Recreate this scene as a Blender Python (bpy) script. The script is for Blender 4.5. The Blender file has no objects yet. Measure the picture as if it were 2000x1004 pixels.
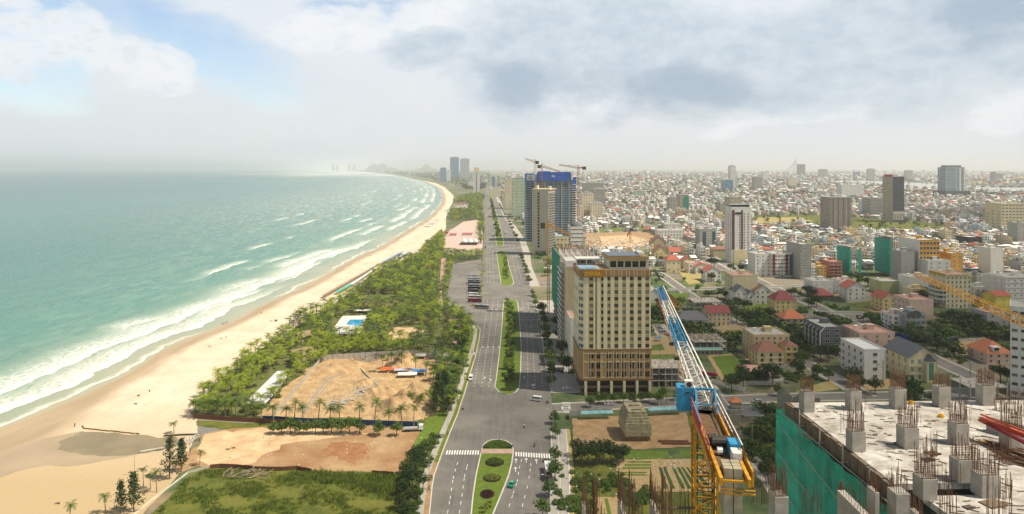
import bpy, math, random
import numpy as np
from mathutils import Vector, Matrix
random.seed(7)
scene = bpy.context.scene
F, HC, HY = 1333.0, 111.0, 328.0        # lens in photo pixels, eye height in metres, horizon row
# ---------------------------------------------------------------- camera, sky, sun, exposure
cam = bpy.data.cameras.new('camera'); camo = bpy.data.objects.new('camera', cam)
scene.collection.objects.link(camo); scene.camera = camo
camo.location = (0, 0, HC); camo.rotation_euler = (math.pi / 2, 0, 0)
cam.sensor_width = 36; cam.sensor_fit = 'HORIZONTAL'; cam.lens = F / 2000 * 36
cam.shift_y = -(502 - HY) / 2000
cam.clip_start = 1; cam.clip_end = 120000
scene.view_settings.view_transform = 'Standard'; scene.view_settings.look = 'None'
scene.view_settings.exposure = 0.36; scene.view_settings.gamma = 1
SUN_EL, SUN_AZ = math.radians(58), math.radians(106)      # azimuth from +Y towards +X
sd = Vector((math.sin(SUN_AZ) * math.cos(SUN_EL), math.cos(SUN_AZ) * math.cos(SUN_EL), math.sin(SUN_EL)))
sl = bpy.data.lights.new('sun', 'SUN'); so = bpy.data.objects.new('sun', sl); scene.collection.objects.link(so)
so.rotation_euler = (-sd).to_track_quat('-Z', 'Y').to_euler(); so.location = (0, 0, 600)
sl.energy = 5.0; sl.angle = math.radians(0.6); sl.color = (1, .90, .74)
scene.cycles.use_denoising = True
scene.cycles.max_bounces = 5; scene.cycles.diffuse_bounces = 2; scene.cycles.glossy_bounces = 2
scene.cycles.transparent_max_bounces = 12; scene.cycles.volume_bounces = 1; scene.cycles.transmission_bounces = 2

class NT:
    """small helper that strings shader nodes together"""
    def __init__(s, tree):
        s.t = tree; s.L = tree.links
    def n(s, typ, **kw):
        nd = s.t.nodes.new(typ)
        for k, v in kw.items(): setattr(nd, k, v)
        return nd
    def put(s, sock, v):
        if isinstance(v, bpy.types.NodeSocket): s.L.new(v, sock)
        elif v is not None:
            if hasattr(sock.default_value, '__len__') and not hasattr(v, '__len__'): v = (v, v, v)
            if hasattr(v, '__len__') and len(sock.default_value) == 4 and len(v) == 3: v = (*v, 1)
            sock.default_value = v
    def m(s, op, a, b=None, c=None, clamp=False):
        nd = s.n('ShaderNodeMath', operation=op, use_clamp=clamp)
        for i, v in enumerate((a, b, c)):
            if v is not None: s.put(nd.inputs[i], v)
        return nd.outputs[0]
    def vm(s, op, a, b):
        nd = s.n('ShaderNodeVectorMath', operation=op); s.put(nd.inputs[0], a); s.put(nd.inputs[1], b)
        return nd.outputs[0]
    def noise(s, vec, scale, detail=3, rough=.55, dist=0, out='Fac'):
        nd = s.n('ShaderNodeTexNoise'); s.put(nd.inputs['Vector'], vec)
        nd.inputs['Scale'].default_value = scale; nd.inputs['Detail'].default_value = detail
        nd.inputs['Roughness'].default_value = rough; nd.inputs['Distortion'].default_value = dist
        return nd.outputs[out]
    def mr(s, x, a, b, c=0, d=1, sm=False):
        nd = s.n('ShaderNodeMapRange'); nd.clamp = True
        if sm: nd.interpolation_type = 'SMOOTHSTEP'
        for i, v in enumerate((x, a, b, c, d)): s.put(nd.inputs[i], v)
        return nd.outputs[0]
    def mix(s, f, a, b):
        nd = s.n('ShaderNodeMix', data_type='RGBA'); s.put(nd.inputs[0], f); s.put(nd.inputs[6], a); s.put(nd.inputs[7], b)
        return nd.outputs[2]
    def sep(s, v):
        nd = s.n('ShaderNodeSeparateXYZ'); s.put(nd.inputs[0], v); return nd.outputs
    def comb(s, x, y, z=0):
        nd = s.n('ShaderNodeCombineXYZ')
        for i, v in enumerate((x, y, z)): s.put(nd.inputs[i], v)
        return nd.outputs[0]
    def pos(s): return s.n('ShaderNodeNewGeometry').outputs['Position']

w = bpy.data.worlds.new('World'); scene.world = w; w.use_nodes = True
T = NT(w.node_tree); w.node_tree.nodes.clear()
sky = T.n('ShaderNodeTexSky', sky_type='NISHITA', sun_disc=False, sun_elevation=SUN_EL, sun_rotation=SUN_AZ)
sky.air_density = 1.0; sky.dust_density = .6
bg0 = T.n('ShaderNodeBackground'); T.put(bg0.inputs[0], sky.outputs[0]); bg0.inputs[1].default_value = .13
d = T.n('ShaderNodeTexCoord').outputs['Generated']
dx, dy, dz = T.sep(d)[:3]
az = T.m('ARCTAN2', dx, dy)              # radians from +Y to +X
el = T.m('ARCSINE', dz)
elp = T.m('MAXIMUM', el, 0.0)
stretch = T.m('MULTIPLY', elp, 1.7)
cv = T.comb(az, stretch, 0.0)
warp = T.vm('SUBTRACT', T.noise(cv, 5.0, 6, .6, 0, 'Color'), (.5, .5, .5))
warp2 = T.vm('MULTIPLY', warp, (.20, .16, 0))
cvw = T.vm('ADD', T.comb(az, el, 0), T.vm('MULTIPLY', warp, (.15, .10, 0)))
wx, wy, wz = T.sep(cvw)[:3]
def px_az(px, py): return math.atan((px - 1000) / F), math.atan((HY - py) / F * math.cos(math.atan((px - 1000) / F)))
def blob(px, py, rx, ry, ang=0, soft=.6):
    """soft elliptical region of the sky round a direction"""
    a, e = px_az(px, py); rx /= F; ry /= F
    ux = T.m('SUBTRACT', wx, a); uy = T.m('SUBTRACT', wy, e)
    ca, sa = math.cos(ang), math.sin(ang)
    p = T.m('DIVIDE', T.m('ADD', T.m('MULTIPLY', ux, ca), T.m('MULTIPLY', uy, sa)), rx)
    q = T.m('DIVIDE', T.m('SUBTRACT', T.m('MULTIPLY', uy, ca), T.m('MULTIPLY', ux, sa)), ry)
    r = T.m('ADD', T.m('MULTIPLY', p, p), T.m('MULTIPLY', q, q))
    return T.mr(r, 1 + soft, 1 - soft, 0, 1, True)
def union(bs):
    r = bs[0]
    for b in bs[1:]: r = T.m('MAXIMUM', r, b)
    return r
fb = T.noise(cv, 8.0, 10, .60, .15)        # cloud texture
fb2 = T.noise(cv, 26.0, 8, .64, .1)
# open blue gaps
blue = union([blob(60, 15, 90, 40, 0, .8), blob(430, 110, 150, 55, -.45, .9), blob(700, 18, 95, 28, 0, .8), blob(330, 60, 110, 50, -.3, .9), blob(60, 140, 70, 45, 0, .9), blob(240, 20, 120, 50, 0, .9)])
blue = T.m('MULTIPLY', blue, T.mr(fb, .42, .66, 1.0, .5))
# grey cloud bases
grey = union([blob(1000, 130, 130, 110, 0, .8), blob(1250, 110, 260, 110, 0, .7), blob(1480, 130, 260, 100, .1, .8), blob(1160, 60, 260, 70, 0, .9),
              blob(830, 95, 110, 40, .2, .8), blob(1750, 40, 320, 60, 0, .9), blob(1880, 130, 200, 60, .1, .9)])
dark = union([blob(1960, 30, 140, 55, .1, .9), blob(1030, 165, 90, 50, 0, .9), blob(1270, 190, 210, 45, 0, .9)])
puff = union([blob(35, 60, 60, 70, 0, .5), blob(150, 80, 65, 55, 0, .5), blob(285, 135, 85, 42, -.15, .4), blob(660, 60, 130, 55, .2, .5),
              blob(830, 40, 100, 40, .2, .6), blob(1140, 205, 160, 22, 0, .7), blob(1520, 235, 150, 18, .2, .6), blob(920, 95, 60, 25, -.9, .6), blob(1980, 215, 70, 30, .2, .6)])
white = T.mix(T.mr(elp, 0, .20, 0, 1), (.645, .665, .665), (.66, .70, .745))
white = T.mix(T.m('MULTIPLY', T.mr(fb, .36, .66), .30), white, (.54, .60, .665))
pm = T.mr(T.m('ADD', puff, T.m('MULTIPLY', T.m('SUBTRACT', fb2, .5), 2.4)), .38, 1.15)
white = T.mix(T.m('MULTIPLY', pm, T.mr(puff, 0, .3)), white, T.mix(T.mr(fb2, .36, .66), (.83, .835, .83), (.62, .665, .715)))
greyc = T.mix(T.mr(fb2, .3, .7), (.42, .50, .575), (.56, .625, .68))
greyc = T.mix(T.m('MULTIPLY', dark, .75), greyc, (.28, .37, .47))
gm = T.m('MULTIPLY', T.mr(T.m('ADD', grey, T.m('MULTIPLY', T.m('SUBTRACT', fb, .5), 2.2)), .18, 1.0), .95)
col = T.mix(T.m('MULTIPLY', gm, T.mr(grey, 0, .25)), white, greyc)
col = T.mix(T.mr(el, .27, .60), col, (.13, .155, .185))  # unseen sky above the view darkened to weaken the ambient light
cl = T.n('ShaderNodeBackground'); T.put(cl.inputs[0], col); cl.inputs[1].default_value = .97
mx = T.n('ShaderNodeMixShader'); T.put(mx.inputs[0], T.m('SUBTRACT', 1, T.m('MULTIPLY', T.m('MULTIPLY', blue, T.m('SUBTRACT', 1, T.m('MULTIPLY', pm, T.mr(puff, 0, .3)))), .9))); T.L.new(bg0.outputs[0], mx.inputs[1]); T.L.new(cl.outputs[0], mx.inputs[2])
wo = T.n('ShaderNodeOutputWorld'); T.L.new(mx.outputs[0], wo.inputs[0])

# ---------------------------------------------------------------- helpers
def G(px, py, z=0.0):
    """the point of the level z that the photograph shows at a pixel"""
    D = F * (HC - z) / (py - HY)
    return ((px - 1000) * D / F, D, z)
class MB:
    def __init__(s): s.v = []; s.f = []; s.m = []
    def add(s, vs, fs, m=0):
        o = len(s.v); s.v += [tuple(p) for p in vs]; s.f += [tuple(i + o for i in f) for f in fs]; s.m += [m] * len(fs); return s
    def quad(s, a, b, c, d, m=0): return s.add([a, b, c, d], [(0, 1, 2, 3)], m)
    def box(s, x0, x1, y0, y1, z0, z1, m=0, top=None, bottom=True):
        vs = [(x0, y0, z0), (x1, y0, z0), (x1, y1, z0), (x0, y1, z0), (x0, y0, z1), (x1, y0, z1), (x1, y1, z1), (x0, y1, z1)]
        s.add(vs, [(0, 1, 5, 4), (1, 2, 6, 5), (2, 3, 7, 6), (3, 0, 4, 7)] + ([(3, 2, 1, 0)] if bottom else []), m)
        s.add(vs[4:], [(0, 1, 2, 3)], m if top is None else top); return s
    def prism(s, pts, z0, z1, m=0, top=None):
        n = len(pts); vs = [(p[0], p[1], z0) for p in pts] + [(p[0], p[1], z1) for p in pts]
        s.add(vs, [(i, (i + 1) % n, n + (i + 1) % n, n + i) for i in range(n)], m)
        s.add(vs[n:], [tuple(range(n))], m if top is None else top); return s
    def bar(s, p, q, w=.1, h=None, m=0):
        p, q = Vector(p), Vector(q); d = q - p
        if d.length < 1e-6: return s
        h = w if h is None else h
        d.normalize(); up = Vector((0, 0, 1)) if abs(d.z) < .95 else Vector((0, 1, 0))
        a = d.cross(up).normalized() * (w / 2); b = a.cross(d).normalized() * (h / 2)
        vs = [p - a - b, p + a - b, p + a + b, p - a + b, q - a - b, q + a - b, q + a + b, q - a + b]
        return s.add(vs, [(0, 1, 2, 3), (7, 6, 5, 4), (0, 4, 5, 1), (1, 5, 6, 2), (2, 6, 7, 3), (3, 7, 4, 0)], m)
    def cyl(s, p, q, r0, r1=None, n=8, m=0):
        r1 = r0 if r1 is None else r1
        p, q = Vector(p), Vector(q); d = (q - p).normalized()
        up = Vector((0, 0, 1)) if abs(d.z) < .9 else Vector((1, 0, 0))
        a = d.cross(up).normalized(); b = d.cross(a)
        vs = [p + (a * math.cos(t) + b * math.sin(t)) * r0 for t in [2 * math.pi * i / n for i in range(n)]]
        vs += [q + (a * math.cos(t) + b * math.sin(t)) * r1 for t in [2 * math.pi * i / n for i in range(n)]]
        return s.add(vs, [(i, (i + 1) % n, n + (i + 1) % n, n + i) for i in range(n)] + [tuple(range(n))[::-1], tuple(range(n, 2 * n))], m)
    def strip(s, L, R, m=0):
        n = len(L); return s.add(list(L) + list(R), [(i, n + i, n + i + 1, i + 1) for i in range(n - 1)], m)
    def mesh(s, name, mats):
        me = bpy.data.meshes.new(name); me.from_pydata([tuple(p) for p in s.v], [], s.f)
        for mt in (mats if isinstance(mats, (list, tuple)) else [mats]): me.materials.append(mt)
        if len(me.materials) > 1: me.polygons.foreach_set('material_index', s.m)
        me.update(); return me
    def build(s, name, mats, parent=None, loc=None, rot=None, smooth=False):
        me = s.mesh(name, mats)
        if smooth: me.polygons.foreach_set('use_smooth', [True] * len(me.polygons))
        return link(name, me, parent, loc, rot)
def link(name, me, parent=None, loc=None, rot=None, scale=None):
    o = bpy.data.objects.new(name, me); scene.collection.objects.link(o)
    if parent: o.parent = parent
    if loc is not None: o.location = loc
    if rot is not None: o.rotation_euler = (0, 0, rot) if not hasattr(rot, '__len__') else rot
    if scale is not None: o.scale = scale
    return o
def tag(o, label=None, cat=None, group=None, kind=None):
    for k, v in (('label', label), ('category', cat), ('group', group), ('kind', kind)):
        if v: o[k] = v
    return o
def thing(name, label, cat, loc=(0, 0, 0), rot=0, group=None, scale=None):
    return tag(link(name, None, None, loc, rot, scale), label, cat, group)
def struct(name, mb, mats, smooth=False): return tag(mb.build(name, mats, smooth=smooth), kind='structure')
def dup(root, loc, rot=0, scale=None, label=None, group=None, mats=None):
    """copy a thing with its parts and sub-parts; mats = {slot material: replacement} worn by the copies"""
    def cp(o, par):
        c = o.copy(); scene.collection.objects.link(c)
        if par: c.parent = par
        if mats and c.data:
            for sl_ in c.material_slots:
                if sl_.material and sl_.material.name in mats:
                    nm = mats[sl_.material.name]; sl_.link = 'OBJECT'; sl_.material = nm
        for ch in KIDS.get(o.name, []): cp(ch, c)
        return c
    c = cp(root, None); c.location = loc; c.rotation_euler = (0, 0, rot)
    if scale is not None: c.scale = scale if hasattr(scale, '__len__') else (scale,) * 3
    if label: c['label'] = label
    if group: c['group'] = group
    return c
KIDS = {}
def freeze(root):
    """remember a thing's children, so that dup need not search for them"""
    def rec(o):
        KIDS[o.name] = list(o.children)
        for c in o.children: rec(c)
    rec(root); return root
ORD = ['nearest', 'second nearest', 'third nearest', 'fourth nearest', 'fifth nearest', 'sixth nearest', 'seventh nearest', 'eighth nearest', 'ninth nearest', 'tenth nearest']
def nth(i):
    if i < 10: return ORD[i]
    k = i + 1; return '%d%s nearest' % (k, 'th' if 10 <= k % 100 <= 20 else {1: 'st', 2: 'nd', 3: 'rd'}.get(k % 10, 'th'))
# ---------------------------------------------------------------- materials
M = {}
def mat(name, col, rough=.8, var=.22, scale=.25, metal=0, bump=0, bscale=2.0, spec=.3, col2=None, detail=4):
    if name in M: return M[name]
    m = bpy.data.materials.new(name); m.use_nodes = True; t = NT(m.node_tree)
    b = m.node_tree.nodes['Principled BSDF']; b.inputs['Roughness'].default_value = rough
    b.inputs['Metallic'].default_value = metal; b.inputs['Specular IOR Level'].default_value = spec
    if var > 0:
        if name.endswith('_render'): P_ = t.sep(t.pos()); n = t.noise(t.comb(P_[0], P_[1], t.m('MULTIPLY', P_[2], .22)), .8, 8, .68)
        else: n = t.noise(t.pos(), scale, detail, .6)
        c2 = col2 or tuple(min(1, c * (1 + var * .5)) for c in col); c1 = tuple(c * (1 - var) for c in col)
        if col2: c1 = col
        t.put(b.inputs['Base Color'], t.mix(t.mr(n, .32, .68), c1, c2))
    else: b.inputs['Base Color'].default_value = (*col, 1)
    if bump:
        bp = t.n('ShaderNodeBump'); bp.inputs['Strength'].default_value = 1; bp.inputs['Distance'].default_value = bump
        t.put(bp.inputs['Height'], t.noise(t.pos(), bscale, 5, .6)); t.L.new(bp.outputs[0], b.inputs['Normal'])
    M[name] = m; return m
def facmat(name, wall, glass, fx=3.2, fz=3.3, wx_=.55, wz_=.5, rough=.7, grough=.15, band=None):
    """wall with a regular grid of window openings, in the building's own metres"""
    if name in M: return M[name]
    m = bpy.data.materials.new(name); m.use_nodes = True; t = NT(m.node_tree); b = m.node_tree.nodes['Principled BSDF']
    co = t.n('ShaderNodeTexCoord').outputs['Object']; x, y, z = t.sep(co)[:3]
    nz = t.sep(t.n('ShaderNodeNewGeometry').outputs['Normal'])[2]
    u = t.m('FRACT', t.m('DIVIDE', t.m('ADD', x, y), fx)); v = t.m('FRACT', t.m('DIVIDE', z, fz))
    g = t.m('MULTIPLY', t.m('LESS_THAN', t.m('ABSOLUTE', t.m('SUBTRACT', u, .5)), wx_ / 2), t.m('LESS_THAN', t.m('ABSOLUTE', t.m('SUBTRACT', v, .5)), wz_ / 2))
    g = t.m('MULTIPLY', g, t.m('LESS_THAN', nz, .5))
    cell = t.comb(t.m('FLOOR', t.m('DIVIDE', t.m('ADD', x, y), fx)), t.m('FLOOR', t.m('DIVIDE', z, fz)), 0)
    wn = t.n('ShaderNodeTexWhiteNoise'); t.put(wn.inputs['Vector'], cell)
    gl = t.mix(wn.outputs['Value'], tuple(c * .55 for c in glass), tuple(min(1, c * 1.6 + .02) for c in glass))
    wl = t.mix(t.mr(t.noise(co, .08, 4), .3, .7), tuple(c * .85 for c in wall), tuple(min(1, c * 1.06) for c in wall))
    if band:
        bb = t.m('LESS_THAN', t.m('FRACT', t.m('DIVIDE', z, fz)), .14); wl = t.mix(bb, wl, band)
    t.put(b.inputs['Base Color'], t.mix(g, wl, gl)); t.put(b.inputs['Roughness'], t.mr(g, 0, 1, rough, grough))
    M[name] = m; return m
def hexc(s):
    """sRGB hex to linear"""
    r = [int(s[i:i + 2], 16) / 255 for i in (0, 2, 4)]
    return tuple(c / 12.92 if c <= .04045 else ((c + .055) / 1.055) ** 2.4 for c in r)
# ================================================================ the setting: sea, beach, ground, roads
SHORE_PX = [(-700, 1120), (-330, 960), (-180, 900), (-70, 862), (0, 836), (49, 812), (120, 786), (180, 761), (226, 738), (271, 715), (317, 683), (353, 666), (391, 651), (446, 629), (493, 605), (527, 589), (584, 562), (628, 541), (656, 523),
            (692, 505), (739, 484), (767, 467), (795, 451), (823, 434), (843, 420), (862, 398), (864, 386), (864, 374), (854, 365), (831, 355), (795, 346), (756, 340), (705, 335), (645, 331.2), (600, 329.7)]
sp = np.array([G(*p)[:2] for p in SHORE_PX])
ys = np.concatenate([np.arange(150, 700, 4.), np.arange(700, 3000, 15.), np.geomspace(3000, 70000, 90)])
def shore_x(y):
    return np.interp(y, sp[:, 1], sp[:, 0])
sx = shore_x(ys)
k_ = np.ones(7) / 7; sxs = np.convolve(np.pad(sx, 3, mode='edge'), k_, 'valid'); sx = sxs
BACK_PX = [(-100, 1300), (225, 1100), (262, 1000), (300, 965), (330, 930), (348, 900), (360, 868), (372, 846), (372, 808), (414, 755), (453, 727), (484, 697), (515, 677), (553, 655), (594, 618), (632, 606), (661, 588), (685, 577), (717, 553), (740, 529), (779, 511), (818, 498), (834, 479), (862, 455),
           (868, 446), (868, 430), (872, 412), (882, 396), (884.6, 382), (868, 366), (851, 358), (800, 347.5), (760, 341.5), (710, 336.3), (648, 332)]
bk = np.array([G(*p)[:2] for p in BACK_PX]); BW = np.maximum(np.interp(ys, bk[:, 1], bk[:, 0]) - sx + 3, 6)
def coast_sheet(name, ts, zf, m, sgn, W=None):
    """sheet parametrised by distance ts from the waterline; UV = (along, away) in metres"""
    n, k = len(ys), len(ts)
    TT = np.repeat(ts[None, :], n, 0) if W is None else ts[None, :] * W[:, None]
    X = sx[:, None] + sgn * TT; Y = np.repeat(ys[:, None], k, 1); Z = zf(X, Y, TT)
    co = np.stack([X, Y, Z], -1).reshape(-1, 3)
    idx = np.arange(n * k).reshape(n, k); a, b, c, d_ = idx[:-1, :-1], idx[:-1, 1:], idx[1:, 1:], idx[1:, :-1]
    q = np.stack([a, b, c, d_] if sgn > 0 else [a, d_, c, b], -1).reshape(-1, 4)
    me = bpy.data.meshes.new(name); me.from_pydata(co.tolist(), [], q.tolist())
    uv = me.uv_layers.new(name='coast'); li = np.empty(len(me.loops), dtype=np.int32); me.loops.foreach_get('vertex_index', li)
    T_ = TT.reshape(-1); uu = np.stack([Y.reshape(-1)[li], T_[li]], -1)
    uv.data.foreach_set('uv', uu.reshape(-1).astype(np.float32)); me.materials.append(m)
    me.polygons.foreach_set('use_smooth', [True] * len(me.polygons))
    return tag(link(name, me), kind='structure')
# --- sea material
ms = bpy.data.materials.new('sea_water'); ms.use_nodes = True; t = NT(ms.node_tree); b = ms.node_tree.nodes['Principled BSDF']
uvn = t.n('ShaderNodeUVMap', uv_map='coast').outputs[0]; u, v = t.sep(uvn)[:2]
def along(sc, det=2, off=0.0): return t.noise(t.comb(t.m('ADD', u, off), 0, 0), sc, det, .5)
big = t.m('MULTIPLY', t.m('SUBTRACT', t.noise(t.comb(u, t.m('MULTIPLY', v, .6), 0), .012, 3), .5), 26)
sml = t.m('MULTIPLY', t.m('SUBTRACT', t.noise(uvn, .11, 4, .6), .5), 6)
vw = t.m('ADD', v, t.m('ADD', big, sml))
lace = t.noise(t.comb(t.m('MULTIPLY', u, .55), v, 0), .42, 6, .68, .6)
lace2 = t.noise(t.comb(t.m('MULTIPLY', u, .4), v, 3), .10, 5, .65, .8)
def breaker(T0, wdt, amp, seed, thr, umin=0, umax=1e9, per=.004):
    """a broken wave: sharp edge towards the beach, lacy foam behind"""
    w_ = t.m('ADD', vw, t.m('MULTIPLY', t.m('SUBTRACT', along(.03, 2, seed), .5), 14))
    lead = t.mr(w_, T0 - .7, T0 + .6)
    tail = t.mr(w_, T0 + .5, T0 + wdt, 1, 0)
    body = t.m('MULTIPLY', lead, t.m('POWER', tail, 1.3))
    edge = t.m('MULTIPLY', lead, t.mr(w_, T0 + .6, T0 + wdt * .16 + 1.2, 1, 0))
    g = t.mr(along(per, 2, seed + 77), thr, thr + .08)
    f = t.m('MAXIMUM', t.m('MULTIPLY', edge, 1.0), t.m('MULTIPLY', body, t.mr(lace, .28, .54)))
    f = t.m('MULTIPLY', t.m('MULTIPLY', f, g), amp)
    if umin > 0: f = t.m('MULTIPLY', f, t.mr(u, umin, umin + 60))
    if umax < 1e8: f = t.m('MULTIPLY', f, t.mr(u, umax, umax + 150, 1, 0))
    return f
brs = [breaker(2, 5, .8, 5, .43), breaker(15, 34, 1, 100, .12, 0, 520), breaker(38, 40, 1, 300, .20, 0, 900), breaker(30, 22, .95, 400, .42, 480), breaker(58, 30, .95, 500, .44, 420), breaker(88, 26, .9, 900, .47, 560),
       breaker(120, 24, .9, 1300, .52, 470), breaker(165, 24, .85, 1800, .50, 900), breaker(230, 26, .8, 2300, .5, 1200, 1e9, .003), breaker(310, 30, .75, 2900, .5, 1400, 1e9, .003)]
foam = brs[0]
for x in brs[1:]: foam = t.m('MAXIMUM', foam, x)
haze_f = t.m('MULTIPLY', t.m('MULTIPLY', t.mr(lace2, .44, .62), t.mr(v, 12, 30)), t.mr(v, t.mr(u, 300, 1500, 60, 420), t.mr(u, 300, 1500, 85, 900), 1, 0))
foam = t.m('MAXIMUM', foam, t.m('MULTIPLY', haze_f, t.mr(u, 400, 2000, .10, .42)))
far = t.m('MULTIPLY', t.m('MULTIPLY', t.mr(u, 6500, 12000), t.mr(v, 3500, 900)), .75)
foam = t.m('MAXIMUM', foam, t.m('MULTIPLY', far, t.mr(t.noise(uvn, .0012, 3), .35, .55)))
tw = t.m('ADD', v, t.m('MULTIPLY', t.m('SUBTRACT', t.noise(uvn, .006, 4), .5), 90))
c = t.mix(t.mr(tw, 0, 32), (.36, .36, .235), (.19, .28, .19))
c = t.mix(t.mr(tw, 25, 110), c, (.045, .20, .135))
c = t.mix(t.mr(tw, 110, 420), c, (.016, .145, .105))
c = t.mix(t.mr(tw, 420, 2600), c, (.014, .095, .10))
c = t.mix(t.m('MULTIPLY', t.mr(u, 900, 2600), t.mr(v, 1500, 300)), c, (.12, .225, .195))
sw = t.noise(t.comb(t.m('MULTIPLY', u, .10), t.m('ADD', v, t.m('MULTIPLY', u, .22)), 0), .030, 5, .62, .2)
c = t.mix(t.m('MULTIPLY', t.mr(sw, .30, .70), t.mr(v, 60, 200)), c, t.mix(.45, c, (.015, .10, .10)))
sws = [t.m('MULTIPLY', t.mr(t.m('ABSOLUTE', t.m('SUBTRACT', t.m('ADD', vw, t.m('MULTIPLY', u, sl_)), o_)), 5, 0), am) for o_, sl_, am in ((135, .04, .75), (92, .02, .5), (215, .06, .45))]
for s_ in sws: c = t.mix(t.m('MULTIPLY', s_, t.mr(u, 620, 480)), c, (.035, .16, .12))
c = t.mix(foam, c, (.86, .86, .82))
t.put(b.inputs['Base Color'], c); t.put(b.inputs['Roughness'], t.mr(foam, 0, .6, .26, .9)); b.inputs['Specular IOR Level'].default_value = .30
w1 = t.noise(t.comb(t.m('MULTIPLY', u, .22), t.m('ADD', v, t.m('MULTIPLY', u, .06)), 0), .10, 6, .62)
w2 = t.noise(t.comb(t.m('MULTIPLY', u, .35), v, 5), .55, 5, .65)
hgt = t.m('ADD', t.m('MULTIPLY', w1, .8), t.m('ADD', t.m('MULTIPLY', w2, .16), t.m('MULTIPLY', foam, .35)))
bp = t.n('ShaderNodeBump'); bp.inputs['Strength'].default_value = .9; bp.inputs['Distance'].default_value = 1.0; t.put(bp.inputs['Height'], hgt); t.L.new(bp.outputs[0], b.inputs['Normal'])
ts_sea = np.array([-6, 0, 10, 25, 50, 100, 200, 400, 900, 2000, 5000, 12000, 30000, 70000], float)
coast_sheet('sea', ts_sea, lambda X, Y, T_: X * 0 + np.where(T_ < 0, -.15, 0.0), ms, -1)
# --- sand
mb_ = bpy.data.materials.new('beach_sand'); mb_.use_nodes = True; t = NT(mb_.node_tree); b = mb_.node_tree.nodes['Principled BSDF']
uvn = t.n('ShaderNodeUVMap', uv_map='coast').outputs[0]; u, v = t.sep(uvn)[:2]; P = t.pos()
vv = t.m('ADD', v, t.m('MULTIPLY', t.m('SUBTRACT', t.noise(t.comb(t.m('MULTIPLY', u, .35), v, 0), .06, 4), .5), 16))
wet = t.mr(vv, t.mr(u, 270, 350, 28, 7), t.mr(u, 270, 350, 42, 17), 1, 0, True)
film = t.mr(vv, 0, 7, 1, 0, True)
base = t.mix(t.mr(t.noise(P, .05, 5, .65), .35, .65), (.60, .485, .355), (.72, .60, .46))
base = t.mix(t.m('MULTIPLY', t.mr(t.noise(t.comb(t.m('MULTIPLY', u, .25), v, 9), .12, 6, .7, 1.0), .50, .68), .45), base, (.53, .405, .275))
base = t.mix(t.mr(u, 330, 240), base, (.45, .335, .185))
base = t.mix(t.m('MULTIPLY', t.mr(t.noise(P, 1.1, 5, .75), .60, .72), .25), base, (.36, .26, .15))
wc = t.mix(t.mr(t.noise(t.comb(t.m('MULTIPLY', u, .2), v, 2), .09, 4), .4, .6), (.36, .265, .16), (.43, .325, .205))
c = t.mix(wet, base, wc); c = t.mix(film, c, (.40, .335, .21))
t.put(b.inputs['Base Color'], c); t.put(b.inputs['Roughness'], t.mr(t.m('MAXIMUM', film, t.m('MULTIPLY', wet, .5)), 0, 1, .95, .28))
bp = t.n('ShaderNodeBump'); bp.inputs['Distance'].default_value = .25; t.put(bp.inputs['Height'], t.m('MULTIPLY', t.noise(P, .6, 6, .7), t.mr(wet, 0, 1, 1, .1))); t.L.new(bp.outputs[0], b.inputs['Normal'])
coast_sheet('beach', np.array([0, .02, .05, .1, .2, .4, .6, .8, 1.0]), lambda X, Y, T_: .03 + T_ * .0004, mb_, 1, BW)
SAND = mat('dry_sand', (.46, .31, .165), .95, .25, .15, bump=.3, bscale=.8, col2=(.66, .48, .29))
# --- ground sheet
mg = bpy.data.materials.new('ground_mix'); mg.use_nodes = True; t = NT(mg.node_tree); b = mg.node_tree.nodes['Principled BSDF']; P = t.pos()
n1 = t.noise(P, .012, 5, .6, .5); n2 = t.noise(P, .05, 5, .65); n3 = t.noise(P, .5, 4, .7)
c = t.mix(t.mr(n2, .42, .58), (.045, .085, .022), (.115, .145, .045))
c = t.mix(t.mr(n1, .50, .60), c, t.mix(t.mr(n2, .4, .6), (.27, .20, .12), (.20, .19, .165)))
c = t.mix(t.m('MULTIPLY', t.mr(n3, .5, .7), .4), c, (.09, .085, .06))
t.put(b.inputs['Base Color'], c); b.inputs['Roughness'].default_value = .95
bp = t.n('ShaderNodeBump'); bp.inputs['Distance'].default_value = .4; t.put(bp.inputs['Height'], n3); t.L.new(bp.outputs[0], b.inputs['Normal'])
n = len(ys); RX = 75000.0
L = [(sx[i] + 1.0, ys[i], -.02) for i in range(n)]; xs_ = [60, 400, 2000, 9000]
cols = [L] + [[(max(min(sx[i], 1e9) + 3 + q, sx[i] + 3 + q), ys[i], -.02) for i in range(n)] for q in (150, 600, 2500, 12000, 40000, 140000)]
g = MB()
for a_, b_ in zip(cols[:-1], cols[1:]): g.strip(a_, b_)
g.quad((-2500, -300, -.03), (2500, -300, -.03), (2500, 152, -.03), (-600, 152, -.03))
struct('ground', g, mg)

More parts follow.
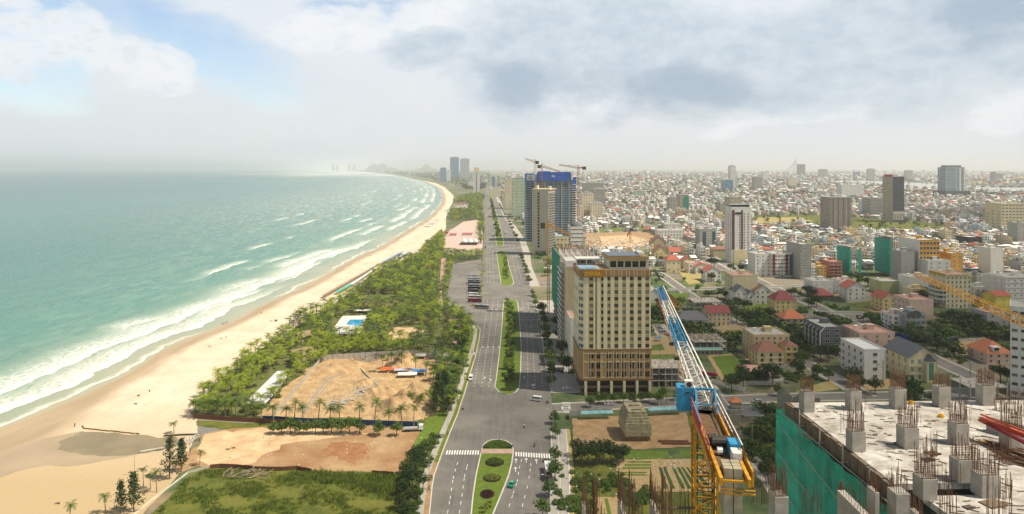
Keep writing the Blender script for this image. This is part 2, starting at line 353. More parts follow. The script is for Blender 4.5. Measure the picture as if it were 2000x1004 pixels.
def wobble(pts, step=3.0, amp=.8, close=True):
    """break a polygon's edges into short, uneven ones"""
    out = []; n = len(pts)
    for i in range(n if close else n - 1):
        a, c_ = Vector(pts[i][:2]), Vector(pts[(i + 1) % n][:2]); k = max(1, int((c_ - a).length / step))
        for j in range(k):
            p = a.lerp(c_, j / k)
            if amp: p += Vector((random.uniform(-amp, amp), random.uniform(-amp, amp)))
            out.append((p.x, p.y))
    return out
EXCL = []
def patch(name, pxs, z, m, amp=.8, step=3.0, kind='structure'):
    pts = [G(*p)[:2] for p in pxs]; EXCL.append(pts) if name != 'verge' else None
    if amp: pts = wobble(pts, step, amp)
    g = MB(); g.add([(x, y, z) for x, y in pts], [tuple(range(len(pts)))[::-1]])
    me = g.mesh(name, m)
    if sum((pts[i][0] * pts[(i + 1) % len(pts)][1] - pts[(i + 1) % len(pts)][0] * pts[i][1]) for i in range(len(pts))) > 0: me.flip_normals()
    return tag(link(name, me), kind=kind)
def ribbon(pxs, width, z=.0):
    """centre line in photo pixels -> left and right edge points"""
    P_ = [Vector(G(*p)[:2]) for p in pxs]; Ls, Rs = [], []
    for i, p in enumerate(P_):
        d_ = (P_[min(i + 1, len(P_) - 1)] - P_[max(i - 1, 0)]).normalized(); nrm = Vector((-d_.y, d_.x)) * width / 2
        Ls.append((p.x + nrm.x, p.y + nrm.y, z)); Rs.append((p.x - nrm.x, p.y - nrm.y, z))
    return Ls, Rs
# asphalt
ma = bpy.data.materials.new('asphalt'); ma.use_nodes = True; t = NT(ma.node_tree); b = ma.node_tree.nodes['Principled BSDF']; P = t.pos(); X_, Y_, _ = t.sep(P)
s1 = t.noise(t.comb(X_, t.m('MULTIPLY', Y_, .035), 0), .8, 3, .6); s2 = t.noise(P, .045, 4, .6); s3 = t.noise(P, 1.5, 3, .7)
c = t.mix(t.mr(s1, .35, .65), (.125, .116, .104), (.17, .158, .14)); c = t.mix(t.mr(s2, .42, .62), c, (.21, .195, .17)); c = t.mix(t.m('MULTIPLY', t.mr(s3, .5, .75), .25), c, (.10, .095, .09))
vor = t.n('ShaderNodeTexVoronoi', feature='DISTANCE_TO_EDGE'); vor.inputs['Scale'].default_value = .06; t.put(vor.inputs['Vector'], P)
c = t.mix(t.mr(vor.outputs[0], 0, .010, .35, 0), c, (.05, .05, .048))
t.put(b.inputs['Base Color'], c); b.inputs['Roughness'].default_value = .85
ASPH = ma; M['asphalt'] = ma
KERB = mat('kerb_stone', (.62, .60, .54), .8, .15, .6); WHITE = mat('white_paint', (.82, .82, .78), .6, .12, .7)
GRASS = mat('lawn_grass', (.095, .15, .018), .95, .3, .5, bump=.2, col2=(.15, .21, .025)); PAVE = mat('pavement_slab', (.36, .33, .285), .85, .2, .3, col2=(.45, .42, .37))
PINK = mat('pink_paver', (.50, .33, .27), .85, .2, .6); DIRT = mat('bare_dirt', (.28, .175, .085), .95, .3, .22, bump=.35, bscale=.7, col2=(.43, .29, .155))
LEFT = [(836, 1050), (840, 1003), (845, 950), (849, 928), (858, 903), (870.5, 869), (882.6, 838), (894.8, 808.6), (909, 765), (916.5, 737.5), (929.5, 696), (937, 660), (938.5, 644), (932, 635), (919, 623.6), (905, 610), (876, 598),
        (874, 576), (884, 520), (893, 514), (943, 506), (946, 456), (947, 425), (945, 389), (944, 372), (943, 362)]
RIGHT = [(1068, 1050), (1071, 1003), (1076, 950), (1077, 928), (1077, 903), (1076, 869), (1075, 838), (1080, 808.6), (1076, 768), (1074, 745), (1066, 717), (1059, 675), (1055, 629), (1048.5, 605), (1043, 587), (1041, 575), (1036, 560),
         (1028, 535.5), (1022.6, 520), (1022, 495), (1015, 470), (1000, 445), (983.5, 424), (973, 395), (964.6, 377), (957, 364)]
def edge(lst, z):
    return [(*G(*p)[:2], z) for p in lst]
g = MB(); lp = edge(LEFT, .04); rp = edge(RIGHT, .04)
LY = sorted(set([p[1] for p in lp] + [p[1] for p in rp])); 
poly = [(p[0], p[1]) for p in rp] + [(p[0], p[1]) for p in lp][::-1]
g.add([(x, y, .04) for x, y in poly], [tuple(range(len(poly)))])
struct('road', g, ASPH)
ISL = {'A': [(915, 1030), (919, 1003), (922.7, 966.6), (928.8, 927.7), (936, 896), (940, 879), (943, 870), (950, 863.5), (960, 859.5), (975, 858.4), (990, 861.5), (999, 868), (1003, 877), (1003.4, 886), (1000.5, 906), (994.4, 930), (982, 961.7), (965, 1003), (954, 1030)],
       'B': [(965.5, 756), (968, 743), (973.5, 701), (978.6, 649.5), (981.8, 605), (983, 590), (986, 586), (997, 584), (1008, 586.5), (1011.5, 591), (1015, 623.6), (1018.8, 675), (1017.5, 727), (1015.4, 756), (1009, 766), (992, 771.6), (974, 766)],
       'C': [(978, 553), (976.6, 545), (973, 520), (969.5, 494), (972, 490.5), (981, 489), (987, 492), (990, 500), (996, 525), (1004, 552), (1000, 557), (990, 559), (981, 557)],
       'D': [(970, 479), (968, 460), (965.6, 440), (962.5, 425), (959.5, 410), (956, 388), (953, 372), (957, 372), (961, 388), (967, 408), (972, 425), (977, 442), (981, 460), (984.5, 479), (978, 481.5)]}
for k, pts in ISL.items():
    g = MB(); P_ = [G(*p)[:2] for p in pts]; cx = sum(p[0] for p in P_) / len(P_); cy = sum(p[1] for p in P_) / len(P_)
    inn = []
    for i, p in enumerate(P_):
        a_, c_ = Vector(P_[i - 1]), Vector(P_[(i + 1) % len(P_)]); d_ = (c_ - a_).normalized(); nr = Vector((-d_.y, d_.x))
        if (Vector((cx, p[1])) - Vector(p)).dot(nr) < 0: nr = -nr
        q = Vector(p) + nr * .45; inn.append((q.x, q.y))
    n = len(P_); g.add([(x, y, .04) for x, y in P_] + [(x, y, .22) for x, y in P_] + [(x, y, .22) for x, y in inn], [(i, (i + 1) % n, n + (i + 1) % n, n + i) for i in range(n)] + [(n + i, n + (i + 1) % n, 2 * n + (i + 1) % n, 2 * n + i) for i in range(n)])
    struct('kerb', g, KERB)
    g = MB(); g.add([(x, y, .20) for x, y in inn], [tuple(range(n))]); struct('lawn', g, GRASS)
patch('pavement', [(940.5, 878.3), (1002, 878.3), (1001.5, 887), (938.8, 887)], .26, PINK, 0)
# kerbs and pavements along the road
def side_strip(lst, w0, w1, z, m, name, sgn):
    P_ = [Vector(G(*p)[:2]) for p in lst]; A_, B_ = [], []
    for i, p in enumerate(P_):
        d_ = (P_[min(i + 1, len(P_) - 1)] - P_[max(i - 1, 0)]).normalized(); nr = Vector((d_.y, -d_.x)) * sgn
        a_ = p + nr * w0; c_ = p + nr * w1; A_.append((a_.x, a_.y, z)); B_.append((c_.x, c_.y, z))
    g = MB()
    if sgn > 0: g.strip(A_, B_); g.strip([(x, y, 0) for x, y, _ in A_], A_)
    else: g.strip(B_, A_); g.strip(A_, [(x, y, 0) for x, y, _ in A_])
    return struct(name, g, m)
side_strip(LEFT[:14], 0, .35, .16, KERB, 'kerb', -1); side_strip(LEFT[:14], .35, 2.1, .13, DIRT, 'verge', -1)
side_strip(LEFT[4:14], .6, 1.9, .18, GRASS, 'lawn', -1)
side_strip(LEFT[:14], 2.1, 4.4, .17, PAVE, 'pavement', -1); side_strip(LEFT[4:14], 4.4, 13, .10, GRASS, 'lawn', -1)
side_strip(RIGHT[:7], 0, .35, .17, KERB, 'kerb', 1); side_strip(RIGHT[:7], .35, 8.2, .13, PAVE, 'pavement', 1)
side_strip(RIGHT[8:15], 0, .35, .17, KERB, 'kerb', 1); side_strip(RIGHT[8:15], .35, 15, .13, PAVE, 'pavement', 1)
side_strip(RIGHT[16:], 0, .35, .17, KERB, 'kerb', 1); side_strip(RIGHT[16:], .35, 9, .13, PAVE, 'pavement', 1)
side_strip(RIGHT[:7], 3.1, 3.25, .15, WHITE, 'pavement', 1); side_strip(RIGHT[:7], 6.4, 6.6, .15, WHITE, 'pavement', 1)
YEL = mat('yellow_dust', (.50, .36, .10), .95, .4, .8); side_strip(RIGHT[:7], 7.0, 8.0, .14, YEL, 'pavement', 1)
# painted markings
g = MB()
def dash(p, q, w=.18, z=.06):
    g.bar((*p[:2], z), (*q[:2], z), w, .012)
def dashes(pxs, on=2.2, off=3.6, w=.2):
    P_ = [Vector(G(*p)[:2]) for p in pxs]
    for a_, c_ in zip(P_[:-1], P_[1:]):
        L_ = (c_ - a_).length; d_ = (c_ - a_) / L_; s = 0
        while s + on < L_: dash(a_ + d_ * s, a_ + d_ * (s + on), w); s += on + off
LN = [[(874, 1003), (879, 975), (885, 935), (892, 908), (898, 895)], [(897, 1003), (902, 970), (907, 932), (912, 912), (917, 896)],
      [(925.5, 756), (935, 700), (943, 660), (950, 610), (953, 585)], [(940, 756), (948, 700), (955, 655), (961, 610), (963, 585)], [(954.5, 756), (960, 710), (967, 655), (971, 620), (973, 585)],
      [(1030.5, 756), (1031, 720), (1030, 660), (1024, 610), (1020, 585)], [(1045, 750), (1041.5, 690), (1037, 630), (1031, 590)], [(1060, 756), (1056, 690), (1049, 630), (1041, 592)],
      [(1008, 1003), (1004.5, 1003)], [(994, 990), (1002, 965), (1010, 942), (1014, 915), (1019, 897)], [(1020, 990), (1029, 955), (1033, 935), (1036.5, 910), (1037, 897)],
      [(951.5, 553), (951, 500), (951.5, 440), (949.5, 400)], [(958, 553), (955.5, 500), (956, 440), (952.5, 400)], [(964.5, 553), (962, 505), (960.5, 440), (955.5, 400)],
      [(1012, 553), (1004, 520), (999, 495), (988, 450), (974, 415)], [(1020, 553), (1012, 520), (1006, 495), (994, 450), (977, 415)]]
for l_ in LN:
    if len(l_) > 2: dashes(l_)
def zebra(x0, x1, yA, yB, n):
    for i in range(n):
        xa = x0 + (x1 - x0) * i / (n - 1); ya = yA + (yB - yA) * i / (n - 1)
        P_ = G(xa, ya)[:2]; dash((P_[0], P_[1] - 2), (P_[0], P_[1] + 2), .55)
zebra(873, 934, 884, 884, 13); zebra(1008, 1073, 887, 891, 14)
zebra(1098, 1112, 797, 797, 2)
for (x_, y0_, y1_) in ((1105, 786, 806), (1323, 780, 790)):
    for i in range(7):
        yy = y0_ + (y1_ - y0_) * i / 6; P_ = G(x_ + i * .8, yy)[:2]; dash((P_[0] - 2, P_[1]), (P_[0] + 2, P_[1]), .5)
for px_, py_ in ((1008, 905), (1028, 904), (1048, 906), (1007, 922), (946, 741), (958, 745), (943, 680), (953, 680), (963, 680), (974, 680), (1010, 740), (1024, 740), (1020, 626), (1031, 626), (1042, 626), (1052, 626), (961, 606), (969, 606), (1018, 605)):
    P_ = G(px_, py_)[:2]; dash(P_, (P_[0], P_[1] + 4), .22); dash((P_[0] - .5, P_[1] + 2.6), (P_[0], P_[1] + 4.2), .3); dash((P_[0] + .5, P_[1] + 2.6), (P_[0], P_[1] + 4.2), .3)
struct('road_markings', g, WHITE)
# patches of ground
DSAND = mat('dug_sand', (.33, .21, .10), .95, .3, .16, bump=1.6, bscale=.3, col2=(.56, .39, .21), detail=9); SCRUB = mat('scrub_grass', (.055, .085, .010), .95, .35, .10, bump=.7, bscale=.5, col2=(.17, .165, .03), detail=9)
CLAY = mat('red_clay', (.27, .135, .06), .95, .3, .07, bump=.35, bscale=.5, col2=(.42, .29, .155), detail=10); PARK = mat('park_soil', (.06, .085, .02), .95, .4, .12, col2=(.16, .16, .05))
CONC = mat('raw_concrete', (.30, .275, .24), .9, .3, .4, col2=(.47, .44, .39), detail=8); PINKP = mat('pink_plaza', (.56, .42, .36), .85, .12, .2)
patch('park_ground', [(374, 806), (414, 755), (484, 697), (553, 655), (632, 606), (685, 577), (740, 529), (818, 498), (862, 455), (880, 452), (884, 520), (874, 576), (876, 598), (905, 611), (930, 640), (936, 660), (915, 735), (898, 790), (890, 812), (868, 832), (830, 832), (620, 824), (380, 812)], .06, PARK)
patch('lawn', [(382, 822), (560, 829), (540, 834), (430, 838), (385, 830)], .10, SCRUB)
patch('sand_lot', [(505, 812), (560, 752), (635, 702), (735, 692), (800, 690), (850, 700), (852, 735), (838, 760), (835, 800), (820, 812), (700, 815), (600, 818)], .12, DSAND)
patch('sand_lot', [(752, 662), (770, 640), (824, 640), (828, 648), (800, 660), (775, 668)], .12, SAND)
patch('dirt_lot', [(392, 850), (470, 833), (620, 826), (760, 832), (850, 842), (862, 850), (815, 880), (790, 925), (610, 921), (560, 914), (420, 911), (385, 912), (350, 925), (330, 905), (392, 870)], .09, CLAY)
patch('grass_field', [(270, 1030), (320, 985), (352, 945), (395, 918), (415, 914), (620, 920), (790, 926), (792, 1030)], .11, SCRUB)
patch('verge', [(778, 1030), (786, 940), (812, 880), (830, 862), (862, 850), (880, 836), (874, 860), (858, 890), (845, 930), (836, 990), (834, 1030)], .12, mat('dark_scrub', (.05, .08, .02), .95, .3, .2, col2=(.10, .12, .03)))
for pts in ([(808, 1030), (812, 1000), (822, 975), (833, 925), (829, 975), (826, 1030)],): patch('pavement', pts, .2, PAVE, 0)
patch('sand_lot', [(388, 850), (470, 838), (620, 838), (740, 846), (640, 856), (560, 868), (520, 885), (500, 908), (420, 909), (395, 905)], .12, SAND, 2.2, 4)
patch('dirt_lot', [(640, 866), (700, 862), (720, 880), (690, 905), (640, 890)], .13, mat('redder_clay', (.24, .10, .04), .95, .4, .3, col2=(.36, .19, .09), detail=9), 2, 3)
# lagoon, wet flats and sandbar
WATER = mat('still_water', (.19, .155, .085), .35, .25, .05, spec=.15, col2=(.28, .225, .135)); M['still_water'].node_tree.nodes['Principled BSDF'].inputs['Roughness'].default_value = .35
WETS = mat('wet_sand_flat', (.33, .245, .14), .30, .2, .06, col2=(.41, .31, .19), detail=6)
patch('wet_flat', [(-150, 960), (-60, 905), (0, 884), (60, 862), (120, 852), (160, 842), (200, 850), (262, 862), (290, 886), (240, 893), (180, 905), (120, 912), (60, 912), (0, 935), (-100, 990)], .085, WETS, 1.5, 4)
patch('lagoon', [(120, 862), (165, 842), (200, 844), (240, 848), (282, 852), (345, 856), (352, 872), (310, 880), (270, 888), (200, 890), (150, 886), (118, 876)], .105, WATER, 1.2, 3)
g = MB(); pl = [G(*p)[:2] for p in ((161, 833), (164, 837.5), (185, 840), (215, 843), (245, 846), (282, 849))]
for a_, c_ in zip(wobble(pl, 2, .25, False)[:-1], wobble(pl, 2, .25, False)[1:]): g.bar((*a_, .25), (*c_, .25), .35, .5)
struct('sand_bank', g, mat('dark_brown', (.22, .14, .06), .95, .2))  # dark brown step along the lagoon edge
# streets of the town
def street(pxs, w_, z=.05, walk=2.0):
    L2, R2 = ribbon(pxs, w_ + 6, z); [EXCL.append([L2[i][:2], L2[i + 1][:2], R2[i + 1][:2], R2[i][:2]]) for i in range(len(L2) - 1)]
    L_, R_ = ribbon(pxs, w_, z); g = MB(); g.strip(R_, L_); struct('street', g, ASPH)
    if walk:
        for s_ in (-1, 1):
            L2, R2 = ribbon(pxs, w_ + 2 * walk, z - .015)
            g = MB(); g.strip(R2, R_) if s_ > 0 else g.strip(L_, L2); struct('pavement', g, PAVE)
STREETS = [([(1082, 797), (1180, 792), (1300, 786), (1420, 781), (1537, 776), (1733, 773), (1900, 768), (2080, 764)], 9), ([(1282, 632), (1310, 668), (1345, 712), (1398, 778), (1440, 838), (1520, 945), (1545, 985)], 7),
           ([(1340, 485), (1386, 501), (1436, 524), (1490, 553), (1588, 595), (1681, 641), (1759, 672), (1909, 740), (2050, 800)], 10), ([(1040, 556), (1100, 555)], 12), ([(1250, 520), (1290, 535), (1325, 560), (1364, 588), (1500, 672), (1600, 722), (1663, 757), (1690, 775)], 8),
           ([(1262, 566), (1330, 565), (1500, 560), (1620, 556), (1800, 552), (2050, 548)], 8), ([(1040, 487), (1200, 486), (1260, 484)], 10), ([(1590, 610), (1700, 612), (1850, 618), (2060, 622)], 7), ([(1130, 441), (1300, 441), (1600, 437), (1900, 443), (2060, 446)], 16),
           ([(1210, 420), (1275, 443), (1345, 485), (1420, 530)], 9), ([(1460, 432), (1620, 470), (1800, 520), (2050, 590)], 9), ([(1700, 470), (1850, 472), (2050, 474)], 8), ([(1030, 380), (1300, 382), (1700, 384), (2100, 386)], 14), ([(990, 395), (1060, 395)], 10)]
for i_, (pl_, w_) in enumerate(STREETS): street(pl_, w_, .05 + .004 * i_)
# field plots right of the road
FIELD = mat('crop_green', (.085, .14, .015), .95, .3, .3, bump=.2, col2=(.13, .19, .025)); FIELDB = mat('crop_dark', (.035, .075, .02), .95, .3, .5, col2=(.06, .11, .03)); SOIL = mat('tilled_soil', (.34, .235, .11), .95, .25, .4, col2=(.45, .33, .17)); DRYG = mat('dry_grass', (.30, .24, .08), .95, .3, .15, col2=(.40, .33, .14))
def plots(lst):
    for nm, m_, z_, pts in lst: patch(nm, pts, z_, m_, .3, 3)
plots([('dirt_lot', DIRT, .08, [(1118, 818), (1215, 812), (1340, 806), (1355, 872), (1250, 878), (1120, 874)]),
       ('scrub', SCRUB, .085, [(1120, 878), (1215, 880), (1212, 1030), (1104, 1030), (1118, 940)]),
       ('field', FIELD, .10, [(1216, 881), (1305, 880), (1308, 897), (1214, 897)]), ('field', FIELD, .10, [(1328, 880), (1370, 880), (1372, 893), (1330, 894)]),
       ('field', SOIL, .09, [(1205, 898), (1310, 897), (1350, 896), (1420, 905), (1430, 960), (1290, 962), (1205, 962)]),
       ('field', SOIL, .10, [(1158, 972), (1212, 970), (1220, 1030), (1162, 1030)]),
       ('scrub', SCRUB, .11, [(1220, 962), (1290, 960), (1400, 966), (1420, 1030), (1225, 1030)]),
       ('field', FIELD, .10, [(1390, 697), (1440, 693), (1455, 728), (1445, 742), (1415, 738)]), ('field', SOIL, .09, [(1380, 694), (1462, 690), (1478, 745), (1410, 744)]),
       ('field', FIELDB, .11, [(1440, 695), (1470, 708), (1478, 722), (1452, 724)]),
       ('dirt_lot', SOIL, .08, [(1265, 660), (1300, 652), (1322, 690), (1345, 712), (1300, 725), (1265, 722)]), ('field', FIELD, .10, [(1273, 674), (1294, 672), (1298, 684), (1273, 685)]), ('field', FIELD, .10, [(1272, 693), (1318, 692), (1330, 703), (1272, 704)]),
       ('dirt_lot', DIRT, .08, [(1405, 636), (1450, 634), (1455, 660), (1410, 662)]), ('field', FIELD, .09, [(1470, 580), (1560, 590), (1520, 612), (1450, 610)]),
       ('field', DRYG, .09, [(1318, 520), (1375, 518), (1385, 540), (1372, 552), (1345, 556)]), ('lawn', FIELD, .08, [(1310, 574), (1345, 572), (1350, 590), (1318, 594)]),
       ('scrub', SCRUB, .09, [(1480, 422), (1600, 420), (1800, 434), (1960, 452), (1700, 452), (1470, 436)]), ('field', DRYG, .10, [(1470, 425), (1560, 424), (1590, 432), (1480, 436)]), ('field', DRYG, .10, [(1640, 448), (1820, 447), (1860, 457), (1700, 458)]),
       ('building_site', DIRT, .085, [(1138, 456), (1265, 452), (1290, 470), (1280, 492), (1150, 494)]), ('building_site', SAND, .09, [(1170, 462), (1230, 459), (1262, 468), (1255, 480), (1180, 482)]), ('scrub', FIELD, .095, [(1140, 447), (1270, 445), (1275, 450), (1140, 453)]),
       ('field', SCRUB, .09, [(1650, 590), (1740, 588), (1800, 604), (1700, 612)]), ('dirt_lot', DIRT, .10, [(1690, 600), (1735, 598), (1760, 606), (1705, 610)]), ('field', SOIL, .09, [(1850, 668), (1930, 664), (1975, 690), (1880, 694)]), ('field', FIELD, .10, [(1890, 672), (1960, 676), (1955, 690), (1900, 690)]),
       ('dirt_lot', SOIL, .08, [(1680, 742), (1745, 740), (1760, 760), (1690, 762)]), ('field', FIELD, .09, [(1590, 640), (1640, 650), (1560, 652)]), ('field', DRYG, .09, [(1555, 765), (1620, 742), (1640, 760), (1560, 772)]), ('field', SCRUB, .09, [(1445, 800), (1530, 792), (1530, 930), (1470, 880)])])
for i_ in range(3): patch('field', [(1226 - i_ * 5, 901 + i_ * 6), (1272, 901 + i_ * 6), (1272, 904.5 + i_ * 6), (1224 - i_ * 5, 904.5 + i_ * 6)], .13, FIELD, .1)
for i_ in range(2): patch('field', [(1204, 922 + i_ * 4.6), (1262, 922 + i_ * 4.6), (1264, 924.8 + i_ * 4.6), (1204, 924.8 + i_ * 4.6)], .13, FIELD, .1)
for i_, (a_, c_) in enumerate(((1286, 1300), (1295, 1314), (1312, 1334), (1322, 1346), (1330, 1358), (1339, 1371), (1348, 1384))): patch('field', [(a_, 913), (a_ + 5, 913), (c_ + 5, 955), (c_ - 3, 955)], .13, FIELDB, .1)
patch('field', [(1181, 974), (1187, 974), (1200, 1030), (1190, 1030)], .13, FIELD, .1)
# plaza, car park, pink square
patch('pavement', [(872, 455), (905, 433), (943, 428), (943, 480), (938, 497), (900, 500), (862, 492), (862, 470)], .08, PINKP, 0)
patch('pavement', [(862, 505), (872, 503), (870, 540), (862, 575), (866, 600), (880, 605), (900, 630), (890, 680), (880, 690), (886, 640), (870, 612), (856, 590), (860, 540)], .09, PINK, 0)
patch('pavement', [(846, 690), (932, 688), (930, 694), (846, 696)], .19, PAVE, 0)
patch('pavement', [(868, 412), (896, 398), (912, 400), (915, 412), (880, 418)], .09, mat('grey_plaza', (.33, .30, .27), .9), 0)
# river and far water
RIV = mat('river_water', (.42, .42, .37), .25, .08, .001, spec=.5)
patch('river', [(1560, 351.5), (1606, 353.2), (1694, 353), (1819, 358), (1894, 362.5), (2000, 366), (2200, 371), (2200, 384), (2000, 377), (1841, 371), (1723, 365.5), (1666, 360), (1600, 356.5), (1560, 354.5)], .5, RIV, 0)
patch('river', [(1100, 338.5), (1330, 337.6), (1600, 339), (1600, 340.2), (1330, 339), (1100, 339.6)], .5, RIV, 0)
# ================================================================ vegetation
def leafmat(name, c1, c2, sc=.12):
    m = bpy.data.materials.new(name); m.use_nodes = True; t = NT(m.node_tree); b = m.node_tree.nodes['Principled BSDF']
    r = t.n('ShaderNodeObjectInfo').outputs['Random']; n = t.noise(t.pos(), sc, 3); n2 = t.noise(t.pos(), 1.6, 2)
    f = t.m('ADD', t.m('MULTIPLY', t.mr(n, .3, .7), .5), t.m('ADD', t.m('MULTIPLY', r, .3), t.m('MULTIPLY', t.mr(n2, .3, .7), .35)), clamp=True)
    c = t.mix(f, c1, c2); t.put(b.inputs['Base Color'], c); b.inputs['Roughness'].default_value = .7; b.inputs['Specular IOR Level'].default_value = .25
    tr = t.n('ShaderNodeBsdfTranslucent'); t.put(tr.inputs[0], c); mx = t.n('ShaderNodeMixShader'); mx.inputs[0].default_value = .28
    o = [n_ for n_ in m.node_tree.nodes if n_.type == 'OUTPUT_MATERIAL'][0]; t.L.new(b.outputs[0], mx.inputs[1]); t.L.new(tr.outputs[0], mx.inputs[2]); t.L.new(mx.outputs[0], o.inputs[0])
    M[name] = m; return m
PLEAF = leafmat('palm_leaf', (.035, .10, .012), (.38, .44, .035), .22); PDARK = leafmat('palm_leaf_dark', (.04, .085, .016), (.13, .19, .03), .03)
LEAF = leafmat('leaf', (.035, .075, .014), (.12, .19, .03)); LEAFD = leafmat('leaf_dark', (.014, .032, .010), (.055, .095, .02)); LEAFL = leafmat('leaf_light', (.09, .14, .02), (.22, .26, .04)); NEED = leafmat('needle_leaf', (.022, .05, .016), (.06, .10, .028))
BARK = mat('bark', (.17, .13, .09), .9, .3, 1.5); PBARK = mat('palm_bark', (.26, .22, .16), .9, .3, 2)
R = random.Random(11)
def palm_meshes(h, r, nf, seed, leaf=PLEAF, nl=8, fat=1.0):
    q = random.Random(seed); tr = MB(); lean = q.uniform(0, 2 * math.pi); bend = q.uniform(.2, 1.1)
    pts = [Vector((math.cos(lean) * bend * (i / 4) ** 2, math.sin(lean) * bend * (i / 4) ** 2, h * i / 4)) for i in range(5)]
    for i in range(4): tr.cyl(pts[i], pts[i + 1], .26 * fat - .03 * i, .26 * fat - .03 * (i + 1), 6)
    cr = MB(); top = pts[-1]
    for k in range(nf):
        a = 2 * math.pi * k * .381966 + q.uniform(-.2, .2); e0 = q.uniform(-.25, 1.25) * (1 - .2 * k / nf); L_ = r * q.uniform(.85, 1.15)
        p = top.copy(); rach = [p.copy()]; e = e0
        for i in range(4):
            p = p + Vector((math.cos(a) * math.cos(e), math.sin(a) * math.cos(e), math.sin(e))) * L_ / 4; e -= q.uniform(.33, .52); rach.append(p.copy())
        side = Vector((-math.sin(a), math.cos(a), 0))
        for j in range(nl):
            s_ = (j + .6) / nl * 4; i = min(3, int(s_)); c_ = rach[i].lerp(rach[i + 1], s_ - i); d_ = (rach[i + 1] - rach[i]).normalized()
            w_ = r * (.25 * math.sin(math.pi * min(1, (j + 1.2) / (nl + .6))) + .05)
            for sg in (-1, 1):
                tip = c_ + side * sg * w_ + d_ * w_ * .55 + Vector((0, 0, -w_ * .40)); b0 = c_ - d_ * L_ / nl * .30; b1 = c_ + d_ * L_ / nl * .30
                cr.add([b0, b1, tip], [(0, 1, 2)])
    return tr.mesh('trunk', PBARK), cr.mesh('crown', leaf)
def blob_pts(q, n, cx, rx, rz):
    for _ in range(n):
        while 1:
            v = Vector((q.uniform(-1, 1), q.uniform(-1, 1), q.uniform(-1, 1)))
            if .25 < v.length < 1: break
        v = v.normalized() * (v.length ** .4); yield cx + Vector((v.x * rx, v.y * rx, v.z * rz)), v
def tree_meshes(h, r, seed, leaf=LEAF, n=520, flat=.7, trunk_h=.38, ls=.55, nb=9):
    q = random.Random(seed); tr = MB(); fork = Vector((q.uniform(-.3, .3), q.uniform(-.3, .3), h * trunk_h)); tr.cyl((0, 0, 0), fork, .05 * h ** .8, .035 * h ** .8, 7)
    cr = MB(); cz = h - r * flat
    for k in range(nb):
        a = 2 * math.pi * k * .618; rr = r * (.62 if k else 0) * q.uniform(.55, 1.1); c_ = Vector((math.cos(a) * rr, math.sin(a) * rr, cz + q.uniform(-.35, .35) * r * flat + (r * flat * .45 if not k else 0)))
        tr.cyl(fork, fork.lerp(c_, .85), .020 * h ** .8, .006 * h ** .8, 5); br = r * q.uniform(.34, .56)
        for p, v in blob_pts(q, n // nb, c_, br, br * flat):
            nrm = (v + Vector((q.uniform(-.7, .7), q.uniform(-.7, .7), q.uniform(-.3, .9)))).normalized(); s_ = ls * q.uniform(.6, 1.3)
            a_ = nrm.orthogonal().normalized() * s_; b_ = nrm.cross(a_)
            cr.add([p - a_ * .6, p - b_ * .5, p + a_ * .7, p + b_ * .45], [(0, 1, 2, 3)])
    return tr.mesh('trunk', BARK), cr.mesh('crown', leaf)
def casuarina_meshes(h, r, seed, n=900):
    q = random.Random(seed); tr = MB(); tr.cyl((0, 0, 0), (q.uniform(-.3, .3), 0, h * .95), .22, .04, 6); cr = MB()
    for k in range(26):
        z = h * (.18 + .8 * k / 26); a = k * 2.4; L_ = r * (1.05 - .85 * k / 26) * q.uniform(.6, 1.15); d_ = Vector((math.cos(a), math.sin(a), .35)).normalized()
        e_ = Vector((0, 0, z)) + d_ * L_; tr.bar((0, 0, z), e_, .05)
        for _ in range(n // 26):
            c_ = Vector((0, 0, z)).lerp(e_, q.uniform(.25, 1.05)) + Vector((q.gauss(0, .28), q.gauss(0, .28), q.gauss(0, .3))) * r * .45
            w_ = Vector((q.uniform(-1, 1), q.uniform(-1, 1), q.uniform(-.2, 1.2))).normalized() * q.uniform(.35, .8); s_ = w_.orthogonal().normalized() * .07 * r
            cr.add([c_ - s_, c_ + s_, c_ + w_], [(0, 1, 2)])
    return tr.mesh('trunk', BARK), cr.mesh('crown', NEED)
def bush_mesh(r, h, seed, leaf, n=160, ls=.28):
    q = random.Random(seed); b = MB()
    for p, v in blob_pts(q, n, Vector((0, 0, h * .45)), r, h * .55):
        nrm = (v + Vector((q.uniform(-.6, .6), q.uniform(-.6, .6), q.uniform(0, .8)))).normalized(); s_ = ls * q.uniform(.6, 1.3); a_ = nrm.orthogonal().normalized() * s_; b_ = nrm.cross(a_)
        if p.z < .02: p.z = .02
        b.add([p - a_, p - b_ * .7, p + a_, p + b_ * .7], [(0, 1, 2, 3)])
    return b.mesh('bush', leaf)
PALMS = [palm_meshes(h, r, nf, i, lf) for i, (h, r, nf, lf) in enumerate([(5.8, 3.7, 22, PLEAF), (4.6, 3.8, 24, PLEAF), (6.8, 3.6, 20, PLEAF), (3.6, 3.4, 22, PLEAF)])]
PALMD = [palm_meshes(h, r, nf, i + 9, PDARK) for i, (h, r, nf) in enumerate([(7.5, 3.4, 20), (6.0, 3.5, 22), (8.6, 3.3, 18)])]
DATE = [palm_meshes(3.2, 3.2, 34, 20 + i, PDARK, 9, 1.7) for i in range(2)]
TREES = [tree_meshes(h, r, 30 + i, lf, n, fl) for i, (h, r, lf, n, fl) in enumerate([(7, 3.4, LEAF, 560, .75), (8.5, 4.2, LEAFD, 640, .7), (6, 2.8, LEAF, 460, .8), (9.5, 4.8, LEAFD, 720, .65)])]
UMBR = [tree_meshes(6.5, 4.3, 50 + i, LEAF, 520, .32, .55) for i in range(2)]
CAS = [casuarina_meshes(13, 3.2, 60 + i) for i in range(2)]
USED = []          # every tree set so far: (x, y)
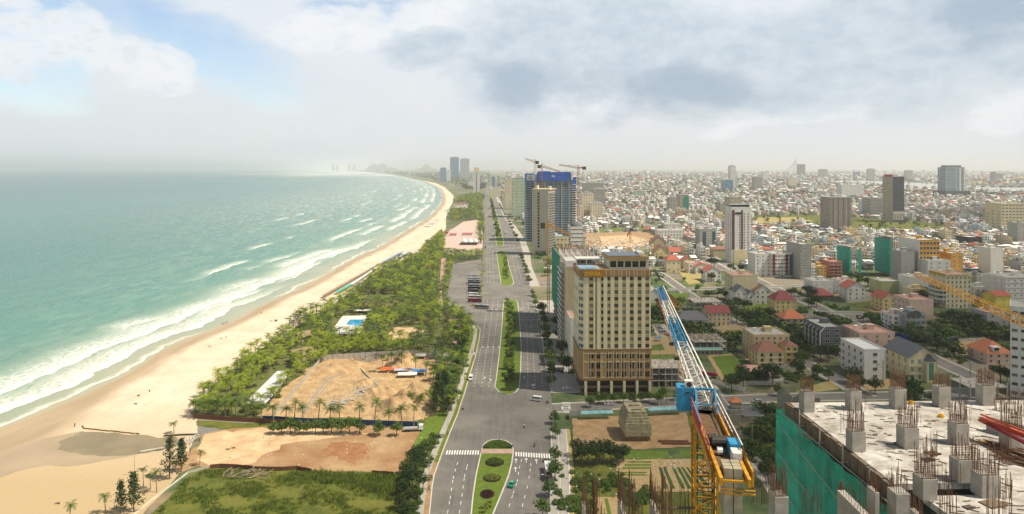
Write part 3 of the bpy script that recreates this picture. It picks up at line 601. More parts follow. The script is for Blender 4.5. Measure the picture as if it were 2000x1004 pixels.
def plant(kind, meshes, x, y, label, cat, group, s=1, rot=None, z=0):
    r_ = thing(kind, label, cat, (x, y, z), R.uniform(0, 6.28) if rot is None else rot, group, (s, s, s * R.uniform(.92, 1.08)))
    link('trunk', meshes[0], r_); link('crown', meshes[1], r_); USED.append((x, y)); return r_
def inside(x, y, poly):
    c_ = False; n = len(poly); j = n - 1
    for i in range(n):
        xi, yi = poly[i]; xj, yj = poly[j]
        if (yi > y) != (yj > y) and x < (xj - xi) * (y - yi) / (yj - yi) + xi: c_ = not c_
        j = i
    return c_
def W2(pxs): return [G(*p)[:2] for p in pxs]
def P2(x, y, z=0): return 1000 + F * x / y, HY + F * (HC - z) / y
PARKP = W2([(374, 806), (414, 757), (453, 729), (484, 699), (515, 680), (553, 658), (594, 621), (632, 609), (661, 590), (685, 579), (717, 555), (740, 531), (779, 513), (818, 500), (834, 481), (862, 457), (868, 476), (866, 494), (905, 499), (942, 498), (942, 506), (893, 514), (884, 520), (870, 560), (862, 590), (880, 604), (907, 622), (922, 640), (925, 660), (912, 710), (905, 735), (880, 808), (846, 812), (838, 762), (852, 735), (850, 702), (800, 692), (735, 692), (635, 704), (560, 754), (505, 815), (380, 812)])
HOLES = [W2(p) for p in ([(476, 792), (470, 772), (540, 716), (572, 716), (560, 745), (518, 790)], [(642, 655), (650, 622), (720, 612), (722, 640), (690, 660)], [(752, 664), (768, 638), (826, 636), (832, 650), (800, 664)], [(556, 712), (565, 690), (600, 668), (604, 680), (572, 712)],
         [(700, 602), (708, 576), (775, 576), (778, 600)], [(826, 650), (845, 620), (856, 620), (842, 660), (830, 690), (822, 690)], [(855, 635), (880, 632), (888, 645), (870, 660), (855, 680), (850, 700), (842, 690)], [(862, 505), (874, 503), (872, 545), (862, 575), (870, 602), (856, 600), (852, 560)], [(845, 686), (932, 684), (930, 700), (846, 700)], [(560, 650), (590, 640), (595, 655), (570, 668)])]
cand = []
q = random.Random(5)
for _ in range(60000):
    y = q.uniform(270, 1300); x = q.uniform(-190, -10)
    if inside(x, y, PARKP) and not any(inside(x, y, h) for h in HOLES): cand.append((x, y))
def poisson(c_, dmin, cap=10 ** 6, pre=()):
    grid = {}; out = []
    for x, y in list(pre) + c_:
        k = (int(x // dmin), int(y // dmin))
        if any((x - a) ** 2 + (y - b) ** 2 < dmin * dmin for i in (-1, 0, 1) for j in (-1, 0, 1) for a, b in grid.get((k[0] + i, k[1] + j), [])): continue
        grid.setdefault(k, []).append((x, y)); out.append((x, y))
        if len(out) >= cap: break
    return out[len(pre):]
pp = poisson(cand, 4.5); pp.sort(key=lambda p: p[1])
palm_jobs = [(x, y, 'grove', None) for x, y in pp]
def extra(lst, kind='row', s=1): return [(*G(*p)[:2], kind, s) for p in lst]
fence_palms = extra([(534, 828), (558, 826), (575, 824), (592, 824), (622, 827), (644, 828), (664, 829), (702, 830), (732, 830), (760, 831), (785, 833), (808, 834), (801, 800), (825, 802), (378, 815), (392, 816), (478, 817), (492, 818), (510, 819), (440, 815), (425, 812), (410, 812), (460, 814)], 'fence')
site_palms = extra([(747, 728), (763, 722), (785, 722), (812, 730), (832, 735), (846, 745), (750, 700), (775, 706)], 'site')
lone_palms = extra([(206, 1003), (280, 951), (294, 956), (306, 962), (340, 847), (390, 911), (136, 1020)], 'lone', .72)
road_palms = extra([(938.5 + k * .55 if k < 4 else 943, 590 - k * 10.5) for k in range(8)] + [(905, 560 - 0 * k) for k in range(0)], 'strip')
alljobs = fence_palms + site_palms + lone_palms + road_palms + palm_jobs[:245]
LM = [('sandy clearing', G(795, 655)), ('swimming pool', G(692, 630)), ('white sheet-covered platform', G(515, 760)), ('long thatched roof', G(740, 590)), ('tiled open pavilion', G(580, 690)), ('big sand heap', G(800, 770)), ('tourist coaches', G(925, 570)), ('beach end of the brown wall', G(385, 815)), ('thatched beach hut', G(597, 640)), ('pavement kink', G(936, 645))]
cnt = {}
def lm_label(look, x, y, key='', lms=None, prep='palm'):
    i = min(range(len(lms)), key=lambda i: (lms[i][1][0] - x) ** 2 + ((lms[i][1][1] - y)) ** 2); return i
def ranked(jobs, lms, key=lambda j: 0):
    """for every job: the landmark nearest to it and its rank among the like ones by distance to that landmark"""
    by = {}
    for n, j in enumerate(jobs):
        i = min(range(len(lms)), key=lambda i: (lms[i][1][0] - j[0]) ** 2 + (lms[i][1][1] - j[1]) ** 2); by.setdefault((i, key(j)), []).append(n)
    out = [None] * len(jobs)
    for (i, k), ns in by.items():
        ns.sort(key=lambda n: (lms[i][1][0] - jobs[n][0]) ** 2 + (lms[i][1][1] - jobs[n][1]) ** 2)
        for r_, n in enumerate(ns): out[n] = (nth(r_), lms[i][0])
    return out
for lst, txt, grp, sub, sc in ((fence_palms, 'boundary wall palm, %s to the %s', 'palms along the boundary wall', PALMD, 1.05), (site_palms, 'dark palm inside the dig, %s to the %s', 'palms in the dig', PALMD, 1.15),
                          (lone_palms, None, 'lone palms by the inlet', PALMD, .72), (road_palms, 'coach park strip palm, %s to the %s', 'palms on the coach park strip', PALMS, .9)):
    rk = ranked(lst, LM)
    for j, (x, y, _, s_) in enumerate(lst):
        px_, py_ = P2(x, y)
        lab = txt % rk[j] if txt else ['small palm at the lower edge beside two casuarinas', 'small palm near the beach lamp post', 'small palm just inland of another near the lamp post', 'thin young palm beside the barrier path', 'lone palm at the tip of the inlet', 'lone palm at the end of the rusty wall', 'palm crown poking up on the bare sand'][j]
        plant('palm_tree', R.choice(sub), x, y, lab, 'palm tree', grp, sc * R.uniform(.85, 1.1))
rk = ranked(palm_jobs[:245], LM)
for j, (x, y, _, _) in enumerate(palm_jobs[:245]):
    plant('palm_tree', R.choice(PALMS if (x < -60 or R.random() < .2) else PALMD), x, y, 'grove palm, %s to the %s' % rk[j], 'palm tree', 'palms of the beach grove', R.uniform(.8, 1.15))
def merge(name, items, mats, kind='stuff', label=None, cat=None):
    """one mesh out of many transformed copies; items = [(mesh list, x, y, z, rot, scale)]"""
    cache = {}; V, Fc, Mi = [], [], []; off = 0
    for meshes, x, y, z, rot, s_ in items:
        for me in meshes:
            if me.name not in cache:
                v = np.empty(len(me.vertices) * 3, np.float32); me.vertices.foreach_get('co', v); v = v.reshape(-1, 3)
                n = np.empty(len(me.polygons), np.int32); me.polygons.foreach_get('loop_total', n); li = np.empty(len(me.loops), np.int32); me.loops.foreach_get('vertex_index', li)
                mi = np.empty(len(me.polygons), np.int32); me.polygons.foreach_get('material_index', mi)
                cache[me.name] = (v, n, li, np.array([mats.index(me.materials[k]) for k in mi], np.int32) if len(me.materials) else mi)
            v, n, li, mi = cache[me.name]; c_, s2 = math.cos(rot), math.sin(rot); vv = v * s_
            V.append(np.stack([vv[:, 0] * c_ - vv[:, 1] * s2 + x, vv[:, 0] * s2 + vv[:, 1] * c_ + y, vv[:, 2] + z], -1)); Fc.append((n, li + off)); Mi.append(mi); off += len(v)
    V = np.concatenate(V); n = np.concatenate([f[0] for f in Fc]); li = np.concatenate([f[1] for f in Fc]); mi = np.concatenate(Mi)
    me = bpy.data.meshes.new(name); me.vertices.add(len(V)); me.vertices.foreach_set('co', V.reshape(-1).astype(np.float32)); me.loops.add(len(li)); me.loops.foreach_set('vertex_index', li)
    me.polygons.add(len(n)); me.polygons.foreach_set('loop_start', np.concatenate([[0], np.cumsum(n)[:-1]]).astype(np.int32)); me.polygons.foreach_set('loop_total', n)
    for m_ in mats: me.materials.append(m_)
    me.polygons.foreach_set('material_index', mi); me.update(calc_edges=True)
    o = link(name, me); return tag(o, label, cat, None, kind)
LP = [palm_meshes(h, 3.8, 16, 80 + i, lf, 5) for i, (h, lf) in enumerate([(6.5, PLEAF), (5.5, PDARK), (7.3, PDARK)])]
items = [(LP[q.randrange(3)], x, y, 0, q.uniform(0, 6), q.uniform(.85, 1.2)) for x, y, _, _ in palm_jobs[245:]]
far_park = [W2(p) for p in ([(873, 432), (882, 412), (915, 412), (942, 420), (942, 428), (905, 433)], [(917, 398), (942, 390), (943, 414), (918, 412)], [(884, 396), (900, 385), (942, 378), (943, 390), (915, 397)], [(933, 428), (944, 426), (945, 478), (936, 476)])]
for _ in range(9000):
    x, y = q.uniform(-190, -40), q.uniform(900, 3300)
    if any(inside(x, y, p) for p in far_park): items.append((LP[q.randrange(3)], x, y, 0, q.uniform(0, 6), q.uniform(.9, 1.4)))
items = items[:2600]
merge('palm_grove', items, [PBARK, PLEAF, PDARK], label='dense palm grove filling the strip between beach and car park', cat='palm grove')
# shrubs under the palms
BUSH = [bush_mesh(1.4, 1.5, 70 + i, lf) for i, lf in enumerate((LEAFL, PLEAF, LEAF))]
items = [([BUSH[q.randrange(3)]], x + q.uniform(-3, 3), y + q.uniform(-3, 3), .05, q.uniform(0, 6), q.uniform(.5, 1.3)) for x, y in pp[::2] if y < 700 and not any(inside(x, y, h) for h in HOLES)]
merge('undergrowth', items, [LEAFL, PLEAF, LEAF], label='bright low shrubs growing below the coconut palms', cat='undergrowth')
# grass tufts in the field at the bottom and scrub patches
def tuft_mesh(seed, lf):
    q_ = random.Random(seed); b_ = MB()
    for _ in range(26):
        x, y = q_.gauss(0, .5), q_.gauss(0, .5); a_ = q_.uniform(0, 6.28); h_ = q_.uniform(.4, 1.1); b_.add([(x - .09 * math.cos(a_), y - .09 * math.sin(a_), 0), (x + .09 * math.cos(a_), y + .09 * math.sin(a_), 0), (x + q_.gauss(0, .3), y + q_.gauss(0, .3), h_)], [(0, 1, 2)])
    return b_.mesh('tuft', lf)
TUFT = [tuft_mesh(90 + i, lf) for i, lf in enumerate((LEAFL, LEAF, LEAFL))]
items = []
fieldp = W2([(270, 1030), (320, 985), (352, 945), (395, 922), (415, 918), (620, 924), (790, 930), (792, 1030)]); clump = W2([(560, 925), (610, 922), (780, 930), (760, 962), (690, 958), (620, 940)])
for _ in range(5200):
    x, y = q.uniform(-130, -30), q.uniform(205, 260); d_ = math.sin(x * .21 + 2) * math.sin(y * .33 + x * .08) + q.uniform(-.6, .6)
    if (inside(x, y, fieldp) and d_ > .05) or inside(x, y, clump): items.append(([TUFT[q.randrange(3)]], x, y, .1, q.uniform(0, 6), q.uniform(.5, 1.3) * (1.35 if inside(x, y, clump) else 1)))
merge('grass', items, [LEAFL, LEAF], label='tufts of rank grass over the vacant field', cat='grass')
# named broadleaf trees: (photo pixel, prototype, scale, label)
TJ = []
def T_(pxs, kinds, s_, look, grp, jit=.12):
    for p in pxs: x, y, _ = G(*p); TJ.append((x, y, kinds, s_ * R.uniform(1 - jit, 1 + jit), look, grp))
def lerp_row(pts, n):
    P_ = [Vector(G(*p)[:2]) for p in pts]; L_ = [0]
    for a_, c_ in zip(P_[:-1], P_[1:]): L_.append(L_[-1] + (c_ - a_).length)
    out = []
    for k in range(n):
        s_ = L_[-1] * k / (n - 1); i = max(j for j in range(len(P_) - 1) if L_[j] <= s_ + 1e-6); c_ = P_[i].lerp(P_[i + 1], (s_ - L_[i]) / max(1e-6, L_[i + 1] - L_[i])); out.append(P2(c_.x, c_.y))
    return out
T_([(1083, 828), (1084, 856), (1084, 903), (1084, 938), (1074, 971), (1060, 1012)], TREES[:1] + TREES[2:3], 1.0, 'near pavement row tree', 'street trees on the near pavement')
T_(lerp_row([(1077, 757), (1075, 720), (1070, 685), (1064, 640), (1056, 608)], 15), TREES[:3], 1.12, 'long pavement row tree', 'street trees of the long row')
T_(lerp_row([(1046, 600), (1040, 578)], 3) + lerp_row([(1034, 555), (1027, 530), (1018, 505)], 9) + lerp_row([(1012, 476), (996, 440), (975, 400)], 16), TREES[:3], .95, 'round far row tree', 'street trees of the far row')
T_([(1100, 722), (1110, 730), (1120, 738), (1098, 700), (1091, 664), (1086, 640)], TREES[1:], 1.05, 'dark hotel forecourt tree', 'dark trees of the hotel forecourt')
T_([(1153, 796), (1182, 789), (1198, 790), (1218, 787), (1236, 789), (1252, 786), (1268, 786), (1285, 790), (1296, 778), (1327, 782), (1168, 789)], TREES[:3], .85, 'small hotel front tree', 'trees before the hotel')
T_([(1133, 905), (1148, 908), (1165, 908), (1178, 905), (1192, 903), (1208, 908), (1218, 900), (1128, 892)], TREES[3:] + TREES[1:2], .95, 'wide dirt lot tree', 'dark trees beside the dirt lot')
T_([(535, 848), (551, 848), (567, 848), (584, 848), (600, 848), (616, 848), (632, 848), (647, 848), (666, 848), (682, 848), (702, 848), (739, 851), (775, 852)], TREES[2:3] + TREES[:1], .95, 'young clay lot tree', 'young trees edging the clay lot')
T_([(790, 1000), (800, 985), (812, 965), (800, 950), (806, 930), (815, 915), (812, 900), (822, 890), (830, 878), (838, 872), (855, 868), (845, 862), (790, 960), (783, 940), (818, 995), (826, 960), (795, 1015), (812, 1018), (784, 970), (780, 995), (792, 945), (805, 955), (808, 1000), (820, 975), (798, 975), (788, 925), (822, 905), (806, 905), (835, 890), (828, 925), (802, 1020), (785, 1015), (850, 875), (842, 905)], TREES, .66, 'bushy verge tree', 'bushy trees on the verge', .25)
T_([(905, 640), (912, 655), (908, 675), (900, 690), (905, 705), (897, 720), (893, 740), (889, 760), (884, 780), (878, 800), (892, 655), (895, 675), (898, 665), (901, 680), (893, 700), (888, 715), (886, 735), (880, 755), (876, 770), (900, 705), (910, 668), (897, 640), (890, 690), (882, 790), (872, 812)], TREES[1:2] + TREES[3:4], .66, 'low grass bank tree', 'low trees on the grass bank', .2)
CLUST = [(1395, 520, 4), (1440, 532, 4), (1465, 548, 3), (1385, 548, 2), (1430, 585, 4), (1445, 605, 4), (1458, 628, 5), (1480, 650, 3), (1508, 655, 3), (1575, 585, 6), (1560, 615, 2), (1580, 600, 3), (1545, 650, 2), (1690, 500, 3), (1675, 552, 7), (1700, 560, 4), (1655, 640, 1), (1790, 580, 4), (1775, 590, 3), (1850, 625, 4), (1880, 640, 6), (1915, 650, 6),
         (1950, 652, 4), (1600, 702, 5), (1565, 720, 3), (1620, 740, 3), (1680, 760, 3), (1480, 748, 4), (1500, 752, 3), (1440, 755, 2), (1572, 745, 3), (1812, 792, 3), (1755, 788, 3), (1780, 780, 2), (1510, 832, 5), (1500, 870, 4), (1515, 850, 3), (1450, 885, 3), (1475, 905, 3), (1490, 930, 2), (1945, 770, 4), (1960, 750, 3), (1340, 768, 2), (1292, 620, 3), (1285, 575, 3), (1320, 705, 2),
         (1510, 545, 5), (1540, 553, 3), (1465, 560, 2), (1740, 470, 5), (1800, 480, 3), (1890, 500, 6), (1780, 425, 5), (1620, 430, 4), (1700, 432, 5), (1560, 480, 2), (1410, 478, 4), (1330, 505, 5), (1300, 530, 4), (1415, 640, 2), (1375, 560, 3), (1350, 590, 2), (1650, 700, 2), (1700, 650, 1), (1380, 745, 2), (1330, 660, 2), (1308, 688, 2), (1730, 600, 1), (1880, 735, 3), (1840, 715, 4), (1480, 690, 3), (1465, 665, 2), (1395, 690, 3), (1412, 735, 3)]
for cx_, cy_, k in CLUST:
    x0, y0, _ = G(cx_, cy_)
    for i in range(k):
        x, y = x0 + R.gauss(0, 2.6 + k * .7), y0 + R.gauss(0, 3.0 + k * .8); TJ.append((x, y, TREES, R.uniform(.85, 1.3), 'broad villa garden tree', 'garden trees of the villa quarter'))
T_([(1655, 628), (1703, 634), (1656, 600), (1742, 668), (1800, 672), (1622, 655), (1780, 660), (1560, 590), (1540, 585), (1830, 700), (1395, 766), (1790, 652)], UMBR, 1.1, 'flat-topped avenue tree', 'flat-topped avenue trees')
TJ = TJ[:300]
LM2 = [('cream hotel tower', G(1200, 770)), ('grey curved-front building', G(1620, 690)), ('white cube villa', G(1690, 740)), ('steep wine-roofed villa', G(1535, 610)), ('red crane mast foot', G(1375, 870)), ('concrete block pile', G(1240, 850)), ('zebra crossing', G(1040, 888)), ('flower bed island tip', G(975, 865)), ('car park entrance', G(930, 610)), ('orange-roofed house', G(1950, 720)),
       ('bare concrete house frame', G(1420, 660)), ('curved-window block', G(1860, 600)), ('brown-banded tower', G(1447, 510)), ('green-netted tower', G(1725, 540)), ('blue-netted tower', G(1080, 480)), ('pile of felled trunks', G(490, 930))]
rk = ranked(TJ, LM2, lambda j: j[4])
for j, (x, y, kinds, s_, look, grp) in enumerate(TJ): plant('broadleaf_tree', R.choice(kinds), x, y, look + ', %s to the %s' % rk[j], 'tree', grp, s_)
for i, (p, s_, lb) in enumerate([((331, 936), 1.15, 'tall bushy casuarina beside the barrier path, nearer the inlet'), ((354, 922), .95, 'second tall casuarina, just inland of the tallest one'), ((261, 1000), 1.0, 'dark slim casuarina at the lower edge of the sand'), ((236, 1005), .8, 'pale casuarina at the lower edge beside a darker one')] +
                        [((862, 806), 1.1, 'casuarina by the pavement, lowest of the dark clump'), ((856, 790), 1.1, 'casuarina in the dark clump beside the sand heap'), ((872, 782), 1.0, 'casuarina of the dark clump closest to the pavement'), ((850, 812), .9, 'casuarina of the dark clump closest to the parked truck'), ((866, 770), .9, 'upper casuarina of the dark clump beside the pavement')]):
    x, y, _ = G(*p); plant('casuarina_tree', CAS[i % 2], x, y, lb, 'casuarina', 'casuarinas', s_)
# median planting
for i, p in enumerate([(992, 592), (993, 603), (995, 615), (996, 628), (998, 640), (1000, 652), (994, 662), (996, 676), (998, 690), (1001, 700), (990, 722), (993, 735), (995, 745)]):
    x, y, _ = G(*p); plant('date_palm', DATE[i % 2], x, y, 'dark date palm on the long median, %s to its far tip' % nth(i), 'palm tree', 'date palms on the long median', .95, z=.2)
for i, p in enumerate([(990, 545), (990, 530), (988, 520), (985, 508), (982, 500), (989, 538)]):
    x, y, _ = G(*p); plant('date_palm', DATE[i % 2], x, y, 'date palm on the second median, %s to its near tip' % nth(i), 'palm tree', 'date palms on the second median', .85, z=.2)
items = [([BUSH[q.randrange(3)]], *G(q.uniform(989, 1003), q.uniform(592, 745))[:2], .2, q.uniform(0, 6), q.uniform(.5, 1.2)) for _ in range(150)] + [([BUSH[q.randrange(3)]], *G(q.uniform(982, 990), q.uniform(496, 545))[:2], .2, q.uniform(0, 6), q.uniform(.6, 1.2)) for _ in range(50)]
merge('median_shrubs', items, [LEAFL, PLEAF, LEAF], label='low shrubs filling the medians between the date palms', cat='shrubs')
items = []
for _ in range(120):
    u_ = q.random(); a_, c_ = G(971, 474)[:2], G(957, 390)[:2]; a2, c2 = G(981, 476)[:2], G(960, 390)[:2]; f_ = q.random()
    x = (a_[0] * (1 - f_) + a2[0] * f_) * (1 - u_) + (c_[0] * (1 - f_) + c2[0] * f_) * u_; y = a_[1] * (1 - u_) + c_[1] * u_; items.append((TREES[q.randrange(3)], x, y, .2, q.uniform(0, 6), q.uniform(.6, 1.0)))
merge('median_trees', items, [BARK, LEAF, LEAFD], kind='stuff', label='unbroken line of trees along the far median', cat='trees')
def bed(px_, py_, rx, ry, h_, leaf, nm, lb, cat, n=700, ls=.16):
    x, y, _ = G(px_, py_); q_ = random.Random(int(px_ * 7)); b_ = MB()
    for _ in range(n):
        a_ = q_.uniform(0, 6.28); rr = math.sqrt(q_.random()); p = Vector((math.cos(a_) * rr * rx, math.sin(a_) * rr * ry, h_ * (1 - .55 * rr ** 3) * q_.uniform(.75, 1.05)))
        nn = Vector((q_.gauss(0, .5), q_.gauss(0, .5), 1)).normalized(); u1 = nn.orthogonal().normalized() * ls; u2 = nn.cross(u1); b_.add([p - u1, p - u2, p + u1, p + u2], [(0, 1, 2, 3)])
    r_ = thing(nm, lb, cat, (x, y, .2), 0, 'planted beds on the near median'); b_.build('foliage', leaf, r_)
    s_ = MB(); pts = [(math.cos(t_) * (rx + .55), math.sin(t_) * (ry + .55)) for t_ in np.linspace(0, 2 * math.pi, 28)[:-1]]; s_.prism(pts, 0, .03); s_.build('soil', mat('dark_soil', (.045, .025, .015), .95, .3, 1), r_)
bed(966, 904, 3.1, 3.4, 1.1, LEAF, 'round_hedge', 'large round green hedge bed, uppermost of three on the near median', 'hedge', 1100); bed(960.5, 934.5, 2.7, 3.0, .8, LEAFL, 'round_hedge', 'yellow-green round bed with a dark ring, middle one on the near median', 'hedge', 700)
bed(951.5, 966, 2.0, 2.9, .35, leafmat('wine_leaf', (.03, .012, .012), (.06, .022, .02)), 'flower_bed', 'dark wine-red round bed below the yellow-green one', 'flower bed', 500); bed(992, 761, 3.5, 2.2, .6, LEAF, 'round_hedge', 'oval hedge at the near tip of the long median', 'hedge', 500); bed(997, 722, 1.1, 5.0, .5, M['wine_leaf'], 'flower_bed', 'long wine-red bed beside the date palms', 'flower bed', 200)
for k in range(2):
    g = MB(); q_ = random.Random(k + 3)
    for s_ in np.linspace(0, 1, 260):
        p = Vector(G(938 + s_ * 22, 993 - s_ * 9 + 3 * math.sin(s_ * 6) + k * 9)); p += Vector((q_.gauss(0, .25), q_.gauss(0, .25), .2 + q_.uniform(.2, .7))); nn = Vector((q_.gauss(0, .5), q_.gauss(0, .5), 1)).normalized(); u1 = nn.orthogonal().normalized() * .18; u2 = nn.cross(u1); g.add([p - u1, p - u2, p + u1, p + u2], [(0, 1, 2, 3)])
    tag(g.build('wavy_hedge', LEAFL), ['upper wavy clipped hedge on the near median', 'lower wavy clipped hedge on the near median'][k], 'hedge', 'wavy hedges')
g = MB(); q_ = random.Random(8)
for _ in range(1500):
    px_ = q_.uniform(944, 1001); t_ = (px_ - 972.5) / 29; top = 861.5 + 12 * t_ * t_; py_ = q_.uniform(top + 1, 876.5)
    if py_ < top: continue
    p = Vector(G(px_, py_)); p.z = .2 + q_.uniform(.3, .75); nn = Vector((q_.gauss(0, .5), q_.gauss(0, .5), 1)).normalized(); u1 = nn.orthogonal().normalized() * .2; u2 = nn.cross(u1); g.add([p - u1, p - u2, p + u1, p + u2], [(0, 1, 2, 3)])
tag(g.build('clipped_hedge', LEAF), 'half-round clipped hedge above the pink crossing', 'hedge')
# ================================================================ buildings
ROT = .030                                # the town's grid lies a little askew to the view
def pal(name, h, **k): return mat(name, hexc(h), .8, .16, .22, **k)
WALLS = {'white': pal('white_render', 'd9d6cc'), 'cream': pal('cream_render', 'd6c8a2'), 'beige': pal('beige_render', 'b9ab8c'), 'grey': pal('grey_render', 'a3a29b'), 'pink': pal('pink_render', 'd3b4a0'), 'yellow': pal('yellow_render', 'dcc68a'), 'ochre': pal('ochre_render', 'c99a45'),
         'darkgrey': pal('slate_render', '6a6f70'), 'blue': pal('pale_blue_render', 'a9bcc4'), 'green': pal('pale_green_render', 'a9b07c'), 'brown': pal('brown_render', '7a5a45'), 'rose': pal('rose_render', 'b0766a'), 'concrete': pal('bare_concrete_wall', '8d8577'), 'tan': pal('tan_render', 'cdb98c')}
ROOFS = {'red': mat('red_tile_roof', (.33, .085, .055), .8, .3, .8, col2=(.42, .13, .085)), 'wine': mat('wine_tile_roof', (.19, .045, .045), .75, .3, .8, col2=(.27, .075, .07)), 'slate': mat('slate_tile_roof', (.10, .105, .115), .7, .25, .8, col2=(.15, .155, .165)), 'orange': mat('orange_tile_roof', (.45, .14, .06), .8, .25, .8, col2=(.52, .20, .10)),
         'deck': mat('roof_deck', (.38, .36, .33), .9, .3, .35, col2=(.52, .50, .46), detail=8), 'pinkdeck': mat('pink_roof_deck', (.55, .32, .25), .85, .2, .4), 'tin': mat('tin_roof', (.52, .56, .54), .5, .2, .5), 'teal': mat('teal_tin_roof', (.24, .42, .36), .5, .2, .5), 'brown': mat('brown_tile_roof', (.21, .095, .065), .8, .3, .8, col2=(.30, .15, .10)), 'whitetin': mat('white_tin_roof', (.75, .76, .74), .5, .12, .5)}
GLD = mat('dark_window_glass', (.012, .014, .015), .08, 0, spec=.6); GLM = mat('window_glass', (.05, .06, .065), .08, 0, spec=.6); GLC = mat('curtained_glass', (.20, .19, .155), .3, 0); GLB = mat('blue_window_glass', (.06, .10, .13), .06, 0, spec=.6)
FRW = mat('white_window_frame', (.62, .60, .55), .6, 0); FRD = mat('dark_window_frame', (.08, .07, .06), .6, 0); STEEL = mat('stainless_steel', (.70, .70, .68), .3, 0, metal=.7); GREENS = mat('green_shutter', (.10, .24, .15), .6, .15, .5)
GLS = [GLD, GLM, GLC, GLD, GLM]; WCACHE = {}
def window_mesh(w_, h_, gl, fr=FRW, mull=1, arch=False, nm='window'):
    k = (round(w_, 2), round(h_, 2), gl.name, fr.name, mull, arch)
    if k in WCACHE: return WCACHE[k]
    b = MB(); t_ = .09
    if arch:
        pts = [(-w_ / 2, 0)] + [(w_ / 2, 0)] + [(w_ / 2 * math.cos(a), h_ - w_ / 2 + w_ / 2 * math.sin(a)) for a in np.linspace(0, math.pi, 7)]
        b.add([(x, -.02, z) for x, z in pts], [tuple(range(len(pts)))], 1)
    else: b.quad((-w_ / 2, -.02, 0), (w_ / 2, -.02, 0), (w_ / 2, -.02, h_), (-w_ / 2, -.02, h_), 1)
    for x in [-w_ / 2, w_ / 2] + [w_ * (i / (mull + 1) - .5) for i in range(1, mull + 1)]: b.box(x - t_ / 2, x + t_ / 2, -.09, .01, 0, h_ * (.8 if arch else 1), 0)
    for z in (0, h_): b.box(-w_ / 2 - t_ / 2, w_ / 2 + t_ / 2, -.10 if z else -.16, .01, z - t_ / 2, z + t_ / 2, 0) if not (arch and z) else None
    WCACHE[k] = b.mesh(nm, [fr, gl]); return WCACHE[k]
def add_windows(root, pts, w_, h_, face='F', W=0, gls=None, fr=FRW, mull=1, arch=False, nm='window', cap=None):
    """pts = (along, z); F = the face towards -y, L = towards -x, R = towards +x"""
    for i, (a, z) in enumerate(pts):
        me = window_mesh(w_, h_, R.choice(gls or GLS), fr, mull, arch, nm)
        loc = (a, 0, z) if face == 'F' else ((0, a, z) if face == 'L' else (W, a, z))
        link(nm, me, root, loc, {'F': 0, 'L': -math.pi / 2, 'R': math.pi / 2}[face])
TANK = None
def tank_mesh():
    global TANK
    if TANK is None:
        b = MB(); b.cyl((-.9, 0, 1.3), (.9, 0, 1.3), .55, None, 10)
        for x in (-.6, .6):
            for y in (-.4, .4): b.bar((x, y, 0), (x, y, 1.0), .08)
        b.box(-.9, .9, -.5, .5, .75, .82); TANK = b.mesh('water_tank', STEEL)
    return TANK
def roof_part(root, W, D_, h, kind, m, rh, ov=.5, wall=None, par=.8):
    if kind == 'flat':
        b = MB(); t_ = .22
        b.quad((0, 0, h + .02), (W, 0, h + .02), (W, D_, h + .02), (0, D_, h + .02), 0)
        if par:
            for x0, x1, y0, y1 in ((-.06, W + .06, -.06, t_), (-.06, W + .06, D_ - t_, D_ + .06), (-.06, t_, t_, D_ - t_), (W - t_, W + .06, t_, D_ - t_)): b.box(x0, x1, y0, y1, h - .15, h + par, 1)
        return b.build('roof', [m, wall], root)
    b = MB(); x0, x1, y0, y1 = -ov, W + ov, -ov, D_ + ov
    if kind == 'hip':
        c_ = min(W, D_) / 2 * .9
        if W > D_: r0, r1 = (x0 + c_, D_ / 2), (x1 - c_, D_ / 2)
        else: r0, r1 = (W / 2, y0 + c_), (W / 2, y1 - c_)
        v = [(x0, y0, h), (x1, y0, h), (x1, y1, h), (x0, y1, h), (*r0, h + rh), (*r1, h + rh)]
        b.add(v, [(0, 1, 5, 4), (1, 2, 5), (2, 3, 4, 5), (3, 0, 4)] if W > D_ else [(0, 1, 4), (1, 2, 5, 4), (2, 3, 5), (3, 0, 4, 5)], 0); b.add(v[:4], [(3, 2, 1, 0)], 1)
    elif kind in ('gableS', 'gableF'):
        if kind == 'gableS':     # ridge along x
            A = [(x0, y0, h - .2), (x1, y0, h - .2), (x1, D_ / 2, h + rh), (x0, D_ / 2, h + rh)]; B_ = [(x0, D_ / 2, h + rh), (x1, D_ / 2, h + rh), (x1, y1, h - .2), (x0, y1, h - .2)]
            gab = [[(0, 0, h), (0, D_, h), (0, D_ / 2, h + rh - .15)], [(W, 0, h), (W, D_, h), (W, D_ / 2, h + rh - .15)]]
        else:                    # ridge runs away from the front: the gable faces the front
            A = [(x0, y0, h - .2), (W / 2, y0, h + rh), (W / 2, y1, h + rh), (x0, y1, h - .2)]; B_ = [(W / 2, y0, h + rh), (x1, y0, h - .2), (x1, y1, h - .2), (W / 2, y1, h + rh)]
            gab = [[(0, 0, h), (W, 0, h), (W / 2, 0, h + rh - .15)], [(0, D_, h), (W, D_, h), (W / 2, D_, h + rh - .15)]]
        for q_ in (A, B_):
            b.add(q_ + [(x, y, z - .22) for x, y, z in q_], [(0, 1, 2, 3), (7, 6, 5, 4), (0, 4, 5, 1), (1, 5, 6, 2), (2, 6, 7, 3), (3, 7, 4, 0)], 0)
        for g_ in gab: b.add(g_, [(0, 1, 2)], 1)
    elif kind == 'shed':
        b.add([(x0, y0, h), (x1, y0, h), (x1, y1, h + rh), (x0, y1, h + rh)], [(0, 1, 2, 3)], 0); b.add([(0, D_, h), (W, D_, h), (W, D_, h + rh), (0, D_, h + rh)], [(0, 1, 2, 3)], 1)
    return b.build('roof', [m, wall], root)
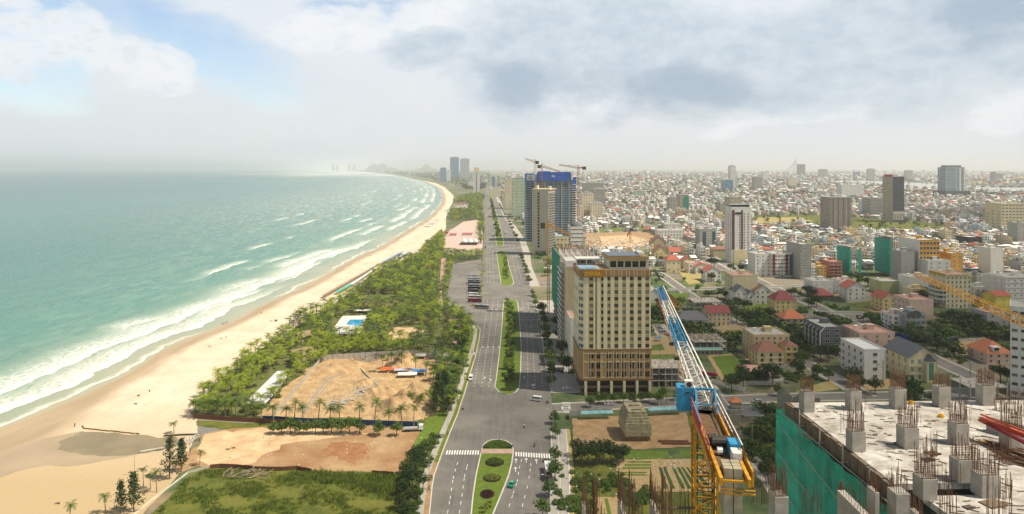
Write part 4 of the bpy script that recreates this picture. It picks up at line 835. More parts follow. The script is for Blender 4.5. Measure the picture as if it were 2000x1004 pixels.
def text(body, size, m, parent, loc, rz=0, sx_=1, ext=.07):
    cu = bpy.data.curves.new('lettering', 'FONT'); cu.body = body; cu.size = size; cu.extrude = ext; o = bpy.data.objects.new('t', cu); scene.collection.objects.link(o)
    bpy.context.view_layer.update(); me = bpy.data.meshes.new_from_object(o.evaluated_get(bpy.context.evaluated_depsgraph_get())); bpy.data.objects.remove(o); me.name = 'lettering'; me.materials.clear(); me.materials.append(m)
    o = link('lettering', me, parent, loc, (math.pi / 2, 0, rz)); o.scale = (sx_, 1, 1); return o
BOXES = []                               # footprints taken: (x0, x1, y0, y1)
def footprint(x, y, W, D_, rot=ROT):
    BOXES.append((x - 2, x + W + 2 + .03 * D_ * 0, y - 2, y + D_ + 2))
def building(label, cat, px0, px1, pyB, pyT, dep, wall='white', roof='flat', rm='deck', fl=3, cols=3, sc=2, win=(1.5, 1.5), rh=2.6, bal='', gls=None, fr=FRW, mull=1, arch=False, name='building', group=None, rot=ROT, tank=1, par=.8, mat_=None, box=True, bands=None, ov=.5, door=True, face='L', zbase=0, hood=False, cap=100):
    D0 = F * HC / (pyB - HY); W = (px1 - px0) * D0 / F; h = HC - (pyT - HY) * D0 / F; x, y, _ = G(px0, pyB)
    r_ = thing(name, label, cat, (x, y, 0), rot, group); footprint(x, y, W, dep); wm = mat_ or WALLS[wall]
    b = MB(); b.box(0, W, 0, dep, 0, h); b.build('wall', wm, r_)
    roof_part(r_, W, dep, h, roof, ROOFS[rm], rh, ov, wm, par)
    fh = (h - .3) / max(fl, 1); n = 0
    if cols:
        pts = [((c_ + .5) * W / cols, f_ * fh + fh * .5 - win[1] / 2 + .15) for f_ in range(fl) for c_ in range(cols) if not (door and f_ == 0 and c_ == cols // 2)]
        add_windows(r_, pts[:cap], win[0], win[1], 'F', 0, gls, fr, mull, arch); n = len(pts)
        if door: b = MB(); b.box(-.6, .6, -.08, 0, 0, 2.2); b.build('door', FRD, r_, ((cols // 2 + .5) * W / cols, 0, .02))
    if sc:
        pts = [((c_ + .5) * dep / sc, f_ * fh + fh * .5 - win[1] / 2 + .15) for f_ in range(fl) for c_ in range(sc)]
        add_windows(r_, pts[:max(0, cap - n)], win[0] * .85, win[1], face, W, gls, fr, mull)
    if sc and cols and fl < 9:
        for f_ in range(1, fl):
            if (f_ + cols) % 2: a_ = W * (.5 + f_ % 2) / cols + win[0] * .5 + .25; b = MB(); b.box(a_, a_ + .8, -.42, -.01, f_ * fh + .5, f_ * fh + 1.1); b.build('air_conditioner', WALLS['grey'], r_)
        b = MB(); b.box(W - .35, W - .2, -.12, -.01, .2, h); b.build('downpipe', WALLS['grey'], r_)
    if bal:
        for f_ in range(1, fl):
            for ch in bal:
                b = MB(); z = f_ * fh
                if ch == 'F': b.box(.3, W - .3, -1.2, 0, z - .15, z); b.box(.3, W - .3, -1.22, -1.14, z, z + .9, 1); 
                if ch == 'H': b.box(.3, W * .5, -1.2, 0, z - .15, z); b.box(.3, W * .5, -1.22, -1.14, z, z + .9, 1)
                if ch == 'L': b.box(-1.2, 0, .3, dep - .3, z - .15, z); b.box(-1.22, -1.14, .3, dep - .3, z, z + .9, 1)
                b.build('balcony', [wm, wm], r_)
    if hood:
        for f_ in range(fl):
            b = MB(); b.box(-.12, W + .12, -.22, -.003, f_ * fh + fh - .12, f_ * fh + fh + .06); b.build('string_course', FRW if hood is True else hood, r_)
    if roof == 'flat' and box and dep > 7:
        b = MB(); bw = min(4, W * .4); b.box(W * .5, W * .5 + bw, dep * .5, dep * .5 + min(4, dep * .35), h + .05, h + 2.7); b.box(W * .5 - .3, W * .5 + bw + .3, dep * .5 - .3, dep * .5 + min(4, dep * .35) + .3, h + 2.7, h + 2.9); b.build('stair_head', wm, r_)
    if roof == 'flat':
        for k in range(tank):
            if W > 3: link('water_tank', tank_mesh(), r_, (W * (.25 + .2 * k), dep * .7, h + .05), .4 * k)
    return r_, W, h
def ppl(px, pyB): return G(px, pyB)
# ---- far and tall towers: facades as regular grids
def tower(label, px0, px1, pyB, pyT, dep, fm, cap=None, rot=ROT, name='tower', cat='tower', roofm='deck', crown=None, group=None):
    D0 = F * HC / (pyB - HY); W = (px1 - px0) * D0 / F; h = HC - (pyT - HY) * D0 / F; x, y, _ = G(px0, pyB)
    r_ = thing(name, label, cat, (x, y, 0), rot, group); footprint(x, y, W, dep)
    b = MB(); b.box(0, W, 0, dep, 0, h); b.build('facade', fm, r_)
    b = MB(); b.box(-.3, W + .3, -.3, dep + .3, h, h + 1.2, 1, 0); b.box(W * .3, W * .7, dep * .3, dep * .7, h + 1.2, h + 4.5, 1, 0); b.build('roof', [ROOFS[roofm], WALLS['grey']], r_)
    return r_, W, h
f_grey = facmat('facade_grey', hexc('a8a69c'), (.03, .035, .04), 3.4, 3.3, .6, .5); f_beige = facmat('facade_beige', hexc('b5ab95'), (.025, .03, .03), 3.0, 3.2, .45, .5); f_white = facmat('facade_white', hexc('e6e4dc'), (.05, .06, .07), 3.2, 3.2, .5, .5)
f_blue = facmat('facade_blue', hexc('5d86a8'), (.06, .14, .24), 3.0, 3.6, .9, .8, .4, .1); f_pale = facmat('facade_pale', hexc('b9c0c4'), (.12, .15, .19), 6.0, 3.6, .5, .85); f_dark = facmat('facade_dark', hexc('4f5355'), (.02, .022, .025), 3.4, 3.3, .62, .55)
f_green = facmat('facade_green', hexc('a7bd9f'), (.05, .07, .06), 2.8, 3.3, .45, .6, band=hexc('dadccd')); f_cream = facmat('facade_cream', hexc('d8ccae'), (.10, .08, .06), 3.6, 3.3, .42, .5); f_glass = facmat('facade_glass', hexc('c4cdd0'), (.05, .11, .15), 40, 3.4, .96, .72, .6, .08)
f_net = facmat('facade_blueglass', hexc('67808c'), (.03, .045, .06), 7.5, 3.4, .88, .60, band=hexc('8b9ba2')); f_brownv = facmat('facade_taupe', hexc('9c9180'), (.03, .03, .03), 3.1, 3.1, .5, .5)
NETG = mat('green_net', (.005, .19, .125), .8, .3, .35, col2=(.01, .26, .17), detail=7); NETB = mat('blue_net', (.02, .085, .36), .75, .25, .1, col2=(.035, .12, .46)); PLATE = mat('grey_plate', (.42, .44, .42), .7, .1)
tower('tall blue glass tower with a folded face by the bay', 879, 896, 349.5, 307, 60, f_blue)
tower('pale ribbed twin beside the tall blue glass tower', 898.5, 916.5, 351, 310, 60, f_pale)
for a in ((858, 862, 354, 334, 'thin grey tower at the sea end of the distant cluster', f_grey), (860, 871, 355, 328, 'blue-green tower left of the tall blue glass one', f_blue), (872, 879, 357, 333.5, 'narrow pale tower touching the tall blue glass one', f_white), (852, 858, 352, 338, 'small violet-grey block at the end of the bay front', f_grey)): tower(a[4], a[0], a[1], a[2], a[3], 50, a[5])
r_, W, h = tower('white slab tower with a dark glass stripe beyond the pink square', 924.5, 937, 377, 336, 30, f_white); b = MB(); b.box(W * .42, W * .55, -.35, -.002, 6, h - 4); b.build('glass_stripe', GLB, r_); b = MB(); b.box(W * .1, W * .9, 3, 26, h + 1.3, h + 20); b.build('crown', WALLS['cream'], r_)
tower('low dark round block beside the white slab tower', 937.5, 949, 367, 356.5, 40, f_dark); tower('white block at the foot of the white slab tower', 914, 924, 366, 354, 30, f_white); tower('small teal tower rising from the distant town', 960, 967, 365, 345, 30, f_blue); tower('thin grey tower beside the small teal one', 971, 976, 365, 344, 30, f_grey)
tower('cream block at the far end of the boulevard', 961, 978, 385, 366, 40, f_cream); tower('pale pink block near the far end of the boulevard', 938, 948, 382, 371, 30, f_cream)
tower('cream slab behind the green-white tower', 986, 1000, 408, 351, 40, f_cream); r_, W, h = tower('green and white apartment tower by the boulevard', 1000, 1030, 425, 348, 38, f_green)
for k in range(20):
    b = MB(); b.box(-1.4, 4.2, -1.5, -.01, 4 + k * 4.2, 5.4 + k * 4.2); b.build('balcony', WALLS['cream'], r_)
# ---- the half-built tower wrapped in blue nets
D0 = F * HC / (472 - HY); s_ = D0 / F; x, y, _ = G(1026, 472); r_ = thing('unfinished_tower', 'huge half-built tower wrapped in blue nets on its top floors', 'building', (x, y, 0), ROT); footprint(x, y, 100 * s_, 40)
def zz(py): return HC - (py - HY) * s_
b = MB(); b.box(0, 24 * s_, 0, 30, 0, zz(353)); b.box(24 * s_, 91 * s_, -4, 34, 0, zz(343)); b.box(91 * s_, 99 * s_, 2, 30, 0, zz(352)); b.build('facade', f_net, r_)
for px_ in (1096.5, 1050.5, 1064, 1111): b = MB(); b.box((px_ - 1026) * s_ - .5, (px_ - 1026) * s_ + .6, -4.6, -4.01, 0, zz(353)); b.build('fin', WALLS['grey'], r_)
for k in range(26):
    z = 5 + k * 3.5
    if z < zz(360): b = MB(); b.box(90.3 * s_, 99.8 * s_, -2.6, 1.99, z, z + .9); b.build('balcony', WALLS['white'], r_)
for x0, x1, ya, yb, yt, yo in ((1025, 1044, 0, 0, 339, 355), (1044, 1050, 0, 0, 341, 354), (1050, 1075, -4, 0, 334.5, 352), (1075.6, 1099, -4, 0, 336, 353), (1099, 1114, -4, 0, 335.5, 352.5)):
    b = MB(); b.box((x0 - 1026) * s_, (x1 - 1026) * s_, ya - 1.6, ya - .8, zz(yo), zz(yt)); b.build('safety_net', NETB, r_)
b = MB(); b.box((1115 - 1026) * s_, (1118.5 - 1026) * s_, -5.4, -4.6, zz(351), zz(337.5)); b.build('hoist', WALLS['cream'], r_)
b = MB(); b.box((1116 - 1026) * s_, (1125.5 - 1026) * s_, -1, 20, zz(372), zz(346)); b.build('safety_net', NETB, r_)
b = MB(); b.box(25 * s_, 89 * s_, -4.6, 34.6, zz(344), zz(338)); b.build('roof', [NETB], r_)
e_ = MB(); ex, ez = (1036 - 1026) * s_, zz(347); e_.box(ex - 7.5 * s_, ex + 7.5 * s_, -1.75, -1.61, ez - 5.5 * s_, ez + 5.5 * s_, 0); ee = e_.build('sign_board', [PLATE], r_)
e_ = MB()
for dx_, dz_ in ((0, 2.3), (-2.6, -1.0), (2.6, -1.0)):
    for i in range(14):
        a0, a1 = i * math.pi / 7, (i + 1) * math.pi / 7; e_.bar((ex + (dx_ + 1.9 * math.cos(a0)) * s_ , -1.82, ez + (dz_ + 1.9 * math.sin(a0)) * s_), (ex + (dx_ + 1.9 * math.cos(a1)) * s_, -1.82, ez + (dz_ + 1.9 * math.sin(a1)) * s_), .55, .1)
e_.bar((ex, -1.82, ez - s_), (ex, -1.82, ez - 4.4 * s_), .6, .1); e_.bar((ex - 1.6 * s_, -1.82, ez - 4.4 * s_), (ex + 1.6 * s_, -1.82, ez - 4.4 * s_), .6, .1); e_.build('emblem', FRD, ee)
e_ = MB(); ex, ez = (1080 - 1026) * s_, zz(344)
for x0, z0, x1, z1 in ((-2.5, -1.5, -2.5, 1.5), (-1.2, -1.8, -1.2, 2.6), (-2.5, 0, -1.2, .6), (1, -2, 1, 2.2), (1, 2.2, 2.6, 2.2), (2.6, 2.2, 2.6, -2), (1, 0, 2.6, 0), (-3, -3, 4, -3.2)): e_.bar((ex + x0 * s_, -5.72, ez + z0 * s_), (ex + x1 * s_, -5.72, ez + z1 * s_), .6, .1)
e_.build('lettering', WHITE, r_)
for (px0, px1, pyB, pyT, dep, wall, lab) in ((1137, 1160, 428, 379, 30, f_cream, 'pale cream block behind the red crane mast'), (1154, 1178, 430, 398, 26, f_cream, 'pinkish apartment block right of the pale cream one'), (1140, 1178, 398, 358, 40, f_grey, 'long hazy grey building behind the cream blocks'), (1161, 1182, 408, 370, 40, f_grey, 'grey block overlapping the long hazy one'), (1120, 1140, 430, 404, 26, f_cream, 'low cream block in front of the red crane mast')): tower(lab, px0, px1, pyB, pyT, dep, wall, name='apartment_block', cat='building')
# ---- the beige slab hotel with one column of windows
D0 = F * HC / (498 - HY); s_ = D0 / F; x, y, _ = G(1039, 498); r_ = thing('slab_hotel', 'plain beige slab tower with a single column of small windows', 'building', (x, y, 0), -.42); footprint(x, y, 22, 24); hh = HC - (370 - HY) * s_; W = 31 * s_ / math.cos(.45)
b = MB(); b.box(0, W, 0, 24, 0, hh); b.build('wall', mat('slab_beige', hexc('b5ac98'), .8, .06, .05), r_); b = MB(); b.box(W + .02, W + .3, 1, 23, 2, hh - 4); b.build('glass_face', facmat('slab_side', hexc('8a8a84'), (.03, .035, .045), 2.2, 3.4, .8, .6), r_)
add_windows(r_, [(W * .40, 10 + k * 3.95) for k in range(18)], 2.6, 2.7, gls=[GLD], fr=FRD); b = MB(); b.box(-.5, W + 1.5, -.5, 24.5, hh, hh + .8); b.box(1, 4, 10, 14, hh + .8, hh + 5); b.box(W - 5, W - 2, 12, 16, hh + .8, hh + 4); b.build('roof', [WALLS['cream']], r_)
for k in range(5): b = MB(); b.box(W * .22 + k * W * .13, W * .30 + k * W * .13, -.15, -.01, .2, 5.5); b.build('shop_window', GLD, r_)
# ---- other landmarks: label, category, px0, px1, base row, top row, depth, wall ...
BL = [('building with a rooftop pool before the blue-netted tower', 1079, 1116, 492, 463, 30, dict(wall='cream', fl=3, cols=5, box=False, tank=0, win=(2.2, 2))),
 ('cream block with a grey dome on its roof corner', 1114, 1139, 492, 444, 30, dict(wall='white', fl=6, cols=5, sc=4, win=(3.2, 1.2), gls=[GLD], box=False, tank=0)),
 ('white four-storey inn with an arcade on a sunny corner', 1285, 1338, 468, 450, 20, dict(wall='white', fl=3, cols=9, sc=3, win=(2, 1.6))), ('white hall behind the sunny corner inn', 1300, 1330, 455, 438, 16, dict(wall='white', fl=3, cols=5)),
 ('white-and-grey striped office block with glass strips', 1366.5, 1399.5, 486, 448, 20, dict(wall='grey', fl=7, cols=0, sc=3, tank=2)),
 ('cream gabled villa with an arched window behind the hotel', 1273, 1303, 492, 474, 16, dict(wall='beige', roof='gableF', rm='brown', fl=3, cols=3, rh=9)), ('ochre villa with twin brown gables behind the hotel', 1278, 1306, 512, 492, 16, dict(wall='yellow', roof='gableF', rm='brown', fl=3, cols=3, rh=7)), ('yellow villa with a long red roof behind the hotel', 1309, 1333, 505, 492, 16, dict(wall='yellow', roof='gableS', rm='red', fl=2, cols=3, rh=5)),
 ('low white shed roof between red-roofed villas', 1310, 1342, 520, 505, 16, dict(wall='cream', roof='shed', rm='whitetin', fl=1, cols=3, rh=1)), ('small red-hipped villa by the dry field', 1302, 1330, 532, 508, 12, dict(wall='cream', roof='hip', rm='red', fl=2, cols=3, rh=5)), ('red villa leaning on the white shed', 1335, 1354, 526, 508, 12, dict(wall='cream', roof='gableF', rm='red', fl=2, cols=2, rh=4)),
 ('white row house with pink roof edge near the dry field', 1345, 1384, 533, 515, 16, dict(wall='white', rm='pinkdeck', fl=2, cols=4)), ('red double-gabled white villa near the brown-banded tower', 1378, 1410, 550, 530, 14, dict(wall='white', roof='gableF', rm='red', fl=3, cols=3, rh=5)), ('red-roofed white house beside the double-gabled villa', 1359, 1386, 535, 521, 12, dict(wall='white', roof='gableF', rm='red', fl=2, cols=2, rh=4)),
 ('cream six-storey block behind the gabled white house', 1431.5, 1480, 592, 539, 20, dict(wall='cream', rm='pinkdeck', fl=6, cols=0, sc=3, win=(2.2, 1.1), gls=[GLD])), ('white villa with a slate gable below the cream block', 1437, 1459, 597, 570, 14, dict(wall='white', roof='gableF', rm='slate', fl=3, cols=2, sc=2, rh=5, win=(1.2, 1.4))), ('white wing with a small slate gable beside the slate-gabled villa', 1459.5, 1474, 597, 575, 12, dict(wall='white', roof='gableF', rm='slate', fl=2, cols=1, sc=0, rh=3)),
 ('grey-roofed long white house behind the wine-roofed villa', 1475, 1505, 594, 566, 22, dict(wall='white', roof='gableF', rm='brown', fl=3, cols=3, rh=4)), ('yellow villa with a steep wine-red roof', 1514, 1556, 611, 587, 15, dict(wall='yellow', roof='hip', rm='wine', fl=3, cols=4, sc=2, rh=6.5, win=(1.1, 1.6))), ('open-balconied house under a broad brown-red roof', 1533, 1572, 648, 622, 13, dict(wall='beige', roof='hip', rm='orange', fl=3, cols=3, rh=4.5, bal='FL', gls=[GLD], ov=1.3)),
 ('cream villa with a rambling wine-red roof', 1383, 1427, 636, 611, 14, dict(wall='cream', roof='gableS', rm='wine', fl=3, cols=5, rh=4, win=(1.1, 1.6))), ('low villa under a wide slate hip roof', 1325, 1384, 641, 625, 14, dict(wall='white', roof='hip', rm='slate', fl=1, cols=6, sc=2, rh=5, ov=1.2)), ('brown-gabled chalet with red roof wings', 1290, 1328, 609, 590, 14, dict(wall='ochre', roof='gableF', rm='wine', fl=2, cols=4, sc=3, rh=6, bal='F', gls=[GLD])),
 ('white hall with a pale roof beside the brown-gabled chalet', 1271, 1286, 592, 570, 14, dict(wall='white', roof='gableF', rm='whitetin', fl=1, cols=0, sc=0, rh=3)), ('long shed with a pale teal roof by the crop field', 1352, 1412, 694, 684, 9, dict(wall='concrete', roof='shed', rm='teal', fl=1, cols=7, sc=0, rh=.6, win=(1.6, 1.8), gls=[GLD])),
 ('beige five-storey block with scattered square windows', 1472, 1543, 702, 656, 18, dict(wall='tan', rm='deck', fl=5, cols=6, sc=3, win=(1.3, 1.5), gls=[GLD, GLM], tank=2)), ('pale yellow villa with a brown pyramid roof', 1480, 1533, 719, 688, 13, dict(wall='yellow', roof='hip', rm='brown', fl=3, cols=3, sc=3, rh=4.5, arch=True, win=(1.7, 2), gls=[GLD], hood=True)), ('yellow balconied wing beside the pyramid-roofed villa', 1534, 1559, 709, 676, 12, dict(wall='yellow', roof='hip', rm='brown', fl=3, cols=2, sc=0, rh=2, bal='F', gls=[GLD])),
 ('maroon-walled pavilion with a pink flat roof', 1460, 1502, 748, 729, 15, dict(wall='brown', rm='pinkdeck', fl=1, cols=0, sc=0, par=.4, tank=0, box=False)), ('low pink-decked annex beside the maroon pavilion', 1503, 1530, 752, 742, 13, dict(wall='white', rm='pinkdeck', fl=1, cols=0, sc=0, par=.4, tank=0, box=False)),
 ('grey rounded block with planted balconies', 1606, 1645, 692, 641, 24, dict(wall='darkgrey', rm='deck', fl=5, cols=2, sc=3, win=(2.4, 1.7), gls=[GLD], bal='L', tank=0)), ('cream-pink long block with a coral roof terrace', 1679, 1749, 700, 652, 20, dict(wall='pink', rm='pinkdeck', fl=5, cols=3, sc=4, win=(1.2, 1.3), gls=[GLD], tank=2)), ('white cube villa with long left balconies', 1688, 1731, 743, 685, 24, dict(wall='white', rm='whitetin', fl=4, cols=1, sc=4, win=(2.2, 1.8), bal='L', tank=0, door=False, box=False)),
 ('cream villa with slate roof and green shutters', 1775, 1832, 745, 698, 22, dict(wall='cream', roof='gableF', rm='slate', fl=3, cols=4, sc=4, rh=5.5, win=(1.4, 2.2), gls=[GREENS, GREENS, GLD], bal='H')), ('low slate-roofed wing behind the white cube villa', 1731, 1770, 720, 697, 16, dict(wall='cream', roof='gableS', rm='slate', fl=2, cols=3, rh=3.5)),
 ('house with a bright orange roof and a white dormer', 1928, 1975, 711, 690, 16, dict(wall='pink', roof='hip', rm='orange', fl=2, cols=3, rh=6, ov=1.0)), ('cream rounded office block with gold sign letters', 1848, 1898, 602, 537, 22, dict(wall='cream', rm='pinkdeck', fl=7, cols=6, sc=4, win=(1.2, 2.1), gls=[GLD, GLM], tank=1)), ('white house with a big glass arch', 1770, 1809, 648, 614, 16, dict(wall='grey', rm='deck', fl=3, cols=4, sc=3, win=(1.8, 2.0), gls=[GLM, GLB], bal='F')),
 ('pale box wing left of the glass-arch house', 1743, 1770, 644, 617, 14, dict(wall='white', rm='pinkdeck', fl=3, cols=2, sc=3, win=(2.0, 1.6), tank=0)), ('blank-sided cream block behind the glass-arch house', 1777, 1824, 632, 587, 20, dict(wall='pink', rm='pinkdeck', fl=4, cols=0, sc=4, win=(1.4, 1.4), gls=[GLD], tank=3)), ('cream villa with a coral gable and side balconies', 1724, 1752, 608, 583, 16, dict(wall='yellow', roof='gableF', rm='red', fl=3, cols=2, sc=3, rh=4.5, bal='L', gls=[GLD])),
 ('pale green windowless box house', 1722, 1762, 574, 551, 20, dict(wall='green', rm='deck', fl=2, cols=0, sc=2, box=False)), ('white blank-walled block with small top windows', 1776, 1829, 580, 542, 16, dict(wall='white', rm='deck', fl=4, cols=5, sc=1, win=(.9, .9), cap=6)), ('stepped cream house below the white blank-walled block', 1781, 1811, 590, 566, 12, dict(wall='yellow', rm='deck', fl=3, cols=3)), ('tall white row house with dark side windows', 1812, 1858, 560, 510, 18, dict(wall='white', rm='deck', fl=6, cols=3, sc=0, win=(1, 1.4), gls=[GLD])),
 ('white-sided tower with a gold-framed window grid', 1796, 1836, 556, 470, 34, dict(wall='ochre', rm='deck', fl=9, cols=6, sc=0, win=(2.2, 2.1), gls=[GLD], tank=1, door=False)), ('ochre hotel with a long yellow side', 1858, 1881, 552, 496, 32, dict(wall='ochre', rm='deck', fl=6, cols=2, sc=7, win=(1.2, 1.2), gls=[GLD], tank=2)), ('blank grey block between green net and gold grid', 1760, 1787, 556, 492, 16, dict(wall='grey', rm='deck', fl=5, cols=0, sc=0)),
 ('pink-brown block of flats with open loggias', 1620, 1645, 543, 512, 22, dict(wall='rose', rm='pinkdeck', fl=5, cols=3, sc=3, win=(2.6, 1.6), gls=[GLD], bal='F')), ('orange townhouse row under a blue tarpaulin', 1596, 1614, 545, 521, 18, dict(wall='ochre', rm='deck', fl=4, cols=3, sc=2)), ('white narrow townhouse beside the orange row', 1585, 1595, 545, 522, 18, dict(wall='white', rm='deck', fl=4, cols=2, sc=2)),
 ('tall pale tower with a ribbed grey front', 1563, 1585, 546, 478, 32, dict(wall='grey', rm='deck', fl=14, cols=5, sc=4, win=(1.3, 1.5), gls=[GLD, GLM, GLC])), ('white apartment block with two maroon stripes', 1507, 1548, 541, 496, 16, dict(wall='white', rm='deck', fl=6, cols=7, sc=2, win=(2.2, 1.2), gls=[GLD, GLM])), ('narrow white flats left of the maroon-striped block', 1475, 1506, 540, 497, 20, dict(wall='white', rm='deck', fl=6, cols=3, sc=2, win=(1.2, 1.4))),
 ('long white villa with side balconies above the wine roof', 1587, 1629, 580, 550, 16, dict(wall='white', rm='deck', fl=3, cols=3, sc=3, bal='L', win=(1, .7), door=False)), ('low wide wine-red tent roof', 1592, 1630, 584, 577, 16, dict(wall='brown', roof='hip', rm='wine', fl=1, cols=0, sc=0, rh=5)), ('white villa with red hips behind a long grey wall', 1655, 1692, 586, 562, 14, dict(wall='white', roof='gableF', rm='red', fl=3, cols=3, sc=2, rh=5)), ('white stepped house behind the red-hipped villa', 1640, 1672, 574, 549, 14, dict(wall='white', rm='pinkdeck', fl=3, cols=3)),
 ('brown-and-tan low hall by the office block', 1394, 1426, 502, 487, 16, dict(wall='beige', roof='hip', rm='brown', fl=1, cols=0, sc=0, rh=3)), ('white block by the far green field', 1644, 1688, 384, 361.5, 40, dict(mat_=f_white, fl=1, cols=0, sc=0)), ('white ribbed block left of the dark hotel tower', 1700, 1723, 424, 388, 34, dict(mat_=f_grey, fl=1, cols=0, sc=0)), ('long pale block on the river bank right of centre', 1690, 1702, 422, 390, 30, dict(mat_=f_white, fl=1, cols=0, sc=0)),
 ('cream curved hotel with continuous balconies', 1956, 2020, 453, 398, 40, dict(wall='cream', fl=9, cols=9, sc=3, win=(4.2, 1.5), gls=[GLD, GLM], hood=True)), ('grey flats at the edge below the cream curved hotel', 1988, 2015, 480, 436, 20, dict(wall='grey', fl=8, cols=4, sc=3)), ('black box warehouse beside the far green field', 1891, 1919, 486, 464, 24, dict(mat_=mat('black_cladding', (.03, .03, .033), .6), fl=1, cols=0, sc=0, tank=0, box=False)),
 ('white-and-grey tall house at the ribbed factory', 1935, 1960, 545, 486, 18, dict(wall='white', fl=4, cols=0, sc=0)), ('pinkish white flats with brown lines beyond the crane', 1964, 2040, 602, 543, 22, dict(wall='white', fl=6, cols=6, sc=3, win=(1, 1.1), gls=[GLD], hood=mat('brown_line', (.25, .12, .07)))), ('bright yellow house with a small red roof', 1944, 1975, 606, 578, 14, dict(mat_=mat('bright_yellow', (.72, .58, .10)), roof='gableS', rm='red', fl=2, cols=1, sc=0, rh=3, win=(1, .8), door=False)), ('white and grey modern house below the crane jib', 1928, 1972, 645, 612, 16, dict(wall='grey', rm='pinkdeck', fl=3, cols=2, sc=3, bal='L', gls=[GLD])),
 ('cream low house below the rounded office block', 1830, 1850, 598, 575, 14, dict(wall='pink', fl=3, cols=1, sc=0)), ('white low house with a balcony at the villa road end', 1905, 1935, 590, 562, 14, dict(wall='white', fl=3, cols=3, sc=2))]
for a in BL:
    rr = building(a[0], 'building', *a[1:6], **a[6])
    if a[0].startswith('building with a rooftop pool'): b = MB(); b.box(2, rr[1] * .72, 3, 14, rr[2] + .3, rr[2] + .5); b.build('pool_water', mat('pool_water', (.04, .42, .50), .08, .1, .5), rr[0])
    if 'grey dome' in a[0]:
        b = MB()
        for k in range(5):
            r0, r1 = 8 * math.cos(k * .31), 8 * math.cos((k + 1) * .31); b.cyl((8, 8, rr[2] + 8 * math.sin(k * .31)), (8, 8, rr[2] + 8 * math.sin((k + 1) * .31)), r0, max(.1, r1), 14)
        b.build('dome', ROOFS['slate'], rr[0])
    if 'glass strips' in a[0]:
        for x0, x1 in ((.18, .38), (.76, .94)): b = MB(); b.box(rr[1] * x0, rr[1] * x1, -.25, -.01, 1, rr[2] - 3); b.build('glass_strip', GLB, rr[0])
        for k in range(7): b = MB(); b.box(0, rr[1], -.12, -.003, 2 + k * 3.3, 2.5 + k * 3.3); b.build('string_course', WALLS['white'], rr[0])
    if 'maroon stripes' in a[0]:
        for x0 in (.06, .68): b = MB(); b.box(rr[1] * x0, rr[1] * (x0 + .11), -.4, -.01, 2, rr[2] - .5); b.build('stripe', mat('maroon_panel', (.18, .035, .03), .7), rr[0])
        b = MB(); b.box(rr[1] * .85, rr[1] * .995, -.4, -.01, 2, rr[2] - .5); b.build('glass_strip', GLB, rr[0])
    if 'gold-framed' in a[0]:
        b = MB(); b.box(-.35, -.02, 0, 34, 0, rr[2] + .6); b.build('side_wall', WALLS['white'], rr[0])
    if 'rounded office' in a[0]:
        b = MB(); pts = [(-5, 3), (-5.5, 8), (-5, 14), (-2, 18), (0, 19), (0, -.0), (-2.6, .6), (-4.2, 1.6)]; b.prism(pts, 4, rr[2] - 8, 0); b.build('curved_bay', facmat('bay_glass', hexc('cfc6ae'), (.10, .13, .15), 1.6, 3.5, .86, .62), rr[0])
        b = MB(); b.box(-.3, rr[1] + .1, -.35, -.07, rr[2] - 1.6, rr[2] + .8); sg = b.build('sign_board', WALLS['cream'], rr[0])
        text('LAM VIEN HOTEL', 2.05, mat('gold_letter', (.42, .29, .02), .5, 0), sg, (.4, -.45, rr[2] - 1.15), 0, rr[1] / 17.5)
        b = MB(); b.box(-.4, -.07, 1, 21, rr[2] - 1.5, rr[2] + .7); sg = b.build('sign_board', M['gold_letter'], rr[0])
    if 'white dormer' in a[0]:
        b = MB(); b.box(3.2, 7, -.6, 3, rr[2] + 1.2, rr[2] + 3.4, 0); b.box(2.9, 7.3, -.9, 3, rr[2] + 3.4, rr[2] + 3.6, 0); b.quad((3.6, -.62, rr[2] + 1.5), (6.6, -.62, rr[2] + 1.5), (6.6, -.62, rr[2] + 3.1), (3.6, -.62, rr[2] + 3.1), 1); b.build('dormer', [WALLS['white'], GLD], rr[0])
    if 'big glass arch' in a[0]:
        b = MB(); pts = [(rr[1] * .38 + 5 * math.cos(t_), rr[2] - 1.5 + 4.2 * math.sin(t_)) for t_ in np.linspace(0, math.pi, 13)]
        b.add([(x, -1.3, z) for x, z in pts] + [(x, 6, z) for x, z in pts], [tuple(range(13))[::-1]] + [(i, i + 1, 14 + i, 13 + i) for i in range(12)], 0); b.build('glass_arch', [mat('arch_glass', (.10, .12, .10), .15, .2, 1)], rr[0])
    if 'green shutters' in a[0]:
        b = MB(); b.prism([(rr[1] * .52, -3), (rr[1] * .80, -3), (rr[1] * .80, -.02), (rr[1] * .52, -.02)], 0, rr[2] - 1.5, 0); m0 = rr[1] * .66; z0 = rr[2] - 1.5
        b.add([(rr[1] * .50, -3.2, z0), (m0, -3.2, z0 + 3.4), (rr[1] * .82, -3.2, z0), (rr[1] * .50, 2, z0), (m0, 2, z0 + 3.4), (rr[1] * .82, 2, z0)], [(0, 1, 4, 3), (1, 2, 5, 4), (0, 2, 1)], 1); b.build('gabled_bay', [WALLS['cream'], ROOFS['slate']], rr[0])
        b = MB(); b.box(m0 - 1.2, m0 + 1.2, -3.1, -3.0, 1.5, z0 - .6); b.build('shutter', GREENS, rr[0])
